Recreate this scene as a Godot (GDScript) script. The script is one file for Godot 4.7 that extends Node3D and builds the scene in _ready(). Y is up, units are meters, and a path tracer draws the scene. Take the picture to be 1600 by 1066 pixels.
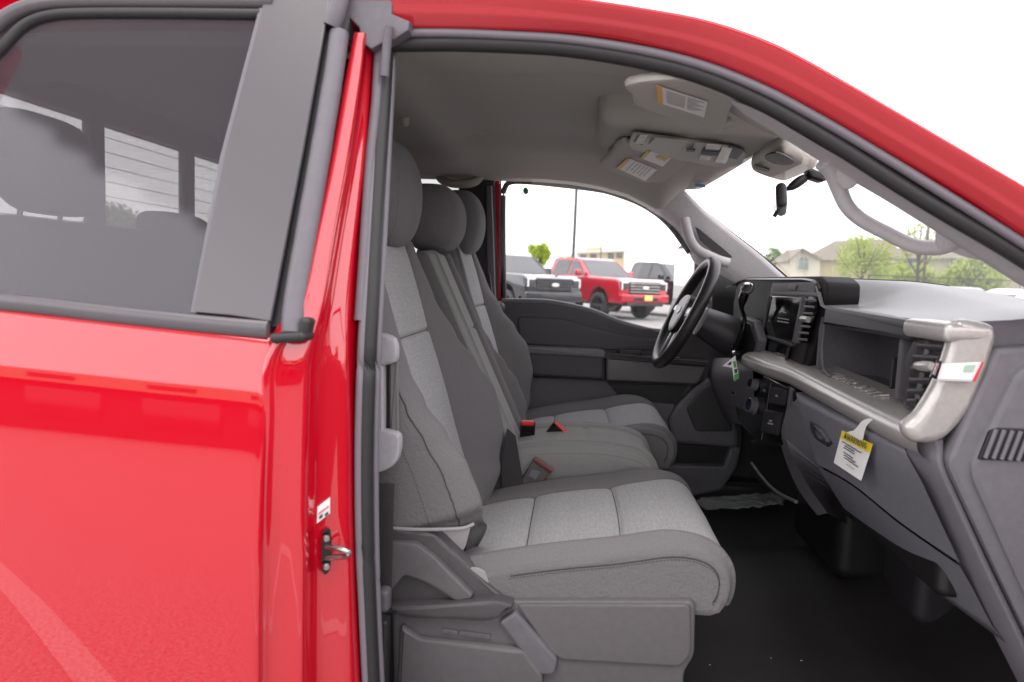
extends Node3D
# A red pickup truck with its front passenger door open, parked on a dealer's lot on an overcast day.
var M := {}
var T := {}
var truck: Node3D
var rng := RandomNumberGenerator.new()

func _ready() -> void:
	rng.seed = 7
	var cam := Camera3D.new()
	cam.name = "camera"
	cam.transform = Transform3D(Basis(Vector3(0.995056, 0.039794, -0.090995), Vector3(-0.047942, 0.994861, -0.089176), Vector3(0.086979, 0.093097, 0.991851)), Vector3(0, 1.6, 1.88))
	cam.fov = 52.1164
	cam.near = 0.05
	cam.far = 500.0
	var at := CameraAttributesPhysical.new()
	at.frustum_focal_length = 24.0
	at.frustum_focus_distance = 1.75
	at.frustum_near = 0.05
	at.frustum_far = 500.0
	at.exposure_aperture = 4.0
	cam.attributes = at
	add_child(cam)
	var env := Environment.new()
	env.background_mode = Environment.BG_SKY
	var sm := ProceduralSkyMaterial.new()
	# a thin bright overcast, a little brighter overhead than at the horizon
	sm.sky_top_color = Color(0.98, 0.97, 1.0)
	sm.sky_horizon_color = Color(0.925, 0.915, 0.925)
	sm.ground_bottom_color = Color(0.35, 0.35, 0.35)
	sm.ground_horizon_color = Color(0.5, 0.5, 0.5)
	sm.sky_curve = 0.6
	sm.sky_energy_multiplier = 1.1
	var sky := Sky.new()
	sky.sky_material = sm
	env.sky = sky
	env.tonemap_mode = Environment.TONE_MAPPER_LINEAR
	env.tonemap_exposure = 2.9
	env.sdfgi_enabled = true
	env.ssao_enabled = true
	env.ssil_enabled = true
	var we := WorldEnvironment.new()
	we.name = "world_environment"
	we.environment = env
	add_child(we)
	var sun := DirectionalLight3D.new()
	sun.name = "sun"
	sun.light_energy = 0.3
	sun.light_angular_distance = 40.0
	sun.light_color = Color(1.0, 0.985, 0.97)
	sun.shadow_enabled = true
	sun.look_at_from_position(Vector3(-1.5, 10.0, 4.0), Vector3.ZERO)
	add_child(sun)
	textures()
	materials()
	setting()
	truck = Node3D.new()
	truck.name = "pickup_truck"
	add_child(truck)
	meta(truck, "bright red pickup truck with open front doorway showing grey cloth seats and dashboard", "pickup truck")
	cab_outside()
	cab_inside()
	seats()
	dash()
	small_things()
	lot_things()
	far_things()

# ---------------------------------------------------------------- mesh collector
class MB:
	var v := PackedVector3Array()
	var uv := PackedVector2Array()
	var t := PackedInt32Array()
	func add(p: Vector3, w := Vector2.ZERO) -> int:
		v.append(p)
		uv.append(w)
		return v.size() - 1
	func tri(a: int, b: int, c: int) -> void:
		t.append(a); t.append(b); t.append(c)
	func quad(a: Vector3, b: Vector3, c: Vector3, d: Vector3) -> void:
		var i := add(a, Vector2(0, 1)); add(b, Vector2(1, 1)); add(c, Vector2(1, 0)); add(d, Vector2(0, 0))
		tri(i, i + 1, i + 2); tri(i, i + 2, i + 3)
	func grid(rows: Array, close := false, c0 := 0, c1 := -1, ring := false) -> void:
		# rows of points; uv in metres
		var n: int = rows[0].size()
		var last: int = (n if close else n - 1) if c1 < 0 else c1
		var base := v.size()
		var ids := []
		var vv := 0.0
		for r in rows.size():
			var row: PackedVector3Array = rows[r]
			if r > 0:
				vv += (row[n / 2]).distance_to(rows[r - 1][n / 2])
			var uu := 0.0
			for c in range(c0, last + 1):
				var p: Vector3 = row[c % n]
				if c > c0:
					uu += p.distance_to(row[(c - 1) % n])
				add(p, Vector2(uu, vv))
		var w := last - c0 + 1
		for r in rows.size() - 1:
			for c in w - 1:
				var a := base + r * w + c
				tri(a, a + 1, a + w + 1); tri(a, a + w + 1, a + w)
	func cap(row: PackedVector3Array, flip := false) -> void:
		var c := Vector3.ZERO
		for p in row: c += p
		c /= row.size()
		var i := add(c)
		for p in row: add(p)
		for k in row.size():
			var a := i + 1 + k
			var b := i + 1 + (k + 1) % row.size()
			if flip: tri(i, b, a)
			else: tri(i, a, b)
	func prism(poly: PackedVector2Array, z0: float, z1: float, bev := 0.0, xf := Transform3D.IDENTITY) -> void:
		var p := PackedVector2Array()
		for q in poly:
			if p.is_empty() or q.distance_to(p[p.size() - 1]) > 0.0003: p.append(q)
		if p[0].distance_to(p[p.size() - 1]) <= 0.0003: p.remove_at(p.size() - 1)
		if Geometry2D.is_polygon_clockwise(p): p.reverse()
		var n := p.size()
		var inner := PackedVector2Array()
		for i in n:
			var a := (p[i] - p[(i + n - 1) % n]).normalized()
			var b := (p[(i + 1) % n] - p[i]).normalized()
			var na := Vector2(-a.y, a.x)
			var nb := Vector2(-b.y, b.x)
			var m := (na + nb)
			var l := m.length()
			m = m / l if l > 0.01 else na
			inner.append(p[i] + m * bev / clampf(m.dot(na), 0.45, 1.0))
		var tris := Geometry2D.triangulate_polygon(inner if bev > 0 else p)
		if tris.is_empty(): tris = Geometry2D.triangulate_polygon(p)
		if tris.is_empty(): printerr("outline crosses itself: ", p)
		var lo := minf(z0, z1)
		var hi := maxf(z0, z1)
		var levels := []
		if bev > 0:
			var mid := PackedVector2Array()
			for i in n: mid.append(p[i].lerp(inner[i], 0.29))
			levels = [[inner, lo], [mid, lo + bev * 0.29], [p, lo + bev], [p, hi - bev], [mid, hi - bev * 0.29], [inner, hi]]
		else:
			levels = [[p, lo], [p, hi]]
		var b0 := v.size()
		for L in levels:
			var u := 0.0
			for i in n:
				if i > 0: u += p[i].distance_to(p[i - 1])
				add(xf * Vector3(L[0][i].x, L[0][i].y, L[1]), Vector2(u, L[1]))
		for k in levels.size() - 1:
			for i in n:
				var a := b0 + k * n + i
				var b := b0 + k * n + (i + 1) % n
				tri(a, b, b + n); tri(a, b + n, a + n)
		if tris.is_empty(): return
		var sets := [[b0, true], [b0 + (levels.size() - 1) * n, false]]
		for s in sets:
			var i := 0
			while i < tris.size():
				var a: Vector2 = inner[tris[i]] if bev > 0 else p[tris[i]]
				var b: Vector2 = inner[tris[i + 1]] if bev > 0 else p[tris[i + 1]]
				var c: Vector2 = inner[tris[i + 2]] if bev > 0 else p[tris[i + 2]]
				var ccw := (b - a).cross(c - a) > 0
				if ccw != s[1]: tri(s[0] + tris[i], s[0] + tris[i + 1], s[0] + tris[i + 2])
				else: tri(s[0] + tris[i], s[0] + tris[i + 2], s[0] + tris[i + 1])
				i += 3
	func tube(path: Array, rad, sides := 10, flat := 1.0, up := Vector3.UP, caps := true) -> void:
		var rows := []
		for i in path.size():
			var a: Vector3 = path[maxi(i - 1, 0)]
			var b: Vector3 = path[mini(i + 1, path.size() - 1)]
			var d := (b - a).normalized()
			var s := d.cross(up)
			if s.length() < 0.05: s = d.cross(Vector3(0.9, 0.1, 0.43))
			s = s.normalized()
			var w := s.cross(d).normalized()
			var r: float = rad if rad is float else rad[i]
			var row := PackedVector3Array()
			for k in sides:
				var g := TAU * k / sides
				row.append(path[i] + s * cos(g) * r * flat + w * sin(g) * r)
			rows.append(row)
		grid(rows, true)
		if caps:
			cap(rows[0], true)
			cap(rows[rows.size() - 1])
	func rbox(c: Vector3, size: Vector3, r := 0.004, basis := Basis.IDENTITY, seg := 2) -> void:
		var h := size * 0.5
		r = minf(r, minf(h.x, minf(h.y, h.z)) * 0.98)
		var inn := h - Vector3.ONE * r
		for ax in 3:
			for sg in [-1.0, 1.0]:
				var u := (ax + 1) % 3
				var w := (ax + 2) % 3
				var tu := PackedFloat32Array()
				var tw := PackedFloat32Array()
				for k in seg + 1:
					var g := PI / 4 * k / seg
					tu.append(-inn[u] - r * tan(PI / 4 - g)); tw.append(-inn[w] - r * tan(PI / 4 - g))
				for k in seg + 1:
					var g := PI / 4 * k / seg
					tu.append(inn[u] + r * tan(g)); tw.append(inn[w] + r * tan(g))
				var rows := []
				for a in tu:
					var row := PackedVector3Array()
					for b in tw:
						var p := Vector3.ZERO
						p[ax] = sg * h[ax]; p[u] = a; p[w] = b
						var q := Vector3(clampf(p.x, -inn.x, inn.x), clampf(p.y, -inn.y, inn.y), clampf(p.z, -inn.z, inn.z))
						row.append(c + basis * (q + (p - q).normalized() * r))
					if sg < 0: row.reverse()
					rows.append(row)
				grid(rows)
	func lathe(prof: Array, xf: Transform3D, seg := 24) -> void:
		# prof: Vector2(radius, height along local z)
		var rows := []
		for q in prof:
			var row := PackedVector3Array()
			for k in seg:
				var g := TAU * k / seg
				row.append(xf * Vector3(cos(g) * q.x, sin(g) * q.x, q.y))
			rows.append(row)
		grid(rows, true)
	func merge(o: MB, xf := Transform3D.IDENTITY) -> void:
		var b := v.size()
		for p in o.v: v.append(xf * p)
		uv.append_array(o.uv)
		for i in o.t: t.append(i + b)
	func mesh(crease := 40.0) -> ArrayMesh:
		# welds equal points, averages normals up to the crease angle
		var key := {}
		var wid := PackedInt32Array()
		wid.resize(v.size())
		var cnt := 0
		for i in v.size():
			var k := Vector3i((v[i] * 20000.0).round())
			if key.has(k): wid[i] = key[k]
			else:
				key[k] = cnt
				wid[i] = cnt
				cnt += 1
		var nf := t.size() / 3
		var fn := PackedVector3Array()
		fn.resize(nf)
		var adj := []
		adj.resize(cnt)
		var acc := PackedVector3Array()
		acc.resize(cnt)
		var smooth := crease >= 180.0
		for f in nf:
			var a := v[t[f * 3]]
			var b := v[t[f * 3 + 1]]
			var c := v[t[f * 3 + 2]]
			var nn := (b - a).cross(c - a)
			fn[f] = nn
			for k in 3:
				var w := wid[t[f * 3 + k]]
				if smooth: acc[w] += nn
				else:
					if adj[w] == null: adj[w] = PackedInt32Array([f])
					else: adj[w].append(f)
		var V := PackedVector3Array()
		var N := PackedVector3Array()
		var U := PackedVector2Array()
		V.resize(nf * 3); N.resize(nf * 3); U.resize(nf * 3)
		var cc := cos(deg_to_rad(crease))
		for f in nf:
			var me := fn[f].normalized()
			for k in 3:
				var src := t[f * 3 + k]
				var n: Vector3
				if smooth: n = acc[wid[src]]
				else:
					n = Vector3.ZERO
					for g in adj[wid[src]]:
						if fn[g].normalized().dot(me) >= cc: n += fn[g]
				if n.length_squared() < 1e-24: n = me
				var o: int = f * 3 + (0 if k == 0 else 3 - k)
				V[o] = v[src]
				N[o] = n.normalized()
				U[o] = uv[src]
		var arr := []
		arr.resize(Mesh.ARRAY_MAX)
		arr[Mesh.ARRAY_VERTEX] = V
		arr[Mesh.ARRAY_NORMAL] = N
		arr[Mesh.ARRAY_TEX_UV] = U
		var am := ArrayMesh.new()
		if V.size() > 0: am.add_surface_from_arrays(Mesh.PRIMITIVE_TRIANGLES, arr)
		return am

# ---------------------------------------------------------------- node helpers
func meta(o: Node, label: String, category := "", group := "", kind := "") -> Node:
	if label: o.set_meta("label", label)
	if category: o.set_meta("category", category)
	if group: o.set_meta("group", group)
	if kind: o.set_meta("kind", kind)
	return o

func put(called: String, mb: MB, mat: Material, parent: Node = null, crease := 40.0) -> MeshInstance3D:
	var o := MeshInstance3D.new()
	o.name = called
	o.mesh = mb.mesh(crease)
	o.material_override = mat
	(parent if parent else truck).add_child(o, true)
	return o

func empty(called: String, parent: Node = null) -> Node3D:
	var o := Node3D.new()
	o.name = called
	(parent if parent else truck).add_child(o, true)
	return o

func plate(called: String, poly: Array, z0: float, z1: float, bev: float, mat: Material, parent: Node = null, xf := Transform3D.IDENTITY, crease := 40.0) -> MeshInstance3D:
	var mb := MB.new()
	mb.prism(PackedVector2Array(poly), z0, z1, bev, xf)
	return put(called, mb, mat, parent, crease)

func box(called: String, c: Vector3, size: Vector3, r: float, mat: Material, parent: Node = null, basis := Basis.IDENTITY) -> MeshInstance3D:
	var mb := MB.new()
	mb.rbox(c, size, r, basis)
	return put(called, mb, mat, parent, 60.0)

func pipe(called: String, path: Array, r, mat: Material, parent: Node = null, sides := 10, flat := 1.0, up := Vector3.UP) -> MeshInstance3D:
	var mb := MB.new()
	mb.tube(path, r, sides, flat, up)
	return put(called, mb, mat, parent, 60.0)

func spl(pts: Array, n := 6, closed := false) -> Array:
	# Catmull-Rom through Vector2 or Vector3 points
	var out := []
	var m := pts.size()
	var segs := m if closed else m - 1
	for i in segs:
		var p0 = pts[(i - 1 + m) % m] if closed else pts[maxi(i - 1, 0)]
		var p1 = pts[i]
		var p2 = pts[(i + 1) % m]
		var p3 = pts[(i + 2) % m] if closed else pts[mini(i + 2, m - 1)]
		for k in n:
			out.append(p1.cubic_interpolate(p2, p0, p3, float(k) / n))
	if not closed: out.append(pts[m - 1])
	return out

func rnd(pts: Array, r: float, n := 4) -> Array:
	# polygon with rounded corners
	var out := []
	var m := pts.size()
	for i in m:
		var p: Vector2 = pts[i]
		var a: Vector2 = pts[(i + m - 1) % m]
		var b: Vector2 = pts[(i + 1) % m]
		var d := minf(r, minf(p.distance_to(a), p.distance_to(b)) * 0.45)
		var s := p + (a - p).normalized() * d
		var e := p + (b - p).normalized() * d
		for k in n + 1:
			var t := float(k) / n
			out.append(s.lerp(p, t).lerp(p.lerp(e, t), t))
	return out

func facing_rear(x: float) -> Transform3D:
	# local x = world z, local y = up, local z = towards the rear of the truck
	return Transform3D(Basis(Vector3(0, 0, 1), Vector3(0, 1, 0), Vector3(-1, 0, 0)), Vector3(x, 0, 0))

func frame_of(z: Vector3, up := Vector3.UP) -> Basis:
	var zz := z.normalized()
	var xx := up.cross(zz)
	if xx.length() < 0.01: xx = Vector3.RIGHT.cross(zz)
	xx = xx.normalized()
	return Basis(xx, zz.cross(xx).normalized(), zz)

func stitches(called: String, path: Array, nrm: Array, parent: Node, mat: Material, pitch := 0.0065) -> void:
	# short threads laid along a seam
	var mb := MB.new()
	var left := 0.0
	for i in path.size() - 1:
		var a: Vector3 = path[i]
		var b: Vector3 = path[i + 1]
		var L := a.distance_to(b)
		if L < 1e-6: continue
		var d := (b - a) / L
		var s := left
		while s < L:
			var n: Vector3 = nrm[i].lerp(nrm[i + 1], s / L).normalized()
			var c := a + d * s + n * 0.0006
			var w := d.cross(n).normalized() * 0.0007
			var e := d * pitch * 0.3
			var h := n * 0.0008
			mb.quad(c - e - w, c + e - w * 0.4 + h * 0.3, c + e + w, c - e + w)
			mb.quad(c - e - w + h * 0.2, c + w * 0.0 + h, c + e + w + h * 0.2, c + h)
			s += pitch
		left = s - L
	if mb.v.size():
		var o := put(called, mb, mat, parent, 180.0)
		meta(o, "", "", "", "stuff")

func text(called: String, words: String, size: float, xf: Transform3D, mat: Material, parent: Node, depth := 0.0006, bold := false) -> MeshInstance3D:
	var tm := TextMesh.new()
	var f := SystemFont.new()
	f.font_names = PackedStringArray(["Droid Sans"])
	if bold: f.font_weight = 700
	tm.font = f
	tm.text = words
	tm.font_size = 64
	tm.pixel_size = size / 64.0
	tm.depth = depth
	var o := MeshInstance3D.new()
	o.name = called
	o.mesh = tm
	o.material_override = mat
	o.transform = xf
	parent.add_child(o, true)
	return o

# ---------------------------------------------------------------- materials
func tex_bytes(w: int, h: int, fn: Callable) -> ImageTexture:
	var d := PackedByteArray()
	d.resize(w * h * 3)
	var i := 0
	for y in h:
		for x in w:
			var c: Color = fn.call(x, y)
			d[i] = int(clampf(c.r, 0, 1) * 255); d[i + 1] = int(clampf(c.g, 0, 1) * 255); d[i + 2] = int(clampf(c.b, 0, 1) * 255)
			i += 3
	return ImageTexture.create_from_image(Image.create_from_data(w, h, false, Image.FORMAT_RGB8, d))

func noise_tex(freq: float, seed_: int, lo: float, hi: float, normal := false, bump := 3.0, kind := FastNoiseLite.TYPE_SIMPLEX_SMOOTH, size := 512) -> NoiseTexture2D:
	var n := FastNoiseLite.new()
	n.noise_type = kind
	n.frequency = freq
	n.seed = seed_
	n.fractal_octaves = 4
	var t := NoiseTexture2D.new()
	t.width = size
	t.height = size
	t.seamless = true
	t.noise = n
	if normal:
		t.as_normal_map = true
		t.bump_strength = bump
	else:
		var g := Gradient.new()
		g.set_color(0, Color(lo, lo, lo))
		g.set_color(1, Color(hi, hi, hi))
		t.color_ramp = g
	return t

func textures() -> void:
	rng.seed = 11
	# heathered woven cloth: each thread has its own tone
	var n := 512
	var warp := PackedFloat32Array()
	var rown := []
	for i in n: warp.append(rng.randf())
	var fn1 := FastNoiseLite.new()
	fn1.frequency = 0.02
	fn1.seed = 5
	var hn := PackedFloat32Array()
	hn.resize(n * n)
	for y in n:
		var val := rng.randf()
		var base := rng.randf()
		var left := 0
		for x in n:
			if left <= 0:
				val = rng.randf()
				left = rng.randi_range(5, 26)
			left -= 1
			var fl := 0.5 + 0.5 * fn1.get_noise_2d(x * 0.6, y * 2.2)
			hn[y * n + x] = 0.7 + 0.13 * val + 0.06 * base + 0.05 * warp[x] + 0.05 * (rng.randf() - 0.5) + 0.09 * fl
	T.weave = tex_bytes(n, n, func(x, y): var k: float = hn[y * n + x]; return Color(k, k, k))
	T.weave_n = noise_tex(0.12, 3, 0, 1, true, 5.0, FastNoiseLite.TYPE_VALUE)
	# knitted mesh: a grid of tiny loops
	var kn := Image.create(128, 128, false, Image.FORMAT_L8)
	for y in 128:
		for x in 128:
			var sx := fposmod(x + (8 if (y / 16) % 2 else 0), 16.0) / 16.0
			var sy := fposmod(y, 16.0) / 16.0
			var d := Vector2(sx - 0.5, (sy - 0.5)).length()
			var k := 0.62 + 0.38 * smoothstep(0.16, 0.42, d)
			kn.set_pixel(x, y, Color(k, k, k))
	T.knit = ImageTexture.create_from_image(kn)
	var kb := kn.duplicate()
	kb.convert(Image.FORMAT_RGBA8)
	kb.bump_map_to_normal_map(4.0)
	T.knit_n = ImageTexture.create_from_image(kb)
	T.grain_n = noise_tex(0.09, 9, 0, 1, true, 2.2, FastNoiseLite.TYPE_CELLULAR)
	T.mottle = noise_tex(0.008, 21, 0.94, 1.0)
	T.fine = noise_tex(0.35, 22, 0.82, 1.0)
	T.felt = noise_tex(0.3, 23, 0.72, 1.0)
	T.asphalt = noise_tex(0.06, 24, 0.5, 1.0, false, 1, FastNoiseLite.TYPE_SIMPLEX_SMOOTH, 1024)
	T.asphalt_n = noise_tex(0.3, 25, 0, 1, true, 5.0, FastNoiseLite.TYPE_SIMPLEX_SMOOTH, 512)
	T.patch = noise_tex(0.012, 26, 0.72, 1.0)
	T.shingle = noise_tex(0.15, 27, 0.7, 1.0)
	T.orange_n = noise_tex(0.05, 30, 0, 1, true, 0.25)

func pm(lin: Color, rough: float, metal := 0.0, spec := 0.5) -> StandardMaterial3D:
	var m := StandardMaterial3D.new()
	m.albedo_color = lin.linear_to_srgb()
	m.roughness = rough
	m.metallic = metal
	m.metallic_specular = spec
	m.cull_mode = BaseMaterial3D.CULL_DISABLED
	return m

func grained(lin: Color, rough: float, scale := 9.0, strength := 0.5) -> StandardMaterial3D:
	var m := pm(lin, rough)
	m.uv1_triplanar = true
	m.uv1_scale = Vector3.ONE * scale
	m.normal_enabled = true
	m.normal_texture = T.grain_n
	m.normal_scale = strength * 0.16
	m.albedo_texture = T.mottle
	return m

func paint(lin: Color, spec := 0.56) -> StandardMaterial3D:
	var m := pm(lin, 0.03, 0.0, spec)
	m.clearcoat_enabled = true
	m.clearcoat = 1.0
	m.clearcoat_roughness = 0.02
	return m

func materials() -> void:
	M.red = paint(Color(0.5, 0.002, 0.014))
	M.glass = pm(Color(0.9, 0.95, 0.93, 0.03), 0.0)
	M.tint = pm(Color(0.045, 0.036, 0.047, 0.46), 0.0)
	M.windscreen = pm(Color(0.8, 0.88, 0.78, 0.2), 0.0)
	M.far_glass = pm(Color(0.015, 0.018, 0.02), 0.03, 0.0, 0.85)
	M.glass_green = pm(Color(0.42, 0.5, 0.34, 0.3), 0.0)
	M.defrost = pm(Color(0.12, 0.09, 0.07), 0.6)
	for k in ["glass", "tint", "glass_green", "windscreen"]:
		M[k].transparency = BaseMaterial3D.TRANSPARENCY_ALPHA
	M.applique = grained(Color(0.105, 0.095, 0.104), 0.3, 14.0, 0.12)
	M.applique.albedo_texture = null
	M.rubber = grained(Color(0.022, 0.02, 0.022), 0.5, 12.0, 0.4)
	M.rubber_grey = grained(Color(0.15, 0.135, 0.155), 0.55, 12.0, 0.35)
	M.seal = pm(Color(0.16, 0.145, 0.165), 0.42)
	M.black_gloss = pm(Color(0.006, 0.006, 0.007), 0.12)
	M.black = grained(Color(0.012, 0.011, 0.012), 0.45, 14.0, 0.4)
	M.dark = grained(Color(0.034, 0.031, 0.035), 0.48, 11.0, 0.55)
	M.mid = grained(Color(0.125, 0.12, 0.132), 0.5, 11.0, 0.55)
	M.dash = grained(Color(0.142, 0.134, 0.15), 0.5, 11.0, 0.55)
	M.top_pad = grained(Color(0.14, 0.14, 0.145), 0.4, 11.0, 0.6)
	M.door_dark = grained(Color(0.06, 0.057, 0.062), 0.5, 11.0, 0.55)
	M.pillar = grained(Color(0.55, 0.52, 0.535), 0.55, 16.0, 0.3)
	M.pale = grained(Color(0.42, 0.4, 0.425), 0.5, 16.0, 0.25)
	M.silver = grained(Color(0.5, 0.48, 0.46), 0.3, 20.0, 0.15)
	M.silver.metallic = 0.4
	M.switch_silver = grained(Color(0.13, 0.125, 0.13), 0.4, 20.0, 0.15)
	M.switch_silver.metallic = 0.4
	M.chrome = pm(Color(0.75, 0.75, 0.76), 0.12, 1.0)
	M.steel = pm(Color(0.45, 0.44, 0.43), 0.3, 1.0)
	M.headliner = pm(Color(0.66, 0.635, 0.59), 0.9)
	M.headliner.uv1_triplanar = true
	M.headliner.uv1_scale = Vector3.ONE * 6.0
	M.headliner.albedo_texture = T.felt
	M.headliner.normal_enabled = true
	M.headliner.normal_texture = T.weave_n
	M.headliner.normal_scale = 0.25
	M.console = grained(Color(0.52, 0.5, 0.45), 0.55, 16.0, 0.25)
	M.weave = pm(Color(0.42, 0.415, 0.42), 0.95)
	M.weave.albedo_texture = T.weave
	M.weave.uv1_scale = Vector3(5.0, 5.0, 1.0)
	M.weave.normal_enabled = true
	M.weave.normal_texture = T.weave_n
	M.weave.normal_scale = 0.35
	M.cloth = pm(Color(0.2, 0.19, 0.196), 0.95)
	M.cloth.albedo_texture = T.felt
	M.cloth.uv1_scale = Vector3(3.0, 3.0, 1.0)
	M.cloth.normal_enabled = true
	M.cloth.normal_texture = T.weave_n
	M.cloth.normal_scale = 0.3
	M.knit = pm(Color(0.165, 0.157, 0.162), 0.95)
	M.knit.albedo_texture = T.knit
	M.knit.uv1_scale = Vector3(38.0, 38.0, 1.0)
	M.knit.normal_enabled = true
	M.knit.normal_texture = T.knit_n
	M.knit.normal_scale = 0.6
	M.cloth_plain = M.cloth.duplicate()
	M.cloth_plain.albedo_color = Color(0.32, 0.315, 0.305).linear_to_srgb()
	M.cloth_dark = M.cloth.duplicate()
	M.cloth_dark.albedo_color = Color(0.18, 0.17, 0.176).linear_to_srgb()
	M.cloth_tri = M.cloth.duplicate()
	M.cloth_tri.uv1_triplanar = true
	M.cloth_tri.uv1_scale = Vector3.ONE * 3.0
	M.stack_black = grained(Color(0.013, 0.012, 0.013), 0.6, 14.0, 0.4)
	M.stack_black.metallic_specular = 0.3
	M.shield = grained(Color(0.115, 0.106, 0.112), 0.45, 11.0, 0.5)
	M.shield_dark = grained(Color(0.07, 0.065, 0.07), 0.42, 11.0, 0.5)
	M.buckle_red = pm(Color(0.14, 0.02, 0.02), 0.4)
	M.buckle_grey = pm(Color(0.062, 0.052, 0.052), 0.4)
	for k in ["weave", "cloth", "knit", "cloth_plain", "cloth_dark", "cloth_tri"]:
		M[k].rim_enabled = true
		M[k].rim = 0.25
		M[k].rim_tint = 0.6
	M.thread = pm(Color(0.11, 0.105, 0.11), 0.9)
	M.thread_dark = pm(Color(0.05, 0.048, 0.05), 0.9)
	M.piping = pm(Color(0.28, 0.265, 0.272), 0.9)
	M.webbing = pm(Color(0.035, 0.032, 0.034), 0.75)
	M.webbing.albedo_texture = T.knit
	M.webbing.uv1_scale = Vector3(60.0, 30.0, 1.0)
	M.webbing_grey = pm(Color(0.2, 0.19, 0.19), 0.75)
	M.webbing_grey.albedo_texture = T.knit
	M.webbing_grey.uv1_scale = Vector3(60.0, 30.0, 1.0)
	M.red_button = pm(Color(0.6, 0.01, 0.012), 0.35)
	M.floor = grained(Color(0.016, 0.014, 0.0145), 0.55, 4.0, 2.5)
	M.film = pm(Color(0.75, 0.8, 0.8, 0.3), 0.12)
	M.film.transparency = BaseMaterial3D.TRANSPARENCY_ALPHA
	M.white = pm(Color(0.8, 0.79, 0.78), 0.55)
	M.yellow = pm(Color(0.82, 0.62, 0.0), 0.5)
	M.orange_print = pm(Color(0.75, 0.45, 0.1), 0.6)
	M.print = pm(Color(0.05, 0.05, 0.055), 0.6)
	M.print_grey = pm(Color(0.45, 0.44, 0.43), 0.6)
	M.print_red = pm(Color(0.6, 0.03, 0.03), 0.6)
	M.green = pm(Color(0.08, 0.33, 0.08), 0.5)
	M.blue_print = pm(Color(0.12, 0.25, 0.45), 0.5)
	M.screen = pm(Color(0.004, 0.004, 0.005), 0.06)
	M.lens = pm(Color(0.7, 0.7, 0.66), 0.25)
	M.dash_blue_lifted = grained(Color(0.188, 0.185, 0.212), 0.5, 11.0, 0.55)  # bluish plastic, with extra brightness put into the colour for the dim glovebox
	M.dash_dark = grained(Color(0.045, 0.04, 0.046), 0.48, 11.0, 0.55)
	M.silver_bright = pm(Color(0.6, 0.58, 0.56), 0.35, 0.5)
	M.print_pale = pm(Color(0.5, 0.5, 0.5), 0.5)
	M.screen_blue = pm(Color(0.012, 0.016, 0.035), 0.1)
	M.wheel_leather = grained(Color(0.022, 0.02, 0.021), 0.42, 18.0, 0.5)
	M.clip_white = pm(Color(0.75, 0.74, 0.74), 0.15)
	M.green_pale = pm(Color(0.35, 0.5, 0.4), 0.4)
	M.far_red = paint(Color(0.42, 0.006, 0.022), 0.4)
	M.far_navy = paint(Color(0.01, 0.012, 0.017), 0.35)
	M.far_black = paint(Color(0.008, 0.009, 0.012), 0.35)
	M.far_silver = paint(Color(0.5, 0.52, 0.52))
	M.far_white = paint(Color(0.8, 0.8, 0.8))
	M.far_concrete = pm(Color(0.35, 0.34, 0.33), 0.9)
	M.far_glass_green = pm(Color(0.14, 0.2, 0.18), 0.1)
	M.house_cream = pm(Color(0.62, 0.58, 0.46), 0.9)
	M.house_tan = pm(Color(0.48, 0.42, 0.27), 0.9)
	M.house_sage = pm(Color(0.5, 0.5, 0.33), 0.9)
	M.house_trim = pm(Color(0.6, 0.57, 0.5), 0.8)
	M.house_brown = pm(Color(0.06, 0.045, 0.04), 0.8)
	M.shingles = pm(Color(0.34, 0.3, 0.24), 0.95)
	M.shingles.uv1_triplanar = true
	M.shingles.uv1_world_triplanar = true
	M.shingles.uv1_scale = Vector3.ONE * 0.4
	M.shingles.albedo_texture = T.shingle
	M.mirror_glass = pm(Color(0.8, 0.8, 0.8), 0.02, 1.0)

# ---------------------------------------------------------------- the setting
func lot_height(z: float) -> float:
	return 0.42 * smoothstep(-3.0, -17.0, z)

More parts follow.
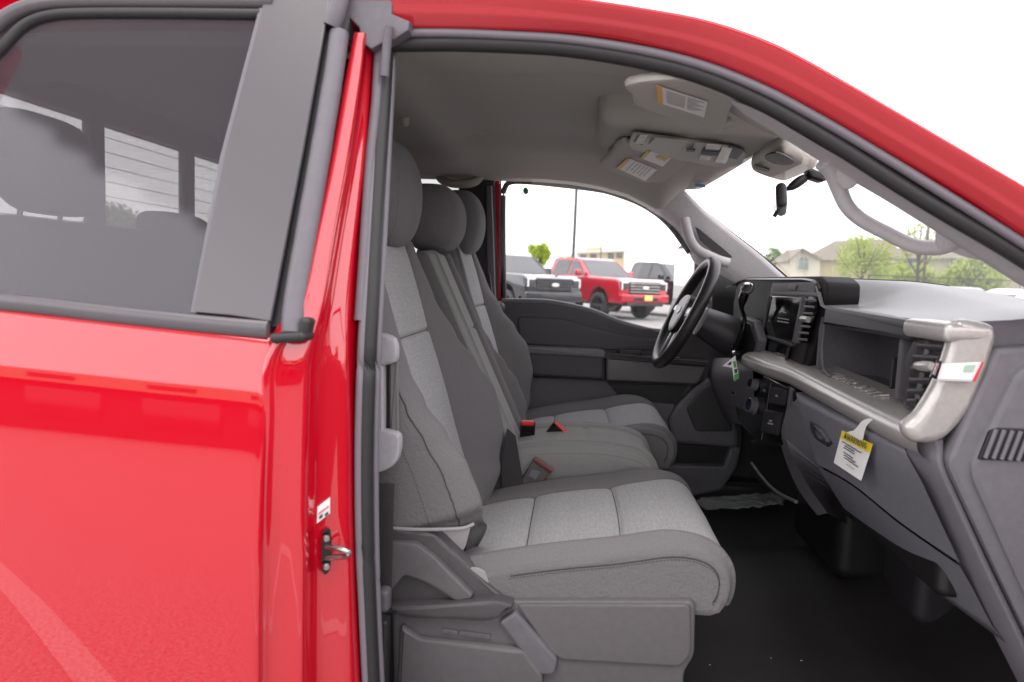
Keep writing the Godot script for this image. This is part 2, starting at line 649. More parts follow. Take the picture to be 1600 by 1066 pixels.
func setting() -> void:
	var a := pm(Color(0.52, 0.505, 0.49), 0.9)
	a.uv1_triplanar = true
	a.uv1_world_triplanar = true
	a.uv1_scale = Vector3.ONE * 0.7
	a.albedo_texture = T.asphalt
	a.normal_enabled = true
	a.normal_texture = T.asphalt_n
	a.normal_scale = 0.5
	var mb := MB.new()
	var xs := [-320.0, -120.0, -50.0, -20.0, -8.0, 0.0, 8.0, 20.0, 50.0, 120.0, 320.0]
	var zs := [320.0, 120.0, 50.0, 20.0, 8.0, 2.0, -1.0, -3.0, -4.5, -6.0, -7.5, -9.0, -10.5, -12.0, -13.5, -15.0, -17.0, -22.0, -40.0, -80.0, -160.0, -320.0]
	var rows := []
	for z in zs:
		var row := PackedVector3Array()
		for x in xs: row.append(Vector3(x, lot_height(z), z))
		rows.append(row)
	mb.grid(rows)
	var g := put("ground", mb, a, self, 180.0)
	meta(g, "", "", "", "structure")
	var wm := pm(Color(0.78, 0.77, 0.75), 0.8)
	wm.uv1_triplanar = true
	wm.uv1_world_triplanar = true
	wm.uv1_scale = Vector3.ONE * 0.8
	wm.albedo_texture = T.asphalt
	# parking stripes: the diagonal one mirrored in the rear door, and its row
	for k in 5:
		var o := Vector3(-2.9 * k, 0, 0) + Vector3(2.9, 0, 0)
		var p0 := Vector3(-2.75, 0.004, 3.22) + o
		var d := Vector3(1.12, 0, -0.97).normalized()
		var w := Vector3(d.z, 0, -d.x) * 0.06
		var m2 := MB.new()
		m2.quad(p0 - d * 2.6 + w, p0 + d * 1.9 + w, p0 + d * 1.9 - w, p0 - d * 2.6 - w)
		meta(put("parking_stripe", m2, wm, self), "", "", "", "structure")
	for k in 9:
		var m3 := MB.new()
		var x := -9.0 + 3.4 * k
		var dd := Vector3(0.62, 0, 0.78)
		var q := Vector3(x, 0.425, -24.0)
		var ww := Vector3(0.78, 0, -0.62) * 0.06
		m3.quad(q - ww, q + ww, q + ww + dd * 7.0, q - ww + dd * 7.0)
		meta(put("parking_stripe", m3, wm, self), "", "", "", "structure")

func slab(called: String, pts: Array, nrm: Vector3, thick: float, bev: float, mat: Material, parent: Node = null, crease := 40.0) -> MeshInstance3D:
	# flat polygon in space pushed out along its normal
	var b := frame_of(nrm)
	var o: Vector3 = pts[0]
	var poly := PackedVector2Array()
	var inv := b.transposed()
	for p in pts:
		var q: Vector3 = inv * (p - o)
		poly.append(Vector2(q.x, q.y))
	var mb := MB.new()
	mb.prism(poly, 0.0, thick, bev, Transform3D(b, o))
	return put(called, mb, mat, parent, crease)

func mirrored(pts: Array) -> Array:
	var out := []
	for p in pts: out.append(Vector3(p.x, p.y, -p.z))
	return out

# ---------------------------------------------------------------- outside of the cab
var rail_r := []
var rail_s := []

func skin_z(y: float) -> float:
	var d := y - 1.1
	return 1.0 - (0.22 if d > 0 else 0.12) * d * d

func cab_outside() -> void:
	trim_t = [Vector3(-0.6363, 1.9553, 0.765), Vector3(-0.3016, 1.9558, 0.765), Vector3(-0.1563, 1.9563, 0.765), Vector3(-0.0257, 1.9492, 0.765), Vector3(0.0816, 1.9333, 0.765), Vector3(0.1793, 1.9091, 0.765), Vector3(0.2773, 1.8653, 0.765), Vector3(0.3753, 1.8106, 0.765), Vector3(0.4891, 1.7491, 0.765), Vector3(0.6651, 1.6552, 0.765)]
	# --- rear door, closed
	var rd := empty("rear_door")
	var mb := MB.new()
	var rows := []
	var ys := []
	for i in 30: ys.append(0.56 + (1.49 - 0.56) * i / 29.0)
	for i in range(1, 7): ys.append(1.49 + 0.0165 * sin(i / 6.0 * PI / 2))
	for i in ys.size():
		var y: float = ys[i]
		var row := PackedVector3Array()
		var lip := 0.0
		if i >= 30: lip = 0.016 * (1.0 - cos((i - 29) / 6.0 * PI / 2))
		var xs := [-0.98, -0.9, -0.82, -0.74, -0.66, -0.58, -0.5, -0.45, -0.43, -0.4235, -0.4195, -0.418, -0.419, -0.421]
		var dz := [-0.002, 0, 0, 0, 0, 0, 0, 0, 0, -0.0008, -0.003, -0.007, -0.012, -0.03]
		for k in xs.size():
			var up: float = (0.06 * (-0.41 - xs[k])) * smoothstep(1.2, 1.5, y)
			row.append(Vector3(xs[k], y + up, skin_z(y) - lip + dz[k]))
		rows.append(row)
	mb.grid(rows)
	put("door_skin", mb, M.red, rd, 180.0)
	# belt moulding: a rounded satin strip under the glass
	var bp := [Vector3(-1.0675, 1.5416, 0.962), Vector3(-0.8093, 1.5342, 0.962), Vector3(-0.675, 1.5257, 0.962), Vector3(-0.5435, 1.5182, 0.962), Vector3(-0.424, 1.5131, 0.962)]
	var m2 := MB.new()
	m2.tube(spl(bp, 4), 0.0125, 12, 0.55, Vector3.UP)
	put("belt_moulding", m2, M.applique, rd, 60.0)
	# tinted window
	var wn := Vector3(0, 0.25, 0.97)
	var gl := [Vector3(-1.0602, 1.5529, 0.941), Vector3(-1.1152, 1.7854, 0.8812), Vector3(-1.0229, 1.9001, 0.8517), Vector3(-0.931, 1.9745, 0.8326), Vector3(-0.8484, 1.9878, 0.8292), Vector3(-0.479, 1.9901, 0.8286), Vector3(-0.5323, 1.5206, 0.9493), Vector3(-0.8238, 1.5349, 0.9456)]
	slab("window_glass", gl, wn, 0.004, 0.0, M.tint, rd)
	# black window run along the top and the rounded rear corner
	var wr := [Vector3(-0.9778, 1.5749, 0.9403), Vector3(-0.9805, 1.7279, 0.901), Vector3(-0.9475, 1.8687, 0.8648), Vector3(-0.909, 1.9289, 0.8494), Vector3(-0.88, 1.9645, 0.8402), Vector3(-0.8409, 1.9805, 0.8361), Vector3(-0.781, 1.9851, 0.8349), Vector3(-0.6471, 1.986, 0.8347), Vector3(-0.4959, 1.9849, 0.835)]
	pipe("window_seal", spl(wr, 5), 0.0085, M.rubber, rd, 10)
	var fr := [Vector3(-1.0172, 1.5733, 0.9417), Vector3(-1.0201, 1.7464, 0.8972), Vector3(-0.9835, 1.8935, 0.8594), Vector3(-0.9345, 1.9553, 0.8436), Vector3(-0.9, 1.9849, 0.8359), Vector3(-0.8542, 1.9999, 0.8321), Vector3(-0.7836, 2.0045, 0.8309), Vector3(-0.6494, 2.0052, 0.8307), Vector3(-0.4781, 2.005, 0.8308)]
	pipe("door_frame", spl(fr, 5), 0.012, M.applique, rd, 12)
	# satin pillar cover at the front of the door
	slab("pillar_cover", [Vector3(-0.4912, 2.0105, 0.8284), Vector3(-0.3882, 2.0089, 0.8288), Vector3(-0.4026, 1.7763, 0.8886), Vector3(-0.4216, 1.5233, 0.9536), Vector3(-0.4803, 1.5285, 0.9522), Vector3(-0.5384, 1.5313, 0.9515), Vector3(-0.522, 1.7734, 0.8893)], wn, 0.008, 0.003, M.applique, rd)
	slab("window_divider", [Vector3(-0.4978, 1.9912, 0.8353), Vector3(-0.4878, 1.9913, 0.8353), Vector3(-0.519, 1.7589, 0.895), Vector3(-0.5315, 1.5299, 0.9539), Vector3(-0.5399, 1.5304, 0.9538), Vector3(-0.5276, 1.7586, 0.8951)], wn, 0.006, 0.002, M.rubber_grey, rd)
	# door edge and its weatherstrip above the belt
	slab("door_edge", [Vector3(-0.3998, 2.012, 0.816), Vector3(-0.381, 2.0121, 0.816), Vector3(-0.3943, 1.7456, 0.8845), Vector3(-0.4085, 1.5152, 0.9437), Vector3(-0.4287, 1.5143, 0.9439), Vector3(-0.4137, 1.7641, 0.8797)], wn, 0.006, 0.002, M.rubber, rd)
	var ws := [Vector3(-0.3736, 1.9593, 0.8345), Vector3(-0.3749, 1.8995, 0.8499), Vector3(-0.3813, 1.783, 0.8798), Vector3(-0.3892, 1.6522, 0.9135), Vector3(-0.3943, 1.5531, 0.9389), Vector3(-0.3928, 1.5093, 0.9502)]
	var m3 := MB.new()
	m3.tube(spl(ws, 6), [0.013, 0.0135, 0.0135, 0.0135, 0.0135, 0.0135, 0.0135, 0.0135, 0.014, 0.014, 0.014, 0.014, 0.0145, 0.0145, 0.0145, 0.0145, 0.015, 0.015, 0.015, 0.015, 0.0155, 0.0155, 0.0155, 0.0155, 0.0155, 0.0155, 0.0155, 0.0155, 0.015, 0.015, 0.015], 14, 1.1)
	put("weatherstrip", m3, M.rubber_grey, rd, 60.0)
	var m4 := MB.new()
	m4.rbox(Vector3(-0.3886, 1.5051, 0.962), Vector3(0.052, 0.014, 0.04), 0.006, Basis(Vector3(0, 0, 1), 0.1))
	m4.rbox(Vector3(-0.3719, 1.5165, 0.95), Vector3(0.016, 0.032, 0.03), 0.006, Basis(Vector3(0, 0, 1), -0.15))
	put("weatherstrip_foot", m4, M.rubber, rd, 60.0)

	# --- centre pillar between the doors
	var cp := empty("centre_pillar")
	rows = []
	for L in pillar_rows():
		rows.append(PackedVector3Array(spl(L, 3)))
	var dense := []
	for k in rows[0].size():
		var col := []
		for r in rows: col.append(r[k])
		dense.append(spl(col, 5))
	var rr := []
	for i in dense[0].size():
		var row := PackedVector3Array()
		for k in dense.size(): row.append(dense[k][i])
		rr.append(row)
	var m5 := MB.new()
	m5.grid(rr)
	put("pillar_panel", m5, M.red, cp, 180.0)
	# striker
	slab("striker_plate", spl([Vector3(-0.357, 1.21, 0.92), Vector3(-0.3494, 1.2154, 0.92), Vector3(-0.3435, 1.2091, 0.92), Vector3(-0.3421, 1.1821, 0.92), Vector3(-0.3436, 1.1528, 0.92), Vector3(-0.3512, 1.1444, 0.92), Vector3(-0.3571, 1.1517, 0.92), Vector3(-0.3585, 1.1808, 0.92)], 3, true), Vector3(0.5, 0, 0.87), 0.004, 0.001, M.black_gloss, cp)
	pipe("striker_loop", spl([Vector3(-0.3499, 1.1873, 0.92), Vector3(-0.3303, 1.1917, 0.932), Vector3(-0.315, 1.1915, 0.938), Vector3(-0.3109, 1.1872, 0.936), Vector3(-0.3175, 1.1795, 0.93), Vector3(-0.3329, 1.1748, 0.924), Vector3(-0.3504, 1.169, 0.918)], 4), 0.0045, M.steel, cp, 10)
	for q in [Vector3(-0.3493, 1.2029, 0.925), Vector3(-0.3486, 1.1595, 0.925)]:
		var mq := MB.new()
		mq.lathe([Vector2(0, 0.005), Vector2(0.004, 0.005), Vector2(0.0055, 0.003), Vector2(0.0055, 0)], Transform3D(frame_of(Vector3(0.5, 0, 0.87)), q), 10)
		put("screw", mq, M.steel, cp)
	var sl := slab("safety_sticker", [Vector3(-0.3639, 1.2492, 0.9235), Vector3(-0.3431, 1.2621, 0.9235), Vector3(-0.3427, 1.2373, 0.9235), Vector3(-0.3645, 1.2242, 0.9235)], Vector3(0.5, 0, 0.87), 0.0008, 0.0, M.white, cp)
	slab("sticker_print", [Vector3(-0.3614, 1.2402, 0.9247), Vector3(-0.3444, 1.25, 0.9247), Vector3(-0.3443, 1.2481, 0.9247), Vector3(-0.3614, 1.2383, 0.9247)], Vector3(0.5, 0, 0.87), 0.0008, 0.0, M.print_red, cp)
	slab("sticker_print", [Vector3(-0.3604, 1.2355, 0.9247), Vector3(-0.3547, 1.2388, 0.9247), Vector3(-0.3546, 1.234, 0.9247), Vector3(-0.3603, 1.2307, 0.9247)], Vector3(0.5, 0, 0.87), 0.0008, 0.0, M.print, cp)
	slab("sticker_print", [Vector3(-0.3518, 1.2399, 0.9247), Vector3(-0.3462, 1.2432, 0.9247), Vector3(-0.3461, 1.2384, 0.9247), Vector3(-0.3518, 1.2352, 0.9247)], Vector3(0.5, 0, 0.87), 0.0008, 0.0, M.print, cp)
	# long upright seals of the front doorway
	var sp := [Vector3(-0.3155, 1.9521, 0.785), Vector3(-0.3134, 1.8673, 0.8), Vector3(-0.3113, 1.7181, 0.83), Vector3(-0.3084, 1.5733, 0.856), Vector3(-0.3084, 1.4685, 0.868), Vector3(-0.3083, 1.3329, 0.872), Vector3(-0.3043, 1.1836, 0.872), Vector3(-0.2986, 1.071, 0.87), Vector3(-0.2924, 0.9588, 0.866), Vector3(-0.2815, 0.7169, 0.85)]
	pipe("door_seal", spl(sp, 6), 0.0125, M.rubber, cp, 12)
	var sp2 := [Vector3(-0.3221, 1.9504, 0.79), Vector3(-0.3206, 1.8656, 0.806), Vector3(-0.3188, 1.7169, 0.838), Vector3(-0.3167, 1.5731, 0.864), Vector3(-0.3167, 1.469, 0.876), Vector3(-0.3167, 1.3343, 0.88), Vector3(-0.3128, 1.1861, 0.88), Vector3(-0.3063, 1.0743, 0.878), Vector3(-0.3002, 0.9629, 0.874), Vector3(-0.2887, 0.7226, 0.858)]
	pipe("seal_lip", spl(sp2, 6), 0.0065, M.seal, cp, 10)
	var sp3 := [Vector3(-0.3075, 1.957, 0.77), Vector3(-0.3055, 1.8712, 0.785), Vector3(-0.3017, 1.7202, 0.815), Vector3(-0.2987, 1.5735, 0.842), Vector3(-0.2978, 1.4674, 0.854), Vector3(-0.2976, 1.3301, 0.858), Vector3(-0.2934, 1.179, 0.858), Vector3(-0.2884, 1.0649, 0.856), Vector3(-0.2819, 0.9514, 0.852), Vector3(-0.2693, 0.71, 0.84)]
	pipe("seal_bead", spl(sp3, 6), 0.006, M.seal, cp, 8)
	var sp4 := [Vector3(-0.3228, 1.9544, 0.795), Vector3(-0.3208, 1.8641, 0.812), Vector3(-0.3233, 1.7654, 0.83), Vector3(-0.3215, 1.6204, 0.858), Vector3(-0.322, 1.5256, 0.872)]
	pipe("rubber_trim", spl(sp4, 5), 0.008, M.rubber_grey, cp, 10)
	# dark inside of the pillar behind the seal
	var m6 := MB.new()
	var s3 := spl(sp3, 6)
	var inn := []
	var inn2 := []
	for p in s3:
		inn.append(p + Vector3(-0.03, 0, -0.05))
		inn2.append(p + Vector3(-0.16, 0, -0.055))
	m6.grid([PackedVector3Array(s3), PackedVector3Array(inn), PackedVector3Array(inn2)])
	put("pillar_trim", m6, M.dark, cp, 60.0)
	# rubber corner where the pillar meets the roof
	var m7 := MB.new()
	m7.prism(PackedVector2Array([Vector2(-0.3909, 2.0277), Vector2(-0.2962, 2.028), Vector2(-0.2963, 1.9925), Vector2(-0.2683, 1.9815), Vector2(-0.2699, 1.9684), Vector2(-0.2914, 1.955), Vector2(-0.3132, 1.9472), Vector2(-0.327, 1.9395), Vector2(-0.3433, 1.9488), Vector2(-0.3477, 1.9715), Vector2(-0.362, 1.9846), Vector2(-0.3696, 1.9599), Vector2(-0.386, 1.973)]), 0.775, 0.822, 0.004)
	put("corner_seal", m7, M.rubber_grey, cp, 40.0)
	pipe("corner_seal", [Vector3(-0.3706, 2.0229, 0.835), Vector3(-0.376, 1.9883, 0.84), Vector3(-0.3842, 1.9671, 0.838)], 0.014, M.rubber_grey, cp, 12)
	pipe("corner_seal", spl([Vector3(-0.2975, 1.9706, 0.83), Vector3(-0.3021, 1.9448, 0.825), Vector3(-0.3064, 1.8998, 0.82)], 3), 0.007, M.rubber_grey, cp, 10)

	# --- roof rail that runs on as the windscreen pillar
	rail_r = [Vector3(-1.4312, 1.9584, 0.8), Vector3(-1.2202, 1.9662, 0.8), Vector3(-0.9384, 1.9725, 0.8), Vector3(-0.6162, 1.9769, 0.8), Vector3(-0.3499, 1.978, 0.8), Vector3(-0.2682, 1.9787, 0.8), Vector3(-0.1526, 1.9777, 0.8), Vector3(-0.0265, 1.9725, 0.802), Vector3(0.0766, 1.9578, 0.805), Vector3(0.1696, 1.9355, 0.81), Vector3(0.2603, 1.8987, 0.82), Vector3(0.3486, 1.851, 0.832), Vector3(0.4341, 1.7993, 0.845), Vector3(0.5307, 1.7386, 0.862), Vector3(0.5949, 1.6949, 0.875), Vector3(0.7143, 1.6119, 0.9)]
	rail_s = [Vector3(-1.3903, 2.0384, 0.826), Vector3(-1.1863, 2.0388, 0.826), Vector3(-0.9135, 2.0393, 0.826), Vector3(-0.6011, 2.0398, 0.826), Vector3(-0.3428, 2.0357, 0.826), Vector3(-0.2635, 2.0341, 0.826), Vector3(-0.1417, 2.0299, 0.826), Vector3(-0.0153, 2.0126, 0.828), Vector3(0.0856, 1.9969, 0.831), Vector3(0.18, 1.9773, 0.836), Vector3(0.2719, 1.9418, 0.846), Vector3(0.3617, 1.8905, 0.858), Vector3(0.4458, 1.8387, 0.871), Vector3(0.5385, 1.7798, 0.888), Vector3(0.6015, 1.7384, 0.901), Vector3(0.7124, 1.6598, 0.926)]
	for side in [1, -1]:
		var R := spl(rail_r, 4)
		var S := spl(rail_s, 4)
		var prof := [[-0.12, -0.03], [-0.02, -0.012], [0.0, 0.0], [0.06, 0.004], [0.28, 0.007], [0.36, 0.0085], [0.42, 0.0062], [0.55, 0.0066], [0.78, 0.008], [0.92, 0.007], [1.0, 0.004]]
		rows = []
		for pr in prof:
			var row := PackedVector3Array()
			for i in R.size():
				var p: Vector3 = R[i].lerp(S[i], pr[0])
				p.z += pr[1]
				p.z *= side
				if side < 0: p.y += 0.03
				row.append(p)
			rows.append(row)
		if side < 0:
			# the far rail ends where its own windscreen pillar begins
			var n := 0
			while R[n].x < 0.15: n += 1
			for k in rows.size(): rows[k] = rows[k].slice(0, n)
		var face := rows.duplicate()
		rows = [rows[rows.size() - 1].duplicate()]
		for k in rows[0].size(): rows[0][k] += Vector3(0, 0.0004, 0)
		for ex in [[0.004, -0.02], [0.012, -0.06], [0.006, -0.15]]:
			var row := PackedVector3Array()
			for i in S.size():
				var p: Vector3 = S[i] + Vector3(0.02, ex[0], ex[1])
				p.z *= side
				if row.size() < rows[0].size(): row.append(p)
			rows.append(row)
		var m8 := MB.new()
		m8.grid(face)
		m8.grid(rows)
		put("roof_rail", m8, M.red, null, 180.0)
	# roof skin spans from rail to rail with a slight crown
	rows = []
	for p in spl(rail_s, 4):
		if p.x > 0.43: break
		var row := PackedVector3Array()
		for k in 17:
			var t := -1.0 + k / 8.0
			var z: float = (p.z - 0.125) * t
			row.append(Vector3(p.x + 0.02, maxf(p.y + 0.008 + 0.032 * (1.0 - t * t), ceiling_y(p.x + 0.02, z) + 0.02), z))
		rows.append(row)
	var m9 := MB.new()
	m9.grid(rows)
	put("roof_panel", m9, M.red, null, 180.0)
	# seal along the top of the doorway: a light lip and a dark bulb
	pipe("doorway_lip", spl([Vector3(-0.3046, 1.9719, 0.797), Vector3(-0.2115, 1.9727, 0.797), Vector3(-0.1138, 1.9698, 0.797), Vector3(-0.0261, 1.9644, 0.799), Vector3(0.0774, 1.9497, 0.802), Vector3(0.1706, 1.9274, 0.807), Vector3(0.2616, 1.8906, 0.817), Vector3(0.3503, 1.842, 0.829), Vector3(0.4363, 1.7893, 0.842), Vector3(0.5028, 1.7456, 0.855), Vector3(0.599, 1.6834, 0.87), Vector3(0.7191, 1.6012, 0.895)], 5), 0.0068, M.seal, null, 10)
	pipe("doorway_seal", spl([Vector3(-0.3076, 1.9598, 0.785), Vector3(-0.2133, 1.9617, 0.785), Vector3(-0.1145, 1.9598, 0.785), Vector3(-0.0257, 1.9544, 0.787), Vector3(0.079, 1.9388, 0.79), Vector3(0.1735, 1.9155, 0.795), Vector3(0.266, 1.8749, 0.805), Vector3(0.356, 1.8233, 0.817), Vector3(0.4435, 1.7667, 0.83), Vector3(0.511, 1.7227, 0.843), Vector3(0.6083, 1.6636, 0.858), Vector3(0.7302, 1.5809, 0.883)], 5), 0.013, M.rubber, null, 12)
	# --- lower body, hood, bed and wheels
	truck_shell()

func pillar_rows() -> Array:
	return [
		[Vector3(-0.4398, 0.8292, 0.972), Vector3(-0.4283, 0.8384, 0.982), Vector3(-0.4169, 0.8381, 0.98), Vector3(-0.4072, 0.8329, 0.972), Vector3(-0.3734, 0.8319, 0.966), Vector3(-0.3643, 0.8242, 0.955), Vector3(-0.3583, 0.7987, 0.922), Vector3(-0.3162, 0.7875, 0.902), Vector3(-0.3035, 0.7746, 0.884), Vector3(-0.2998, 0.7576, 0.862)],
		[Vector3(-0.4406, 1.0088, 0.972), Vector3(-0.4292, 1.016, 0.982), Vector3(-0.418, 1.0158, 0.98), Vector3(-0.4085, 1.0119, 0.972), Vector3(-0.3753, 1.0114, 0.966), Vector3(-0.3665, 1.0056, 0.955), Vector3(-0.3609, 0.9862, 0.922), Vector3(-0.3226, 0.9777, 0.902), Vector3(-0.3113, 0.9679, 0.884), Vector3(-0.3079, 0.9549, 0.862)],
		[Vector3(-0.4394, 1.1474, 0.972), Vector3(-0.4281, 1.1529, 0.982), Vector3(-0.417, 1.1529, 0.98), Vector3(-0.4086, 1.1499, 0.972), Vector3(-0.3759, 1.1498, 0.966), Vector3(-0.3672, 1.1455, 0.955), Vector3(-0.3629, 1.1307, 0.922), Vector3(-0.3261, 1.1245, 0.902), Vector3(-0.3182, 1.1169, 0.884), Vector3(-0.316, 1.107, 0.862)],
		[Vector3(-0.439, 1.2585, 0.972), Vector3(-0.4277, 1.2627, 0.982), Vector3(-0.4168, 1.2628, 0.98), Vector3(-0.4085, 1.2607, 0.972), Vector3(-0.3761, 1.2609, 0.966), Vector3(-0.3677, 1.2578, 0.955), Vector3(-0.3635, 1.2468, 0.922), Vector3(-0.3292, 1.2424, 0.902), Vector3(-0.3234, 1.2366, 0.884), Vector3(-0.3204, 1.2293, 0.862)],
		[Vector3(-0.4369, 1.3845, 0.968), Vector3(-0.4249, 1.3873, 0.978), Vector3(-0.4149, 1.3874, 0.976), Vector3(-0.4063, 1.3865, 0.969), Vector3(-0.376, 1.387, 0.963), Vector3(-0.3677, 1.3852, 0.952), Vector3(-0.3642, 1.3788, 0.92), Vector3(-0.3332, 1.3764, 0.9), Vector3(-0.3275, 1.373, 0.882), Vector3(-0.3248, 1.3686, 0.86)],
		[Vector3(-0.4329, 1.4729, 0.962), Vector3(-0.421, 1.4747, 0.972), Vector3(-0.4129, 1.4749, 0.97), Vector3(-0.4038, 1.4746, 0.964), Vector3(-0.3745, 1.4754, 0.958), Vector3(-0.3667, 1.4747, 0.948), Vector3(-0.3642, 1.4711, 0.916), Vector3(-0.3362, 1.4703, 0.896), Vector3(-0.3316, 1.4684, 0.878), Vector3(-0.327, 1.4662, 0.856)],
		[Vector3(-0.4066, 1.5437, 0.94), Vector3(-0.3935, 1.5445, 0.945), Vector3(-0.3813, 1.5451, 0.948), Vector3(-0.3747, 1.5453, 0.944), Vector3(-0.3616, 1.5457, 0.94), Vector3(-0.356, 1.5456, 0.933), Vector3(-0.3576, 1.5445, 0.906), Vector3(-0.339, 1.5444, 0.886), Vector3(-0.3337, 1.544, 0.87), Vector3(-0.3284, 1.5434, 0.85)],
		[Vector3(-0.385, 1.6529, 0.905), Vector3(-0.3766, 1.6527, 0.912), Vector3(-0.3699, 1.6527, 0.915), Vector3(-0.3655, 1.6531, 0.912), Vector3(-0.3557, 1.6537, 0.908), Vector3(-0.3511, 1.6544, 0.9), Vector3(-0.3511, 1.656, 0.876), Vector3(-0.3362, 1.6576, 0.86), Vector3(-0.3332, 1.6587, 0.845), Vector3(-0.3287, 1.66, 0.828)],
		[Vector3(-0.3718, 1.7661, 0.874), Vector3(-0.3648, 1.7652, 0.88), Vector3(-0.3594, 1.765, 0.882), Vector3(-0.3553, 1.7654, 0.88), Vector3(-0.3472, 1.7663, 0.876), Vector3(-0.3433, 1.7678, 0.868), Vector3(-0.3423, 1.7713, 0.848), Vector3(-0.3321, 1.774, 0.834), Vector3(-0.3299, 1.7761, 0.822), Vector3(-0.3252, 1.7787, 0.808)],
		[Vector3(-0.3609, 1.8827, 0.845), Vector3(-0.3553, 1.8814, 0.85), Vector3(-0.3507, 1.8809, 0.852), Vector3(-0.3475, 1.8815, 0.85), Vector3(-0.3411, 1.8827, 0.846), Vector3(-0.3382, 1.8845, 0.84), Vector3(-0.3392, 1.8895, 0.822), Vector3(-0.3326, 1.8934, 0.808), Vector3(-0.331, 1.8965, 0.797), Vector3(-0.3265, 1.8999, 0.785)],
		[Vector3(-0.3531, 1.9624, 0.826), Vector3(-0.3485, 1.9607, 0.831), Vector3(-0.3449, 1.96, 0.833), Vector3(-0.3426, 1.9608, 0.831), Vector3(-0.3381, 1.9622, 0.827), Vector3(-0.336, 1.9643, 0.821), Vector3(-0.3371, 1.9698, 0.805), Vector3(-0.3332, 1.9744, 0.792), Vector3(-0.3322, 1.9778, 0.782), Vector3(-0.328, 1.9813, 0.772)]]

func wheel(called: String, c: Vector3, r: float, w: float, side: float, parent: Node, rim_mat: Material) -> void:
	var hub := empty(called, parent)
	var xf := Transform3D(Basis(Vector3(1, 0, 0), Vector3(0, side, 0), Vector3(0, 0, side)), c)
	if side < 0: xf = Transform3D(Basis(Vector3(-1, 0, 0), Vector3(0, 1, 0), Vector3(0, 0, -1)), c)
	var ty := MB.new()
	ty.lathe([Vector2(r * 0.62, -w * 0.5), Vector2(r * 0.9, -w * 0.5), Vector2(r, -w * 0.36), Vector2(r, w * 0.36), Vector2(r * 0.93, w * 0.48), Vector2(r * 0.72, w * 0.5), Vector2(r * 0.64, w * 0.46), Vector2(r * 0.62, w * 0.3)], xf, 36)
	put("tyre", ty, M.rubber, hub, 50.0)
	var rm := MB.new()
	rm.lathe([Vector2(r * 0.64, w * 0.4), Vector2(r * 0.6, w * 0.42), Vector2(r * 0.57, w * 0.3), Vector2(r * 0.56, -w * 0.1), Vector2(0, -w * 0.1)], xf, 32)
	for k in 6:
		var g := TAU * k / 6
		for off in [-0.13, 0.13]:
			var a := Vector3(cos(g + off * 2.0) * r * 0.12, sin(g + off * 2.0) * r * 0.12, w * 0.3)
			var b := Vector3(cos(g + off) * r * 0.59, sin(g + off) * r * 0.59, w * 0.36)
			rm.tube([xf * a, xf * b], r * 0.045, 6)
	rm.lathe([Vector2(0, w * 0.36), Vector2(r * 0.1, w * 0.36), Vector2(r * 0.16, w * 0.3), Vector2(r * 0.16, w * 0.1)], xf, 16)
	put("rim", rm, rim_mat, hub, 40.0)

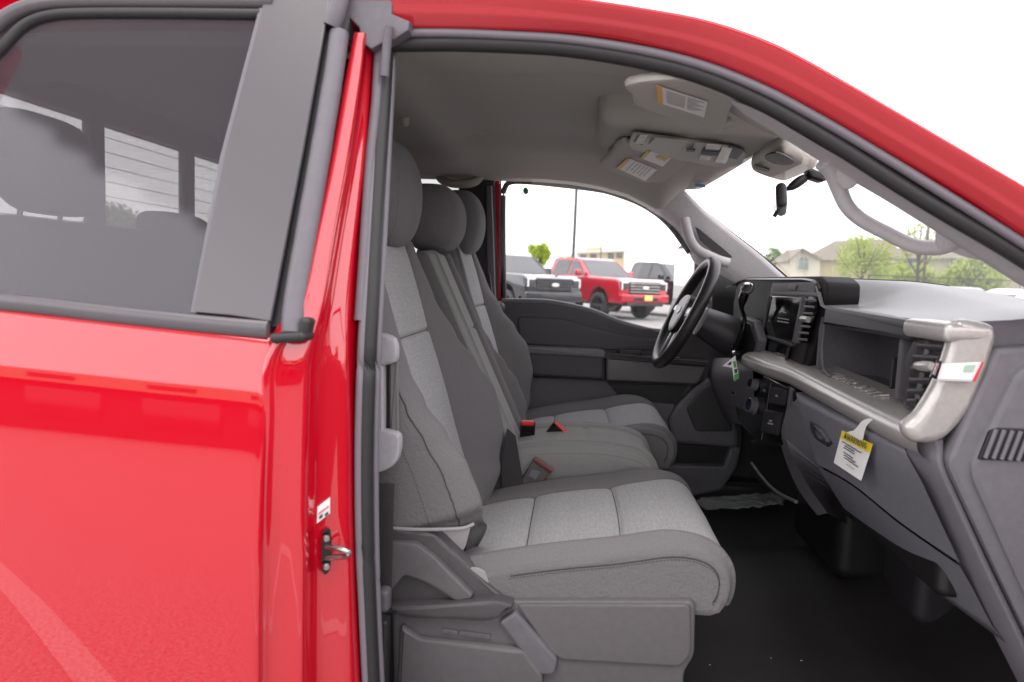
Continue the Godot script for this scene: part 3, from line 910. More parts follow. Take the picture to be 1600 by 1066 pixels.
func truck_shell() -> void:
	# rocker panels, floor pan, bed, hood and wheels: the rest of the truck beyond the doorway
	for s in [1.0, -1.0]:
		var m := MB.new()
		m.rbox(Vector3(-0.1, 0.6, 0.9 * s), Vector3(2.2, 0.2, 0.12), 0.03)
		put("rocker_panel", m, M.red, null, 60.0)
		plate("front_fender", rnd([Vector2(0.98, 0.55), Vector2(1.05, 1.35), Vector2(1.5, 1.36), Vector2(2.3, 1.3), Vector2(2.42, 1.1), Vector2(2.42, 0.62), Vector2(2.22, 0.58), Vector2(2.12, 0.86), Vector2(1.9, 0.98), Vector2(1.62, 0.96), Vector2(1.42, 0.82), Vector2(1.34, 0.55)], 0.05), 0.86 * s, 1.0 * s, 0.02, M.red)
		plate("bed_side", rnd([Vector2(-1.36, 0.6), Vector2(-1.36, 1.5), Vector2(-3.3, 1.5), Vector2(-3.34, 0.7), Vector2(-2.9, 0.64), Vector2(-2.75, 0.94), Vector2(-2.5, 1.02), Vector2(-2.2, 1.0), Vector2(-2.0, 0.86), Vector2(-1.92, 0.6)], 0.05), 0.93 * s, 1.0 * s, 0.02, M.red)
		for x in [1.78, -2.42]:
			wheel("wheel", Vector3(x, 0.42, 0.88 * s), 0.42, 0.28, s, truck, M.steel)
	var rows := []
	for i in 10:
		var x := 1.04 + 1.36 * i / 9.0
		var row := PackedVector3Array()
		for k in 13:
			var z := -0.88 + 1.76 * k / 12.0
			row.append(Vector3(x, 1.44 - 0.05 * pow(absf(z) / 0.88, 3.0) - 0.10 * pow(i / 9.0, 2.5) + (0.03 if absf(z) > 0.35 and absf(z) < 0.75 else 0.0), z))
		rows.append(row)
	var mh := MB.new()
	mh.grid(rows)
	put("hood", mh, M.red, null, 180.0)
	box("front_bumper", Vector3(2.5, 0.72, 0), Vector3(0.2, 0.3, 1.95), 0.05, M.chrome)
	box("grille", Vector3(2.42, 1.1, 0), Vector3(0.08, 0.42, 1.5), 0.03, M.dark)
	box("chassis", Vector3(-0.45, 0.52, 0), Vector3(5.4, 0.16, 0.9), 0.03, M.black)
	for x in [1.78, -2.42]:
		pipe("axle", [Vector3(x, 0.42, -0.85), Vector3(x, 0.42, 0.85)], 0.06, M.black)
	box("bed_floor", Vector3(-2.34, 0.9, 0), Vector3(1.94, 0.06, 1.86), 0.01, M.black)
	box("tailgate", Vector3(-3.32, 1.1, 0), Vector3(0.06, 0.78, 1.84), 0.02, M.red)
	box("bed_front", Vector3(-1.39, 1.2, 0), Vector3(0.05, 0.58, 1.84), 0.02, M.red)
	# front passenger door, swung wide open beyond the picture
	var d := empty("open_front_door")
	var b := Basis(Vector3(0, 1, 0), deg_to_rad(83.0))
	d.transform = Transform3D(b, Vector3(0.97, 0, 0.98))
	var outl := [Vector2(-0.02, 0.66), Vector2(-1.3, 0.66), Vector2(-1.3, 1.5), Vector2(-0.75, 1.49), Vector2(-0.4, 1.42), Vector2(-0.02, 1.4)]
	plate("door_skin", rnd(outl, 0.04), -0.02, 0.02, 0.008, M.red, d)
	plate("door_panel", rnd([Vector2(-0.06, 0.7), Vector2(-1.24, 0.7), Vector2(-1.24, 1.48), Vector2(-0.75, 1.47), Vector2(-0.4, 1.4), Vector2(-0.06, 1.38)], 0.05), -0.14, -0.022, 0.02, M.door_dark, d)
	plate("window_glass", [Vector2(-0.1, 1.42), Vector2(-0.75, 1.5), Vector2(-1.26, 1.5), Vector2(-1.24, 1.93), Vector2(-0.85, 1.92), Vector2(-0.5, 1.8)], -0.045, -0.04, 0.0, M.glass, d)
	pipe("window_frame", spl([Vector3(-0.05, 1.4, -0.04), Vector3(-0.48, 1.82, -0.06), Vector3(-0.85, 1.95, -0.07), Vector3(-1.24, 1.96, -0.07), Vector3(-1.28, 1.5, -0.04)], 5), 0.022, M.red, d)

# ---------------------------------------------------------------- inside of the cab
var trim_t := []

func near_edge(x: float) -> float:
	for i in trim_t.size() - 1:
		if x <= trim_t[i + 1].x or i == trim_t.size() - 2:
			var t: float = (x - trim_t[i].x) / (trim_t[i + 1].x - trim_t[i].x)
			return lerpf(trim_t[i].y, trim_t[i + 1].y, maxf(t, 0.0))
	return 1.94

func ceiling_y(x: float, z: float) -> float:
	var c := 2.05 - 0.12 * pow(maxf(0.0, x - 0.05), 1.5) - 0.035 * smoothstep(-0.33, -0.45, x)
	var e := near_edge(x) if z > 0 else lerpf(near_edge(x) + 0.018, 1.952, smoothstep(0.29, 0.40, x))
	var fw := smoothstep(0.1, 0.38, x)
	var a0 := lerpf(0.4, 0.12, fw)
	var a := absf(z)
	var y := c - 0.03 * smoothstep(0.3, 0.47, a)
	return lerpf(y, e, pow(smoothstep(0.40, 0.83, a), 1.3)) if z < 0 else lerpf(y, e, pow(clampf((a - a0) / (0.765 - a0), 0, 1), lerpf(1.6, 1.0, fw)))

func cab_inside() -> void:
	var mb := MB.new()
	# floor, one rubber sheet that climbs the firewall
	var fx := [-1.25, -0.6, -0.3, 0.0, 0.3, 0.6, 0.75, 0.86, 0.95, 1.0, 1.02, 1.03]
	var rows := []
	for i in fx.size():
		var row := PackedVector3Array()
		for k in 23:
			var z := -0.86 + 1.74 * k / 22.0
			var hump := 0.07 * smoothstep(0.3, 0.1, absf(z)) * smoothstep(0.3, 0.75, fx[i])
			var rise: float = [0, 0, 0, 0, 0, 0, 0.015, 0.07, 0.16, 0.3, 0.5, 0.72][i]
			row.append(Vector3(fx[i], 0.77 + hump + rise, z))
		rows.append(row)
	mb.grid(rows)
	put("floor_covering", mb, M.floor, null, 180.0)
	box("sill_plate", Vector3(0.2, 0.775, 0.9), Vector3(1.3, 0.06, 0.11), 0.015, M.dark)
	box("sill_plate", Vector3(0.2, 0.79, -0.85), Vector3(1.3, 0.1, 0.14), 0.03, M.black)
	# headliner
	rows = []
	for i in 46:
		var x := -1.24 + (0.40 + 1.24) * i / 45.0
		var row := PackedVector3Array()
		row.append(Vector3(x, near_edge(x) + 0.02, 0.79))
		row.append(Vector3(x, near_edge(x) + 0.004, 0.775))
		for k in 41:
			var z := 0.765 - (0.765 + 0.83) * k / 40.0
			row.append(Vector3(x, ceiling_y(x, z), z))
		row.append(Vector3(x, ceiling_y(x, -0.83) + 0.03, -0.86))
		rows.append(row)
	var m2 := MB.new()
	m2.grid(rows)
	var hl := put("headliner", m2, M.headliner, null, 180.0)
	# front edge of the headliner rolls up to the glass
	var fr := []
	for j in 5:
		var row := PackedVector3Array()
		for k in 33:
			var z := 0.72 - 1.5 * k / 32.0
			var bulge := 0.07 * (1.0 - pow(z / 0.8, 2.0))
			row.append(Vector3(0.40 + (bulge + 0.05) * j / 4.0, lerpf(ceiling_y(0.40, z), lerpf(1.988 - 0.03 * pow(z / 0.78, 2.0), ceiling_y(0.40, z) - 0.02, smoothstep(0.0, 0.35, z)), pow(j / 4.0, 1.4)), z))
		fr.append(row)
	var m3 := MB.new()
	m3.grid(fr)
	put("header_trim", m3, M.headliner, null, 180.0)
	for q in [Vector3(-0.4754, 2, 0.0289), Vector3(0.0539, 2.02, -0.1584)]:
		var mq := MB.new()
		mq.lathe([Vector2(0, -0.006), Vector2(0.007, -0.006), Vector2(0.009, -0.002), Vector2(0.012, -0.002), Vector2(0.012, 0.03)], Transform3D(Basis(Vector3(1, 0, 0), PI / 2 * -1.0) * Basis.IDENTITY, q), 14)
		put("liner_clip", mq, M.console, hl)
	overhead()
	pillars()
	far_side()
	rear_cab()
	glass_and_mirror()

func overhead() -> void:
	var oc := empty("overhead_console")
	# housing that drops from the headliner
	var m := MB.new()
	m.rbox(Vector3(0.27, 2.025, 0.0), Vector3(0.46, 0.115, 0.36), 0.045, Basis(Vector3(0, 0, 1), -0.05), 4)
	put("console_housing", m, M.headliner, oc, 60.0)
	var dn := Vector3(0, -1, 0)
	slab("console_face", rnd([Vector2(0.1217, 0.0495), Vector2(0.1235, 0.1622), Vector2(0.2658, 0.0964), Vector2(0.3845, 0.0387), Vector2(0.4424, -0.0305), Vector2(0.4745, -0.2203), Vector2(0.4074, -0.263), Vector2(0.2747, -0.1552), Vector2(0.1334, -0.0155)].map(func(p): return p), 0.012).map(func(p): return Vector3(p.x, 1.966, p.y)), dn, 0.012, 0.005, M.console, oc)
	slab("glasses_bin", [Vector3(0.1696, 1.953, 0.089), Vector3(0.1764, 1.953, 0.1659), Vector3(0.2584, 1.953, 0.1376), Vector3(0.2618, 1.953, -0.0273)], dn, 0.006, 0.003, M.console, oc)
	slab("vent_opening", [Vector3(0.1318, 1.953, 0.1084), Vector3(0.1373, 1.953, 0.1834), Vector3(0.1601, 1.953, 0.1642), Vector3(0.1564, 1.953, 0.0633)], dn, 0.002, 0.0, M.black, oc)
	for k in 7:
		var t := k / 6.0
		var a: Vector3 = Vector3(0.1362, 1.951, 0.0955).lerp(Vector3(0.1386, 1.951, 0.1861), t)
		pipe("vent_slat", [a, a + Vector3(0.02, 0.0, -0.002)], 0.0022, M.lens, oc, 6)
	slab("switch_panel", [Vector3(0.287, 1.953, 0.0201), Vector3(0.2815, 1.953, 0.1173), Vector3(0.37, 1.953, 0.0801), Vector3(0.4062, 1.953, -0.1326), Vector3(0.3315, 1.953, -0.1031)], dn, 0.005, 0.002, M.console, oc)
	slab("switch_slot", [Vector3(0.2699, 1.947, 0.0587), Vector3(0.293, 1.947, 0.0531), Vector3(0.2972, 1.947, 0.0191), Vector3(0.2737, 1.947, 0.0249)], dn, 0.002, 0.0, M.black, oc)
	slab("map_light", [Vector3(0.3088, 1.947, 0.1279), Vector3(0.3443, 1.947, 0.1164), Vector3(0.3529, 1.947, 0.0605), Vector3(0.3146, 1.947, 0.0725)], dn, 0.003, 0.001, M.lens, oc)
	slab("light_bezel", [Vector3(0.313, 1.947, 0.0385), Vector3(0.3567, 1.947, 0.0267), Vector3(0.3642, 1.947, -0.0263), Vector3(0.3176, 1.947, -0.005)], dn, 0.002, 0.0, M.dark, oc)
	slab("map_light", [Vector3(0.3209, 1.947, -0.0228), Vector3(0.3532, 1.947, -0.0371), Vector3(0.3593, 1.947, -0.0941), Vector3(0.3242, 1.947, -0.0696)], dn, 0.003, 0.001, M.lens, oc)
	slab("light_bezel", [Vector3(0.31, 1.947, 0.0719), Vector3(0.3546, 1.947, 0.0522), Vector3(0.3565, 1.947, 0.0353), Vector3(0.3115, 1.947, 0.0469)], dn, 0.002, 0.0, M.dark, oc)
	slab("rear_button", [Vector3(0.3526, 1.949, 0.091), Vector3(0.3818, 1.949, 0.07), Vector3(0.4092, 1.949, -0.129), Vector3(0.375, 1.949, -0.1136)], dn, 0.006, 0.003, M.lens, oc)
	slab("microphone", [Vector3(0.3717, 1.955, 0.086), Vector3(0.423, 1.955, 0.0261), Vector3(0.4332, 1.955, -0.1005), Vector3(0.3954, 1.955, -0.0672)], dn, 0.006, 0.003, M.mid, oc)
	# sun visors with their printed labels
	var v := empty("sun_visor")
	slab("visor_panel", spl([Vector3(0.0681, 1.925, 0.7569), Vector3(0.0802, 1.925, 0.6943), Vector3(0.0947, 1.925, 0.6242), Vector3(0.1607, 1.925, 0.5394), Vector3(0.2501, 1.925, 0.4328), Vector3(0.279, 1.925, 0.4127), Vector3(0.2797, 1.925, 0.4682), Vector3(0.2667, 1.925, 0.5659), Vector3(0.2445, 1.925, 0.6811), Vector3(0.1557, 1.925, 0.7867)], 4, true), dn, 0.016, 0.007, M.headliner, v)
	slab("visor_label", [Vector3(0.1126, 1.907, 0.7689), Vector3(0.2085, 1.907, 0.6775), Vector3(0.2226, 1.907, 0.5676), Vector3(0.1266, 1.907, 0.6679)], dn, 0.0008, 0.0, M.white, v)
	slab("label_band", [Vector3(0.1121, 1.9055, 0.7744), Vector3(0.1206, 1.9055, 0.7679), Vector3(0.1359, 1.9055, 0.6621), Vector3(0.126, 1.9055, 0.6739)], dn, 0.0008, 0.0, M.orange_print, v)
	for k in 9:
		var t := (k + 1.0) / 10.5
		var a: Vector3 = Vector3(0.1262, 1.9055, 0.7542).lerp(Vector3(0.1401, 1.9055, 0.6624), t)
		var b: Vector3 = Vector3(0.2052, 1.9055, 0.6792).lerp(Vector3(0.2167, 1.9055, 0.588), t)
		var a2 := a.lerp(b, 0.04)
		var mid := a.lerp(b, 0.52 if k % 3 else 0.46)
		var w := Vector3(0.0, 0, 0.0007)
		for seg in [[a2, a.lerp(b, 0.5)], [a.lerp(b, 0.55), a.lerp(b, 0.96 - 0.1 * (k % 3))]]:
			slab("label_print", [seg[0] - w, seg[1] - w, seg[1] + w, seg[0] + w], dn, 0.0006, 0.0, M.print_grey, v)
	pipe("visor_pivot", [Vector3(0.2695, 1.918, 0.4496), Vector3(0.2961, 1.93, 0.4475)], 0.007, M.console, v)
	var v2 := empty("sun_visor")
	slab("visor_panel", spl([Vector3(0.0642, 1.972, -0.3156), Vector3(0.0834, 1.972, -0.0886), Vector3(0.1042, 1.972, 0.065), Vector3(0.164, 1.972, 0.0076), Vector3(0.2975, 1.972, -0.1562), Vector3(0.3139, 1.972, -0.2147), Vector3(0.3073, 1.972, -0.4224), Vector3(0.2897, 1.972, -0.7113), Vector3(0.2693, 1.972, -0.7315), Vector3(0.1523, 1.972, -0.5137)], 4, true), dn, 0.016, 0.007, M.headliner, v2)
	slab("visor_label", [Vector3(0.1349, 1.954, -0.136), Vector3(0.2413, 1.954, -0.3315), Vector3(0.2296, 1.954, -0.5795), Vector3(0.1138, 1.954, -0.3156)], dn, 0.0008, 0.0, M.white, v2)
	slab("label_band", [Vector3(0.1344, 1.9525, -0.1275), Vector3(0.1447, 1.9525, -0.1464), Vector3(0.1271, 1.9525, -0.3405), Vector3(0.1133, 1.9525, -0.3063)], dn, 0.0008, 0.0, M.orange_print, v2)
	slab("visor_label", [Vector3(0.179, 1.954, -0.0162), Vector3(0.2559, 1.954, -0.1293), Vector3(0.2509, 1.954, -0.2704), Vector3(0.1699, 1.954, -0.1312)], dn, 0.0008, 0.0, M.white, v2)
	slab("label_band", [Vector3(0.1783, 1.9525, -0.0082), Vector3(0.1884, 1.9525, -0.0249), Vector3(0.1799, 1.9525, -0.1414), Vector3(0.1692, 1.9525, -0.1227)], dn, 0.0008, 0.0, M.orange_print, v2)
	slab("label_band", [Vector3(0.2146, 1.9525, -0.0773), Vector3(0.2462, 1.9525, -0.122), Vector3(0.2442, 1.9525, -0.1738), Vector3(0.2107, 1.9525, -0.1169)], dn, 0.0006, 0.0, M.orange_print, v2)
	for k in 6:
		var t := (k + 1.0) / 7.0
		var a: Vector3 = Vector3(0.1499, 1.9525, -0.1664).lerp(Vector3(0.2313, 1.9525, -0.3114), t)
		var b: Vector3 = Vector3(0.133, 1.9525, -0.3396).lerp(Vector3(0.2221, 1.9525, -0.5256), t)
		var w := Vector3(0.0016, 0, 0.0)
		for seg in [[0.06, 0.46], [0.54, 0.95 - 0.12 * (k % 2)]]:
			var p: Vector3 = a.lerp(b, seg[0])
			var q: Vector3 = a.lerp(b, seg[1])
			slab("label_print", [p - w, q - w, q + w, p + w], dn, 0.0006, 0.0, M.print_grey, v2)
	pipe("visor_pivot", [Vector3(0.2748, 1.965, -0.1201), Vector3(0.308, 1.965, -0.1753)], 0.008, M.dark, v2)

func strip(rows_in: Array, n := 5) -> MB:
	# smooth sheet through rows of equally many points
	var rows := []
	for r in rows_in: rows.append(PackedVector3Array(spl(r, n)))
	var mb := MB.new()
	mb.grid(rows)
	return mb

func pillars() -> void:
	# near windscreen pillar trim with its grab handle
	var np := empty("windscreen_pillar_trim")
	var rows := [
		[Vector3(0.2212, 1.8781, 0.8), Vector3(0.2671, 1.8594, 0.805), Vector3(0.3581, 1.8066, 0.815), Vector3(0.4601, 1.7458, 0.83), Vector3(0.609, 1.6567, 0.858), Vector3(0.731, 1.5741, 0.883)],
		[Vector3(0.2286, 1.8834, 0.765), Vector3(0.2761, 1.8632, 0.77), Vector3(0.3704, 1.8068, 0.78), Vector3(0.476, 1.7442, 0.795), Vector3(0.6324, 1.6516, 0.82), Vector3(0.756, 1.5662, 0.85)],
		[Vector3(0.2429, 1.8809, 0.745), Vector3(0.2933, 1.8576, 0.75), Vector3(0.3825, 1.8022, 0.76), Vector3(0.4808, 1.7401, 0.775), Vector3(0.6361, 1.6467, 0.8), Vector3(0.7627, 1.5616, 0.83)],
		[Vector3(0.2576, 1.872, 0.735), Vector3(0.3112, 1.8432, 0.738), Vector3(0.3952, 1.7935, 0.745), Vector3(0.4877, 1.7382, 0.76), Vector3(0.6411, 1.6416, 0.785), Vector3(0.7656, 1.557, 0.815)],
		[Vector3(0.2691, 1.8717, 0.72), Vector3(0.3219, 1.8408, 0.722), Vector3(0.4068, 1.7883, 0.73), Vector3(0.4986, 1.7325, 0.745), Vector3(0.6479, 1.6354, 0.77), Vector3(0.7727, 1.5507, 0.8)],
		[Vector3(0.2821, 1.8789, 0.69), Vector3(0.3382, 1.8472, 0.692), Vector3(0.4251, 1.7955, 0.7), Vector3(0.5193, 1.7382, 0.715), Vector3(0.673, 1.6338, 0.74), Vector3(0.8007, 1.5458, 0.77)]]
	put("trim_panel", strip(rows, 6), M.pillar, np, 180.0)
	var hp := spl([Vector3(0.3865, 1.8027, 0.735), Vector3(0.4017, 1.7885, 0.728), Vector3(0.4181, 1.7651, 0.715), Vector3(0.4379, 1.7368, 0.705), Vector3(0.4653, 1.7158, 0.7), Vector3(0.5064, 1.6959, 0.7), Vector3(0.5449, 1.6777, 0.705), Vector3(0.5752, 1.6742, 0.715), Vector3(0.5898, 1.681, 0.73), Vector3(0.5922, 1.6909, 0.745)], 4)
	var m := MB.new()
	var rad := []
	for i in hp.size():
		var t := float(i) / (hp.size() - 1)
		rad.append(0.0122 + 0.005 * pow(absf(t * 2 - 1), 3.0))
	m.tube(hp, rad, 16, 0.95, Vector3(0, 0, 1))
	put("grab_handle", m, M.pillar, np, 60.0)
	slab("handle_root", spl([Vector3(0.5643, 1.7043, 0.735), Vector3(0.5849, 1.705, 0.735), Vector3(0.6055, 1.6861, 0.735), Vector3(0.6452, 1.6621, 0.735), Vector3(0.6174, 1.6591, 0.735), Vector3(0.5886, 1.6659, 0.735), Vector3(0.5694, 1.6692, 0.735)], 3, true), Vector3(-0.3, -0.5, 0.8), 0.012, 0.005, M.pillar, np)
	slab("handle_root", spl([Vector3(0.3821, 1.8104, 0.735), Vector3(0.416, 1.7937, 0.735), Vector3(0.4386, 1.7748, 0.735), Vector3(0.4284, 1.7588, 0.735), Vector3(0.4149, 1.7604, 0.735), Vector3(0.3997, 1.7815, 0.735)], 3, true), Vector3(-0.3, -0.5, 0.8), 0.012, 0.005, M.pillar, np)
	# far windscreen pillar trim
	var fp := empty("windscreen_pillar_trim")
	var fr := [
		[Vector3(0.2634, 1.8852, -0.85), Vector3(0.3285, 1.8465, -0.852), Vector3(0.3846, 1.8003, -0.855), Vector3(0.4381, 1.7249, -0.86), Vector3(0.465, 1.6846, -0.862), Vector3(0.531, 1.6481, -0.868), Vector3(0.6374, 1.5888, -0.875)],
		[Vector3(0.2732, 1.891, -0.81), Vector3(0.3375, 1.8555, -0.815), Vector3(0.3933, 1.8077, -0.82), Vector3(0.4436, 1.7357, -0.825), Vector3(0.4729, 1.6985, -0.83), Vector3(0.5379, 1.6626, -0.835), Vector3(0.6437, 1.604, -0.845)],
		[Vector3(0.2936, 1.9083, -0.79), Vector3(0.3571, 1.8778, -0.795), Vector3(0.4172, 1.8283, -0.8), Vector3(0.4737, 1.7643, -0.805), Vector3(0.5145, 1.728, -0.81), Vector3(0.585, 1.6881, -0.82), Vector3(0.6964, 1.6254, -0.835)],
		[Vector3(0.3591, 1.9504, -0.775), Vector3(0.409, 1.9205, -0.785), Vector3(0.469, 1.8667, -0.79), Vector3(0.5531, 1.8042, -0.795), Vector3(0.608, 1.7641, -0.8), Vector3(0.6791, 1.7127, -0.81), Vector3(0.7769, 1.6382, -0.825)],
		[Vector3(0.3817, 1.9603, -0.775), Vector3(0.4251, 1.9233, -0.785), Vector3(0.4825, 1.8742, -0.79), Vector3(0.5665, 1.8117, -0.795), Vector3(0.6262, 1.7694, -0.8), Vector3(0.6971, 1.7205, -0.81), Vector3(0.8001, 1.6392, -0.825)],
		[Vector3(0.3897, 1.9685, -0.8), Vector3(0.4336, 1.9288, -0.81), Vector3(0.4915, 1.8792, -0.815), Vector3(0.5763, 1.8162, -0.82), Vector3(0.6365, 1.7735, -0.825), Vector3(0.7081, 1.7241, -0.835), Vector3(0.812, 1.6421, -0.85)]]
	put("trim_panel", strip(fr, 5), M.pillar, fp, 180.0)
	var fh := spl([Vector3(0.4051, 1.846, -0.79), Vector3(0.4147, 1.8029, -0.775), Vector3(0.4305, 1.7609, -0.77), Vector3(0.458, 1.7291, -0.77), Vector3(0.4939, 1.7116, -0.77), Vector3(0.5377, 1.6946, -0.775), Vector3(0.5774, 1.6869, -0.785)], 4)
	var m2 := MB.new()
	m2.tube(fh, 0.016, 12, 1.2, Vector3(0, 0, 1))
	put("grab_handle", m2, M.pillar, fp, 60.0)
	slab("handle_recess", [Vector3(0.4428, 1.8184, -0.782), Vector3(0.4597, 1.8096, -0.782), Vector3(0.5499, 1.7423, -0.782), Vector3(0.589, 1.7108, -0.782), Vector3(0.576, 1.6986, -0.782), Vector3(0.5089, 1.7314, -0.782), Vector3(0.4647, 1.7675, -0.782)], Vector3(0, 0, 1), 0.003, 0.001, M.dark, fp)
	pipe("pillar_seal", spl([Vector3(0.3821, 1.9776, -0.8), Vector3(0.4002, 1.9501, -0.8), Vector3(0.4419, 1.9079, -0.81), Vector3(0.4961, 1.8671, -0.81), Vector3(0.5806, 1.8065, -0.815), Vector3(0.7069, 1.7215, -0.83), Vector3(0.8169, 1.6399, -0.85)], 4), 0.006, M.black, fp, 8)

func far_side() -> void:
	# driver's door, closed, seen from inside
	var d := empty("driver_door")
	var z := -0.80
	var body := [Vector2(-0.2812, 1.51), Vector2(-0.1183, 1.5145), Vector2(-0.0198, 1.504), Vector2(0.0786, 1.4839), Vector2(0.1651, 1.4535), Vector2(0.2507, 1.4306), Vector2(0.3475, 1.418), Vector2(0.6082, 1.4205), Vector2(0.6734, 1.3269), Vector2(0.6808, 0.9835), Vector2(0.6679, 0.8954), Vector2(0.6145, 0.7989), Vector2(0.5078, 0.7687), Vector2(0.3629, 0.7459), Vector2(-0.2506, 0.7186)]
	plate("door_panel", body, -0.86, z, 0.012, M.door_dark, d)
	var cap := MB.new()
	cap.tube(spl([Vector3(-0.2825, 1.5021, -0.815), Vector3(-0.1186, 1.5066, -0.815), Vector3(-0.0195, 1.4961, -0.815), Vector3(0.0795, 1.4758, -0.815), Vector3(0.1664, 1.4453, -0.815), Vector3(0.2526, 1.4223, -0.815), Vector3(0.3498, 1.4096, -0.815), Vector3(0.6121, 1.4122, -0.815)], 4), 0.014, 10)
	put("sill_cap", cap, M.top_pad, d, 60.0)
	plate("upper_panel", rnd([Vector2(-0.2183, 1.4466), Vector2(-0.0414, 1.4472), Vector2(0.0818, 1.4161), Vector2(0.2282, 1.3888), Vector2(0.3363, 1.3842), Vector2(0.3389, 1.3404), Vector2(0.1589, 1.3315), Vector2(-0.2039, 1.3384)], 0.02), z - 0.01, z + 0.008, 0.006, M.door_dark, d)
	plate("lower_panel", rnd([Vector2(-0.2285, 1.2075), Vector2(0.1406, 1.2172), Vector2(0.2057, 1.1364), Vector2(0.4209, 1.1312), Vector2(0.4212, 0.9697), Vector2(-0.2174, 0.9298)], 0.01), z - 0.01, z + 0.006, 0.004, M.mid, d)
	plate("armrest_pad", rnd([Vector2(-0.2037, 1.332), Vector2(0.1271, 1.3338), Vector2(0.1377, 1.2209), Vector2(-0.1944, 1.2227)], 0.012), z, -0.725, 0.012, M.door_dark, d)
	plate("armrest_top", rnd([Vector2(-0.2083, 1.3371), Vector2(0.1077, 1.3381), Vector2(0.1318, 1.3297), Vector2(0.1282, 1.3079), Vector2(-0.2024, 1.3107)], 0.006), z, -0.715, 0.006, M.top_pad, d)
	plate("switch_plinth", rnd([Vector2(0.1332, 1.3076), Vector2(0.5131, 1.3006), Vector2(0.4899, 1.2302), Vector2(0.4672, 1.2218), Vector2(0.1378, 1.2185)], 0.008), z, -0.725, 0.008, M.switch_silver, d)
	plate("switch_ledge", rnd([Vector2(0.118, 1.3261), Vector2(0.5216, 1.313), Vector2(0.5135, 1.2959), Vector2(0.1334, 1.3028)], 0.004), z, -0.72, 0.003, M.dark, d)
	for k in 3:
		box("window_switch", Vector3(0.3416, 1.3212, -0.745) + Vector3(0.03 * k, -0.002 * k, 0), Vector3(0.024, 0.012, 0.03), 0.003, M.black_gloss, d)
	box("door_pull", Vector3(0.2253, 1.3247, -0.77), Vector3(0.09, 0.03, 0.04), 0.008, M.black, d)
	plate("storage_recess", [Vector2(0.1488, 1.2003), Vector2(0.4591, 1.2096), Vector2(0.4158, 1.1358), Vector2(0.2176, 1.142)], z - 0.01, z + 0.0085, 0.002, M.black, d)
	plate("speaker_panel", rnd([Vector2(0.4144, 1.1351), Vector2(0.4766, 1.2073), Vector2(0.5487, 1.2623), Vector2(0.6201, 1.181), Vector2(0.6623, 1.0119), Vector2(0.6576, 0.9771), Vector2(0.4094, 0.9814), Vector2(0.3849, 1.0693)], 0.02), z - 0.01, z + 0.03, 0.014, M.mid, d)
	plate("speaker_grille", rnd([Vector2(0.4508, 1.1253), Vector2(0.503, 1.1965), Vector2(0.5527, 1.2283), Vector2(0.6105, 1.1344), Vector2(0.6332, 1.0431), Vector2(0.4945, 1.0347)], 0.015), z, z + 0.036, 0.004, M.dark, d)
	plate("map_pocket", rnd([Vector2(0.3688, 0.9962), Vector2(0.4175, 0.9819), Vector2(0.3986, 0.8986), Vector2(0.6034, 0.907), Vector2(0.6268, 0.9801), Vector2(0.6669, 0.9802), Vector2(0.6557, 0.903), Vector2(0.6049, 0.8126), Vector2(0.5066, 0.7834), Vector2(0.2857, 0.7605), Vector2(0.1775, 0.9594)], 0.008), z, z + 0.045, 0.01, M.mid, d)
	plate("pocket_inside", [Vector2(0.3967, 0.9757), Vector2(0.6315, 0.9754), Vector2(0.6105, 0.8994), Vector2(0.3969, 0.8905)], z - 0.01, z + 0.01, 0.002, M.black, d)
	pipe("lock_knob", [Vector3(-0.2115, 1.5046, -0.83), Vector3(-0.2124, 1.527, -0.83)], 0.006, M.black, d, 8)
	slab("window_glass", [Vector3(-0.2963, 1.4231, -0.8774), Vector3(-0.3057, 2.0006, -0.7619), Vector3(-0.0661, 1.9885, -0.7643), Vector3(0.244, 1.9286, -0.7763), Vector3(0.4735, 1.7268, -0.8166), Vector3(0.6511, 1.614, -0.8392), Vector3(0.6771, 1.3924, -0.8835), Vector3(0.2619, 1.3721, -0.8876)], Vector3(0, 0.2, -0.98), 0.004, 0.0, M.glass, d)
	pipe("window_seal", spl([Vector3(-0.2786, 1.5011, -0.85), Vector3(-0.2898, 1.7253, -0.85), Vector3(-0.2965, 1.8974, -0.85), Vector3(-0.2934, 1.9464, -0.85), Vector3(-0.2696, 1.9739, -0.85), Vector3(-0.1903, 1.976, -0.85), Vector3(-0.0667, 1.9673, -0.85), Vector3(0.0561, 1.9562, -0.85), Vector3(0.1346, 1.9416, -0.85), Vector3(0.253, 1.8994, -0.85), Vector3(0.3532, 1.8303, -0.85), Vector3(0.4414, 1.7222, -0.85)], 4), 0.011, M.rubber, d, 10)
	slab("glass_sticker", spl([Vector3(-0.203, 1.9454, -0.7679), Vector3(-0.1931, 1.9364, -0.7697), Vector3(-0.1927, 1.9226, -0.7725), Vector3(-0.2022, 1.9177, -0.7735), Vector3(-0.212, 1.9244, -0.7721), Vector3(-0.2124, 1.9382, -0.7694)], 2, true), Vector3(0, 0, 1), 0.001, 0.0, M.green, d)
	plate("door_skin", [Vector2(-0.3343, 1.4259), Vector2(-0.0701, 1.4273), Vector2(0.0879, 1.3978), Vector2(0.2715, 1.3489), Vector2(0.4257, 1.3407), Vector2(0.7784, 1.3477), Vector2(0.8458, 0.4118), Vector2(-0.2928, 0.3206)], -1.0, -0.96, 0.01, M.red, d)
	plate("door_edge", [Vector2(-0.3315, 1.9788), Vector2(-0.3066, 1.9795), Vector2(-0.2806, 1.5012), Vector2(-0.3083, 1.5)], -0.93, -0.85, 0.003, M.red, d)
	plate("mirror_sail", [Vector2(0.5301, 1.6383), Vector2(0.5868, 1.6502), Vector2(0.6466, 1.6137), Vector2(0.6458, 1.4176), Vector2(0.5497, 1.4131)], -0.9, -0.85, 0.005, M.black, d)
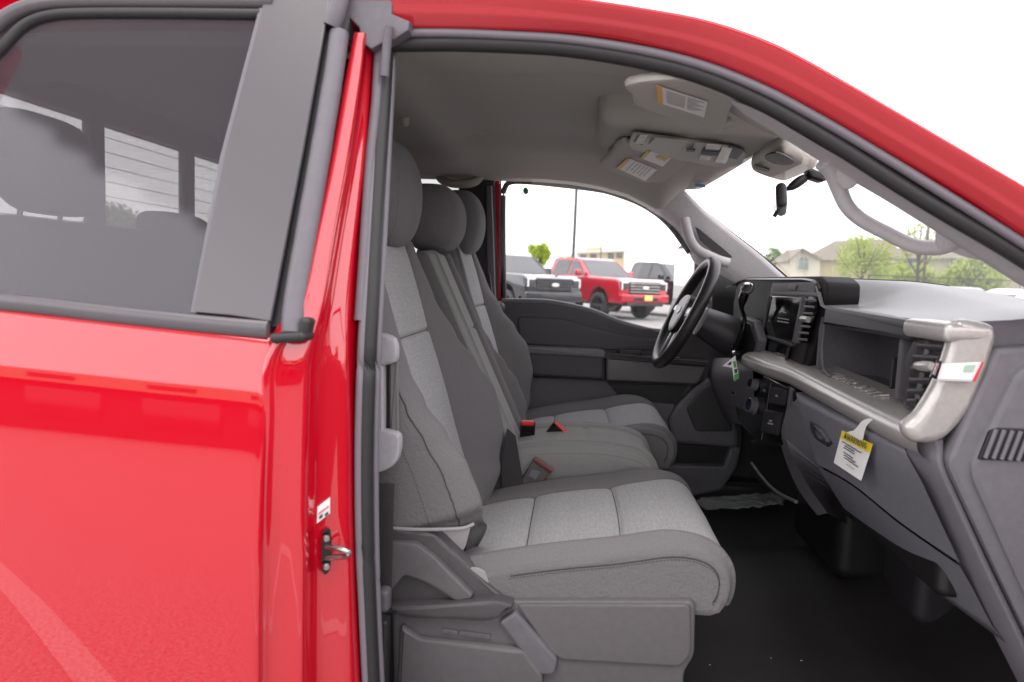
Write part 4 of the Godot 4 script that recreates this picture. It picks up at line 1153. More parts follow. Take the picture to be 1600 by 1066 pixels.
	plate("mirror_foot", [Vector2(0.4, 1.46), Vector2(0.52, 1.46), Vector2(0.5, 1.54), Vector2(0.42, 1.54)], -1.08, -0.9, 0.01, M.black, d)
	# foot-well side and hinge pillar ahead of the door
	plate("kick_panel", [Vector2(0.50, 0.72), Vector2(1.04, 0.72), Vector2(1.04, 1.56), Vector2(0.62, 1.56), Vector2(0.5, 1.2)], -0.9, -0.865, 0.005, M.dark)
	# door mirror
	var mbs := Basis(Vector3(0, 1, 0), 0.45)
	var mc: Vector3 = Vector3(0.5139, 1.6394, -1.13)
	var mm := MB.new()
	mm.rbox(mc, Vector3(0.11, 0.27, 0.19), 0.04, mbs, 4)
	var mir := put("side_mirror", mm, M.rubber, null, 60.0)
	var mg := MB.new()
	mg.rbox(mc + mbs * Vector3(-0.054, 0, 0), Vector3(0.008, 0.222, 0.142), 0.0038, mbs, 3)
	put("mirror_glass", mg, M.mirror_glass, mir, 60.0)
	# centre pillar trim, belt anchor, and the quarter behind it
	var cp := empty("centre_pillar_trim")
	plate("trim_panel", [Vector2(-0.4725, 1.9811), Vector2(-0.3309, 1.9753), Vector2(-0.303, 1.501), Vector2(-0.235, 0.6607), Vector2(-0.4936, 0.6423)], -0.9, -0.82, 0.01, M.dark, cp)
	plate("trim_edge", [Vector2(-0.3595, 1.9501), Vector2(-0.3374, 1.9507), Vector2(-0.3061, 1.5114), Vector2(-0.3356, 1.5003)], -0.82, -0.79, 0.005, M.mid, cp)
	box("belt_anchor", Vector3(-0.3353, 1.5939, -0.79), Vector3(0.02, 0.035, 0.02), 0.005, M.dark, cp)
	pipe("belt_webbing", [Vector3(-0.331, 1.6112, -0.79), Vector3(-0.3121, 1.5022, -0.77), Vector3(-0.2447, 1.0883, -0.75)], 0.02, M.webbing, cp, 8, 0.1, Vector3(0, 0, 1))
	box("pillar_cap", Vector3(-0.2914, 1.4803, -0.79), Vector3(0.05, 0.035, 0.06), 0.014, M.top_pad, cp)
	# rear quarter of the far side: wall below, header above, tinted pane between
	var q := empty("rear_quarter")
	plate("quarter_trim", [Vector2(-1.25, 0.7), Vector2(-0.44, 0.7), Vector2(-0.44, 1.54), Vector2(-1.25, 1.54)], -0.92, -0.84, 0.008, M.dark, q)
	plate("quarter_header", [Vector2(-1.25, 2.0), Vector2(-0.44, 2.0), Vector2(-0.44, 2.06), Vector2(-1.25, 2.06)], -0.9, -0.82, 0.008, M.headliner, q)
	plate("quarter_post", [Vector2(-1.25, 1.5), Vector2(-1.08, 1.5), Vector2(-1.12, 2.02), Vector2(-1.25, 2.02)], -0.92, -0.82, 0.008, M.dark, q)
	plate("quarter_glass", [Vector2(-1.12, 1.52), Vector2(-0.42, 1.52), Vector2(-0.42, 2.02), Vector2(-1.14, 2.02)], -0.9, -0.896, 0.0, M.tint, q)
	plate("quarter_skin", [Vector2(-1.3, 0.55), Vector2(-0.4, 0.55), Vector2(-0.4, 1.51), Vector2(-1.3, 1.51)], -1.0, -0.95, 0.01, M.red, q)
	pipe("assist_handle", spl([Vector3(-0.546, 1.9859, -0.8), Vector3(-0.5176, 1.9569, -0.76), Vector3(-0.4649, 1.9461, -0.74), Vector3(-0.4039, 1.9539, -0.75), Vector3(-0.3849, 1.9824, -0.78), Vector3(-0.3685, 1.9953, -0.8)], 4), 0.016, M.headliner, q, 10, 1.3)
	# near side behind the front doorway: the trim of the rear door, sill and quarter
	var nq := empty("rear_door_trim")
	plate("trim_panel", [Vector2(-1.25, 0.7), Vector2(-0.44, 0.7), Vector2(-0.44, 1.49), Vector2(-1.25, 1.49)], 0.86, 0.92, 0.008, M.dark, nq)
	plate("trim_post", [Vector2(-1.25, 1.45), Vector2(-1.0, 1.45), Vector2(-1.02, 2.02), Vector2(-1.25, 2.02)], 0.80, 0.86, 0.008, M.dark, nq)
	plate("quarter_skin", [Vector2(-1.34, 0.55), Vector2(-0.99, 0.55), Vector2(-0.99, 2.02), Vector2(-1.34, 2.02)], 0.9, 0.955, 0.01, M.red, nq)

func rear_cab() -> void:
	# back wall of the cab with its three-pane window
	var w := empty("rear_window")
	var xf := facing_rear(-1.2)
	plate("wall_below", [Vector2(-0.9, 0.7), Vector2(0.9, 0.7), Vector2(0.9, 1.63), Vector2(-0.9, 1.63)], 0.0, 0.08, 0.006, M.dark, w, xf)
	plate("wall_above", [Vector2(-0.86, 1.95), Vector2(0.86, 1.95), Vector2(0.8, 2.08), Vector2(-0.8, 2.08)], 0.0, 0.06, 0.006, M.dark, w, xf)
	for s in [-1.0, 1.0]:
		plate("corner_post", [Vector2(0.62 * s, 1.6), Vector2(0.92 * s, 1.6), Vector2(0.86 * s, 2.0), Vector2(0.58 * s, 2.0)], 0.0, 0.08, 0.006, M.dark, w, xf)
		plate("window_post", [Vector2(0.185 * s, 1.6), Vector2(0.235 * s, 1.6), Vector2(0.235 * s, 1.97), Vector2(0.185 * s, 1.97)], 0.02, 0.05, 0.006, M.dark, w, xf)
	for q in [[-0.62, -0.22], [-0.2, 0.2], [0.22, 0.62]]:
		plate("pane", rnd([Vector2(q[0], 1.62), Vector2(q[1], 1.62), Vector2(q[1], 1.96), Vector2(q[0], 1.96)], 0.03), 0.03, 0.034, 0.0, M.glass_green, w, xf)
		for k in 8:
			var y := 1.655 + 0.038 * k
			plate("defroster_line", [Vector2(q[0] + 0.01, y), Vector2(q[1] - 0.01, y), Vector2(q[1] - 0.01, y + 0.0016), Vector2(q[0] + 0.01, y + 0.0016)], 0.0365, 0.0375, 0.0, M.defrost, w, xf)
	# rear bench
	var b := empty("rear_bench")
	var m := MB.new()
	m.rbox(Vector3(-1.02, 1.36, 0), Vector3(0.16, 0.64, 1.5), 0.06, Basis(Vector3(0, 0, 1), 0.2), 4)
	put("bench_back", m, M.cloth, b, 60.0)
	var m2 := MB.new()
	m2.rbox(Vector3(-0.86, 1.06, 0), Vector3(0.42, 0.16, 1.5), 0.06, Basis.IDENTITY, 4)
	put("bench_cushion", m2, M.cloth, b, 60.0)
	var hc: Vector3 = Vector3(-1.03, 1.7792, 0.6259)
	headrest(b, hc, 0.115, 0.19, 0.10, 0.2, M.cloth)
	var hd: Vector3 = Vector3(-1.06, 1.6986, 0.1348)
	headrest(b, hd + Vector3(0, -0.03, 0), 0.13, 0.13, 0.10, 0.2, M.cloth)
	for s in [0.05, -0.05]:
		pipe("headrest_post", [hc + Vector3(-0.02, -0.15, s), hc + Vector3(0, -0.05, s)], 0.005, M.chrome, b, 8)

func headrest(parent: Node, c: Vector3, hw: float, hh: float, hd: float, lean: float, mat: Material, stitched := false) -> void:
	# padded block: superellipse in z and y, bulging to the front
	var rows := []
	var n := 28
	for i in n + 1:
		var a := -PI / 2 + PI * i / n
		var row := PackedVector3Array()
		for k in 36:
			var g := TAU * k / 36
			var sx := signf(cos(g)) * pow(absf(cos(g)), 0.7)
			var sz := signf(sin(g)) * pow(absf(sin(g)), 0.55)
			var ring := pow(cos(a), 0.42) if absf(cos(a)) > 1e-4 else 0.0
			var y := signf(sin(a)) * pow(absf(sin(a)), 0.8)
			var p := Vector3(sx * hd * 0.5 * ring, y * hh * 0.5, sz * hw * ring * (1.0 + 0.05 * y))
			p.x += 0.02 * (1.0 - y * y) * maxf(0.0, sx) - lean * p.y
			row.append(c + p)
		rows.append(row)
	var mb := MB.new()
	mb.grid(rows, true)
	put("headrest", mb, mat, parent, 180.0)
	if stitched:
		for col in [4, 32]:
			var path := []
			var nr := []
			for i in range(3, n - 2):
				path.append(rows[i][col])
				nr.append((rows[i][col] - c).normalized())
			stitches("headrest_stitching", path, nr, parent, M.thread)

func glass_and_mirror() -> void:
	# windscreen
	var rows := []
	for i in 9:
		var t := i / 8.0
		var row := PackedVector3Array()
		for k in 25:
			var s := -1.0 + k / 12.0
			var z := lerpf(0.76, 0.88, t) * s
			var x := lerpf(0.43, 1.0, t) + lerpf(0.07, 0.1, t) * (1.0 - s * s)
			row.append(Vector3(x, lerpf(1.985, 1.5, t) - 0.025 * s * s * (1.0 - t) - 0.15 * smoothstep(0.1, 1.0, s) * (1.0 - t), z))
		rows.append(row)
	var mb := MB.new()
	mb.grid(rows)
	put("windscreen", mb, M.windscreen, null, 180.0)
	for s in 2:
		slab("inspection_sticker", [Vector3(0.3987, 1.9744, -0.66), Vector3(0.4342, 1.9709, -0.66), Vector3(0.4326, 1.962, -0.66), Vector3(0.3971, 1.9655, -0.66)] if s == 0 else [Vector3(0.415, 1.9616, -0.66), Vector3(0.4505, 1.9581, -0.66), Vector3(0.4512, 1.9471, -0.66), Vector3(0.4135, 1.9505, -0.66)], Vector3(0, 0, 1), 0.001, 0.0, M.print_grey if s == 0 else M.blue_print, null)
	# camera cover above the mirror
	var cc := empty("sensor_cover")
	var m := MB.new()
	m.prism(PackedVector2Array(spl([Vector2(0.4801, -0.1361), Vector2(0.4673, 0.0168), Vector2(0.4719, 0.1022), Vector2(0.4976, 0.1369), Vector2(0.5677, 0.0474), Vector2(0.6393, -0.0718), Vector2(0.6437, -0.1974), Vector2(0.6307, -0.3188), Vector2(0.5545, -0.2583)], 3, true)), 0.0, 0.05, 0.018, Transform3D(Basis(Vector3(1, 0, 0), Vector3(0, 0, 1), Vector3(0, -1, 0)), Vector3(0, 1.975, 0)))
	put("cover_shell", m, M.console, cc, 60.0)
	slab("cover_window", spl([Vector3(0.4504, 1.923, 0.1205), Vector3(0.4628, 1.923, 0.1715), Vector3(0.5021, 1.923, 0.1274), Vector3(0.5455, 1.923, 0.0449), Vector3(0.5325, 1.923, 0.005), Vector3(0.4887, 1.923, 0.0367)], 3, true), Vector3(0, -1, 0), 0.004, 0.001, M.black, cc)
	slab("cover_slot", [Vector3(0.4588, 1.923, -0.0061), Vector3(0.5174, 1.923, -0.0787), Vector3(0.5257, 1.923, -0.1209), Vector3(0.4655, 1.923, -0.0452)], Vector3(0, -1, 0), 0.003, 0.0, M.black, cc)
	# mirror
	var rm := empty("rear_view_mirror")
	var mc: Vector3 = Vector3(0.499, 1.8315, 0.1)
	var hb := Basis(Vector3(0, 1, 0), -0.28) * Basis(Vector3(0, 0, 1), 0.12)
	var m2 := MB.new()
	m2.rbox(mc + hb * Vector3(0.004, 0, -0.125), Vector3(0.026, 0.062, 0.24), 0.012, hb, 3)
	put("mirror_housing", m2, M.dark, rm, 60.0)
	var m3 := MB.new()
	m3.rbox(mc + hb * Vector3(-0.013, 0, -0.127), Vector3(0.004, 0.054, 0.23), 0.0018, hb, 2)
	put("mirror_glass", m3, M.mirror_glass, rm, 60.0)
	pipe("tilt_lever", [mc + hb * Vector3(-0.004, -0.034, -0.03), mc + hb * Vector3(-0.016, -0.05, -0.03)], 0.005, M.black, rm, 8)
	pipe("mirror_arm", spl([Vector3(0.542, 1.8579, 0), Vector3(0.5543, 1.8647, 0), Vector3(0.5784, 1.8831, 0), Vector3(0.5935, 1.8932, 0)], 2), [0.004, 0.006, 0.01, 0.0125, 0.0125, 0.011, 0.006], M.black, rm, 12)
	var m4 := MB.new()
	m4.prism(PackedVector2Array(rnd([Vector2(0.5862, 1.9059), Vector2(0.5983, 1.9126), Vector2(0.6375, 1.8976), Vector2(0.6448, 1.8849), Vector2(0.6264, 1.878), Vector2(0.5971, 1.8868)], 0.006)), -0.02, 0.02, 0.006)
	put("mirror_mount", m4, M.black, rm, 60.0)

# ---------------------------------------------------------------- seats
func lerp_table(t: Array, x: float) -> float:
	for i in t.size() - 1:
		if x <= t[i + 1][0]:
			var k: float = clampf((x - t[i][0]) / (t[i + 1][0] - t[i][0]), 0.0, 1.0)
			return lerpf(t[i][1], t[i + 1][1], k * k * (3 - 2 * k))
	return t[t.size() - 1][1]

func half_section(wi: float, hw: float, hb: float, th: float, groove := 0.006) -> Array:
	var g := hw - wi
	var c := [Vector2(0, 0.004), Vector2(wi * 0.5, 0.003), Vector2(wi - 0.014, 0.003), Vector2(wi - 0.004, 0.0), Vector2(wi, -groove), Vector2(wi + 0.004, 0.0), Vector2(wi + 0.16 * g, 0.008 + 0.16 * hb), Vector2(wi + 0.45 * g, 0.009 + 0.72 * hb), Vector2(wi + 0.7 * g, 0.007 + hb), Vector2(hw - 0.016, 0.92 * hb), Vector2(hw - 0.0035, 0.72 * hb - 0.006), Vector2(hw - 0.0005, 0.62 * hb - 0.012), Vector2(hw + 0.004, 0.3 * hb - 0.03), Vector2(hw + 0.004, -0.5 * th), Vector2(hw - 0.006, -0.86 * th), Vector2(hw - 0.03, -th), Vector2(0, -th - 0.004)]
	return spl(c, 3)

func ring(wi_a: float, wi_b: float, hw: float, hb_a: float, hb_b: float, th: float, hw_b := -1.0) -> Array:
	# full outline from back centre round the -w side, over the front, to back centre again
	var a := half_section(wi_a, hw, hb_a, th)
	var b := half_section(wi_b, hw if hw_b < 0 else hw_b, hb_b, th)
	var out := []
	for i in range(a.size() - 1, 0, -1): out.append(Vector2(-a[i].x, a[i].y))
	out.append_array(b)
	return out

func seat_split(parent: Node, rows: Array, what: String, mats: Array) -> void:
	# columns of the ring: 0..48 is one side, 48 the middle, 96 the far end; insert spans 36..60
	var names := [what + "_side", what + "_bolster", what + "_insert", what + "_bolster", what + "_side"]
	var cuts := [0, 15, 36, 60, 81, 96]
	for i in 5:
		var mb := MB.new()
		mb.grid(rows, false, cuts[i], cuts[i + 1])
		put(names[i], mb, mats[i], parent, 180.0)

func seat_back(parent: Node, zc: float, flip: float, off: Vector3, mats: Array, seam := true) -> void:
	var B := Vector2(-0.205, 1.03)
	var Tp := Vector2(-0.405, 1.665)
	var L := B.distance_to(Tp)
	var d := (Tp - B) / L
	var n := Vector2(d.y, -d.x)
	var fs := []
	for i in 90: fs.append(-0.02 + 1.02 * i / 89.0)
	for e in [-0.016, -0.008, -0.004, 0.0, 0.004, 0.008, 0.016]: fs.append(0.69 + e)
	fs.sort()
	var rows := []
	var hbt := [[0.0, 0.02], [0.12, 0.06], [0.28, 0.095], [0.4, 0.098], [0.52, 0.072], [0.64, 0.042], [0.8, 0.016], [1.0, 0.006]]
	var hbo := [[0.0, 0.035], [0.1, 0.072], [0.2, 0.088], [0.3, 0.082], [0.4, 0.06], [0.5, 0.034], [0.6, 0.016], [0.75, 0.006], [1.0, 0.004]]
	var hwt := [[0.0, 0.235], [0.15, 0.258], [0.45, 0.264], [0.75, 0.235], [1.0, 0.195]]
	var fs_all := fs + [1.01, 1.025, 1.04, 1.05, 1.055]
	for f in fs_all:
		var hb := lerp_table(hbt, f)
		var hw := lerp_table(hwt, f)
		var wi := lerpf(0.15, 0.135, clampf(f, 0, 1))
		var hwo := minf(hw, lerp_table([[-0.02, 0.12], [0.08, 0.17], [0.15, 0.235], [0.19, 0.262], [0.3, 0.3]], f))
		var rg := ring(wi, minf(wi, hwo - 0.045), hw, hb, lerp_table(hbo, f), 0.125, hwo) if flip > 0 else ring(wi, wi, hw, lerp_table(hbo, f), hb, 0.125)
		var k := 1.0
		if f > 1.0: k = sqrt(maxf(0.0, 1.0 - pow((f - 1.0) / 0.0552, 2.0)))
		if f < 0.03: k = 0.8 + 0.2 * sqrt(clampf((f + 0.02) / 0.05, 0, 1))
		var row := PackedVector3Array()
		for j in rg.size():
			var q: Vector2 = rg[j]
			var nn := q.y
			if j >= 36 and j <= 60 and seam:
				nn -= 0.007 * exp(-pow((f - 0.69) * L / 0.0042, 2.0))
				nn += 0.004 * sin(clampf((f - 0.69) / 0.35, -1.0, 1.0) * PI) * signf(f - 0.69) * (1.0 - pow(absf(j - 48) / 12.0, 2.0))
			var near := minf(minf(absf(j - 36.0), absf(j - 60.0)), minf(absf(j - 15.0), absf(j - 81.0)))
			if near < 4.0: nn += 0.0011 * (1.0 - near / 4.0) * sin(f * 175.0 + 2.0 * sin(f * 31.0)) * (0.5 + 0.5 * sin(f * 17.0 + j))
			nn = lerpf(-0.06, nn, k)
			var w: float = q.x * lerpf(0.86, 1.0, k)
			var p: Vector2 = B + d * (f * L) + n * nn
			row.append(Vector3(p.x, p.y, zc + w * flip) + off)
		rows.append(row)
	if flip < 0:
		for r in rows: r.reverse()
	var mm := mats if flip > 0 else [mats[4], mats[3], mats[2], mats[1], mats[0]]
	seat_split(parent, rows, "backrest", mm)
	var mid := 0
	for i in rows.size():
		if absf(fs_all[i] - 0.69) < absf(fs_all[mid] - 0.69): mid = i
	welt(parent, rows[mid].slice(37, 60))
	for c in [36, 60]:
		var run := []
		for i in range(3, rows.size() - 6): run.append(rows[i][c])
		welt(parent, run)
	# twin seams on the sides of the bolsters
	for col in ([16, 12, 80, 84] if true else []):
		var path := []
		var nr := []
		for i in range(2, rows.size() - 30):
			path.append(rows[i][col])
			nr.append(((rows[i][col - 1] - rows[i][col + 1]).cross(rows[i + 1][col] - rows[i][col])).normalized() * flip * -1.0)
		fix_normals(path, nr, Vector3(-0.33, 1.35, zc) + off)
		stitches("stitching", path, nr, parent, M.thread_dark)
		if col in [16, 80]: welt(parent, path)

func welt(parent: Node, run: Array) -> void:
	# the dark sewn line at the bottom of a seam
	pipe("seam_welt", run, 0.0014, M.thread_dark, parent, 5)

func fix_normals(path: Array, nr: Array, c: Vector3) -> void:
	for i in path.size():
		if nr[i].dot(path[i] - c) < 0: nr[i] = -nr[i]

func seat_cushion(parent: Node, zc: float, flip: float, off: Vector3, mats: Array) -> void:
	var line := spl([Vector2(-0.33, 0.985), Vector2(-0.26, 1.012), Vector2(-0.19, 1.035), Vector2(-0.1, 1.06), Vector2(0.0, 1.082), Vector2(0.1, 1.1), Vector2(0.18, 1.118), Vector2(0.235, 1.126), Vector2(0.272, 1.12), Vector2(0.296, 1.1), Vector2(0.305, 1.072), Vector2(0.302, 1.04), Vector2(0.29, 1.015)], 13)
	var rows := []
	var edge := []
	for i in line.size():
		var a: Vector2 = line[maxi(i - 1, 0)]
		var b: Vector2 = line[mini(i + 1, line.size() - 1)]
		var d := (b - a).normalized()
		var n := Vector2(-d.y, d.x)
		var u := float(i) / (line.size() - 1)
		var X: float = line[i].x
		var nose := smoothstep(0.18, 0.30, X) if i < line.size() * 0.8 else 1.0
		var hw := 0.26
		var hb := lerpf(0.026, 0.004, nose) * smoothstep(-0.32, -0.15, X)
		var th := lerpf(0.10, 0.05, nose)
		edge.append(line[i] + n * (0.62 * hb - 0.004))
		var rg := ring(lerpf(0.165, 0.185, nose), lerpf(0.175, 0.19, nose), hw, hb * 0.12, hb, th)
		var row := PackedVector3Array()
		for j in rg.size():
			var q: Vector2 = rg[j]
			var nn := q.y
			var shift := 0.0
			if j >= 36 and j <= 60:
				var t := (j - 48) / 12.0
				var xx := X
				var fold := smoothstep(line.size() * 0.75, line.size() * 0.7, i)
				nn -= 0.008 * fold * (exp(-pow((xx + 0.073) / 0.0038, 2.0)) + exp(-pow((xx - 0.098) / 0.0038, 2.0)))
				nn += 0.005 * (1.0 - t * t) * (1.0 - exp(-pow((xx + 0.073) / 0.03, 2.0)) - exp(-pow((xx - 0.098) / 0.03, 2.0)))
				shift = 0.016 * (1.0 - t * t) * exp(-pow((X - 0.098) / 0.07, 2.0))
			var p: Vector2 = line[i] + n * nn + d * shift
			p.y = maxf(p.y, 1.008 + 0.05 * p.x)
			row.append(Vector3(p.x, p.y, zc + q.x * flip) + off)
		rows.append(row)
	# finer rows where the cross seams lie
	if flip < 0:
		for r in rows: r.reverse()
	var mm := mats if flip > 0 else [mats[4], mats[3], mats[2], mats[1], mats[0]]
	for i in [1, 2, 3]:
		var mb := MB.new()
		mb.grid(rows, false, [0, 15, 36, 60][i], [0, 36, 60, 81][i])
		put(["", "cushion_bolster", "cushion_insert", "cushion_bolster"][i], mb, mm[i], parent, 180.0)
	for x in [-0.073, 0.098]:
		var best := 0
		for i in int(line.size() * 0.65):
			if absf(line[i].x - x) < absf(line[best].x - x): best = i
		welt(parent, rows[best].slice(37, 60))
	for c in [36, 60]:
		var run := []
		for i in range(20, rows.size() - 2): run.append(rows[i][c])
		welt(parent, run)
	# flat side panels under the seams
	var prof := []
	for i in range(0, line.size(), 4): prof.append(edge[i] + Vector2(off.x, off.y))
	prof.append(Vector2(0.27 + off.x, 1.008 + off.y))
	prof.append(Vector2(-0.1 + off.x, 1.0 + off.y))
	prof.append(Vector2(-0.33 + off.x, 0.96 + off.y))
	for sd in [-1.0, 1.0]:
		plate("cushion_side", prof, zc + sd * 0.2, zc + sd * 0.2635, 0.011, M.cloth_tri, parent, Transform3D.IDENTITY, 30.0)
	for sd in [-1.0, 1.0]:
		var path := []
		var nr := []
		for i in range(int(line.size() * 0.26), line.size() - 4):
			var nv: Vector2 = (edge[mini(i + 1, line.size() - 1)] - edge[i - 1]).normalized()
			var q: Vector2 = edge[i] + Vector2(nv.y, -nv.x) * 0.022 + Vector2(off.x, off.y)
			path.append(Vector3(q.x, q.y, zc + sd * 0.2637))
			nr.append(Vector3(0, 0, sd))
		stitches("stitching", path, nr, parent, M.thread_dark)
		var pth := []
		for q in path: pth.append(q + Vector3(0, 0.005, -0.0006 * sd))
		pipe("cushion_piping", pth, 0.0016, M.thread_dark, parent, 6)

func seats() -> void:
	# front passenger seat
	var ps := empty("passenger_seat")
	var bm := [M.cloth, M.knit, M.weave, M.cloth, M.cloth]
	seat_back(ps, 0.42, 1.0, Vector3.ZERO, bm)
	seat_cushion(ps, 0.42, 1.0, Vector3.ZERO, [M.cloth, M.knit, M.weave, M.cloth, M.cloth])
	headrest(ps, Vector3(-0.422, 1.768, 0.42), 0.132, 0.228, 0.112, 0.02, M.cloth_dark, true)
	for s in [-0.06, 0.06]:
		pipe("headrest_post", [Vector3(-0.43, 1.6, 0.42 + s), Vector3(-0.405, 1.7, 0.42 + s)], 0.006, M.chrome, ps, 8)
	# pale binding at the foot of the backrest and the rear corner of the cushion
	pipe("backrest_binding", spl([Vector3(-0.332, 1.1309, 0.684), Vector3(-0.2747, 1.133, 0.688), Vector3(-0.2171, 1.1366, 0.686), Vector3(-0.1814, 1.1386, 0.678), Vector3(-0.1656, 1.1403, 0.66)], 4), 0.0035, M.piping, ps, 8)
	slab("backrest_flap", [Vector3(-0.2584, 1.1219, 0.655), Vector3(-0.1708, 1.1332, 0.655), Vector3(-0.179, 1.0939, 0.655), Vector3(-0.1947, 1.0684, 0.655), Vector3(-0.2216, 1.0907, 0.655)], Vector3(0.1, 0, 1), 0.006, 0.002, M.piping, ps)
	slab("cushion_flap", spl([Vector3(-0.1667, 1.0665, 0.682), Vector3(-0.1388, 1.0628, 0.682), Vector3(-0.1282, 1.0278, 0.682), Vector3(-0.1471, 1.0358, 0.682)], 3, true), Vector3(0.1, 0, 1), 0.006, 0.002, M.piping, ps)
	seat_shield(ps)
	# driver's seat
	var ds := empty("driver_seat")
	var o := Vector3(0.022, 0.03, 0)
	seat_back(ds, -0.43, -1.0, o, bm)
	seat_cushion(ds, -0.43, -1.0, o, [M.cloth, M.knit, M.weave, M.cloth, M.cloth])
	headrest(ds, Vector3(-0.388, 1.775, -0.43), 0.132, 0.208, 0.108, 0.02, M.cloth_dark, true)
	for s in [-0.06, 0.06]:
		pipe("headrest_post", [Vector3(-0.41, 1.6, -0.43 + s), Vector3(-0.385, 1.7, -0.43 + s)], 0.006, M.chrome, ds, 8)
	box("seat_riser", Vector3(0.0, 0.9, -0.43), Vector3(0.5, 0.26, 0.46), 0.02, M.dark, ds)
	# narrow centre seat
	var cs := empty("centre_seat")
	centre_seat(cs)
	belts()

func centre_seat(cs: Node3D) -> void:
	var B := Vector2(-0.10, 1.07)
	var Tp := Vector2(-0.375, 1.65)
	var L := B.distance_to(Tp)
	var d := (Tp - B) / L
	var n := Vector2(d.y, -d.x)
	var rows := []
	var fs := []
	for i in 30: fs.append(i / 29.0)
	for e in [-0.012, -0.006, 0.0, 0.006, 0.012]: fs.append(0.66 + e)
	fs.sort()
	for f in fs + [1.01, 1.02, 1.03, 1.04]:
		var rg := ring(0.066, 0.066, lerpf(0.132, 0.118, f), 0.006, 0.006, 0.15)
		var k := 1.0
		if f > 1.0: k = sqrt(maxf(0.0, 1.0 - pow((f - 1.0) / 0.0405, 2.0)))
		var row := PackedVector3Array()
		for j in rg.size():
			var q: Vector2 = rg[j]
			var nn := q.y
			if j >= 36 and j <= 60:
				nn -= 0.006 * exp(-pow((f - 0.66) * L / 0.004, 2.0))
			nn = lerpf(-0.07, nn, k)
			var p: Vector2 = B + d * f * L + n * nn
			row.append(Vector3(p.x, p.y, -0.005 + q.x * lerpf(0.85, 1.0, k)))
		rows.append(row)
	seat_split(cs, rows, "backrest", [M.knit, M.cloth_dark, M.cloth_plain, M.cloth_plain, M.cloth_dark])
	headrest(cs, Vector3(-0.396, 1.752, -0.005), 0.125, 0.178, 0.128, 0.02, M.cloth_dark, true)
	for s in [-0.04, 0.04]:
		pipe("headrest_post", [Vector3(-0.41, 1.6, s), Vector3(-0.39, 1.7, s)], 0.006, M.chrome, cs, 8)
	# cushion
	var line := spl([Vector2(-0.2, 1.13), Vector2(-0.13, 1.152), Vector2(-0.05, 1.167), Vector2(0.05, 1.174), Vector2(0.12, 1.173), Vector2(0.18, 1.163), Vector2(0.215, 1.145), Vector2(0.235, 1.11), Vector2(0.245, 1.07), Vector2(0.25, 1.03)], 7)
	rows = []
	for i in line.size():
		var a: Vector2 = line[maxi(i - 1, 0)]
		var b: Vector2 = line[mini(i + 1, line.size() - 1)]
		var dd := (b - a).normalized()
		var nv := Vector2(-dd.y, dd.x)
		var nose := smoothstep(0.1, 0.24, line[i].x)
		var rg := ring(0.08, 0.08, 0.132, 0.002, 0.002, lerpf(0.12, 0.06, nose))
		var row := PackedVector3Array()
		for j in rg.size():
			var q: Vector2 = rg[j]
			var nn := q.y
			nn -= 0.006 * exp(-pow((line[i].x - 0.052) / 0.005, 2.0)) if j > 24 and j < 72 else 0.0
			var p: Vector2 = line[i] + nv * nn
			if j < 30 or j > 66:
				p = line[i] + nv * maxf(nn, -0.012) + Vector2(0, minf(nn + 0.012, 0.0)) + Vector2(-0.2 * nose * maxf(-nn - 0.012, 0.0), 0)
			row.append(Vector3(p.x, p.y, -0.005 + q.x))
		rows.append(row)
	seat_split(cs, rows, "cushion", [M.cloth_plain, M.cloth_plain, M.cloth_plain, M.cloth_plain, M.cloth_plain])
	for col in [81]:
		var path := []
		var nr := []
		for i in range(10, rows.size() - 6):
			path.append(rows[i][col] + Vector3(0, -0.012, 0.003))
			nr.append(Vector3(0, 0.3, 1))
		stitches("stitching", path, nr, cs, M.thread)
	box("seat_riser", Vector3(0.0, 0.9, -0.005), Vector3(0.44, 0.28, 0.26), 0.02, M.dark, cs)

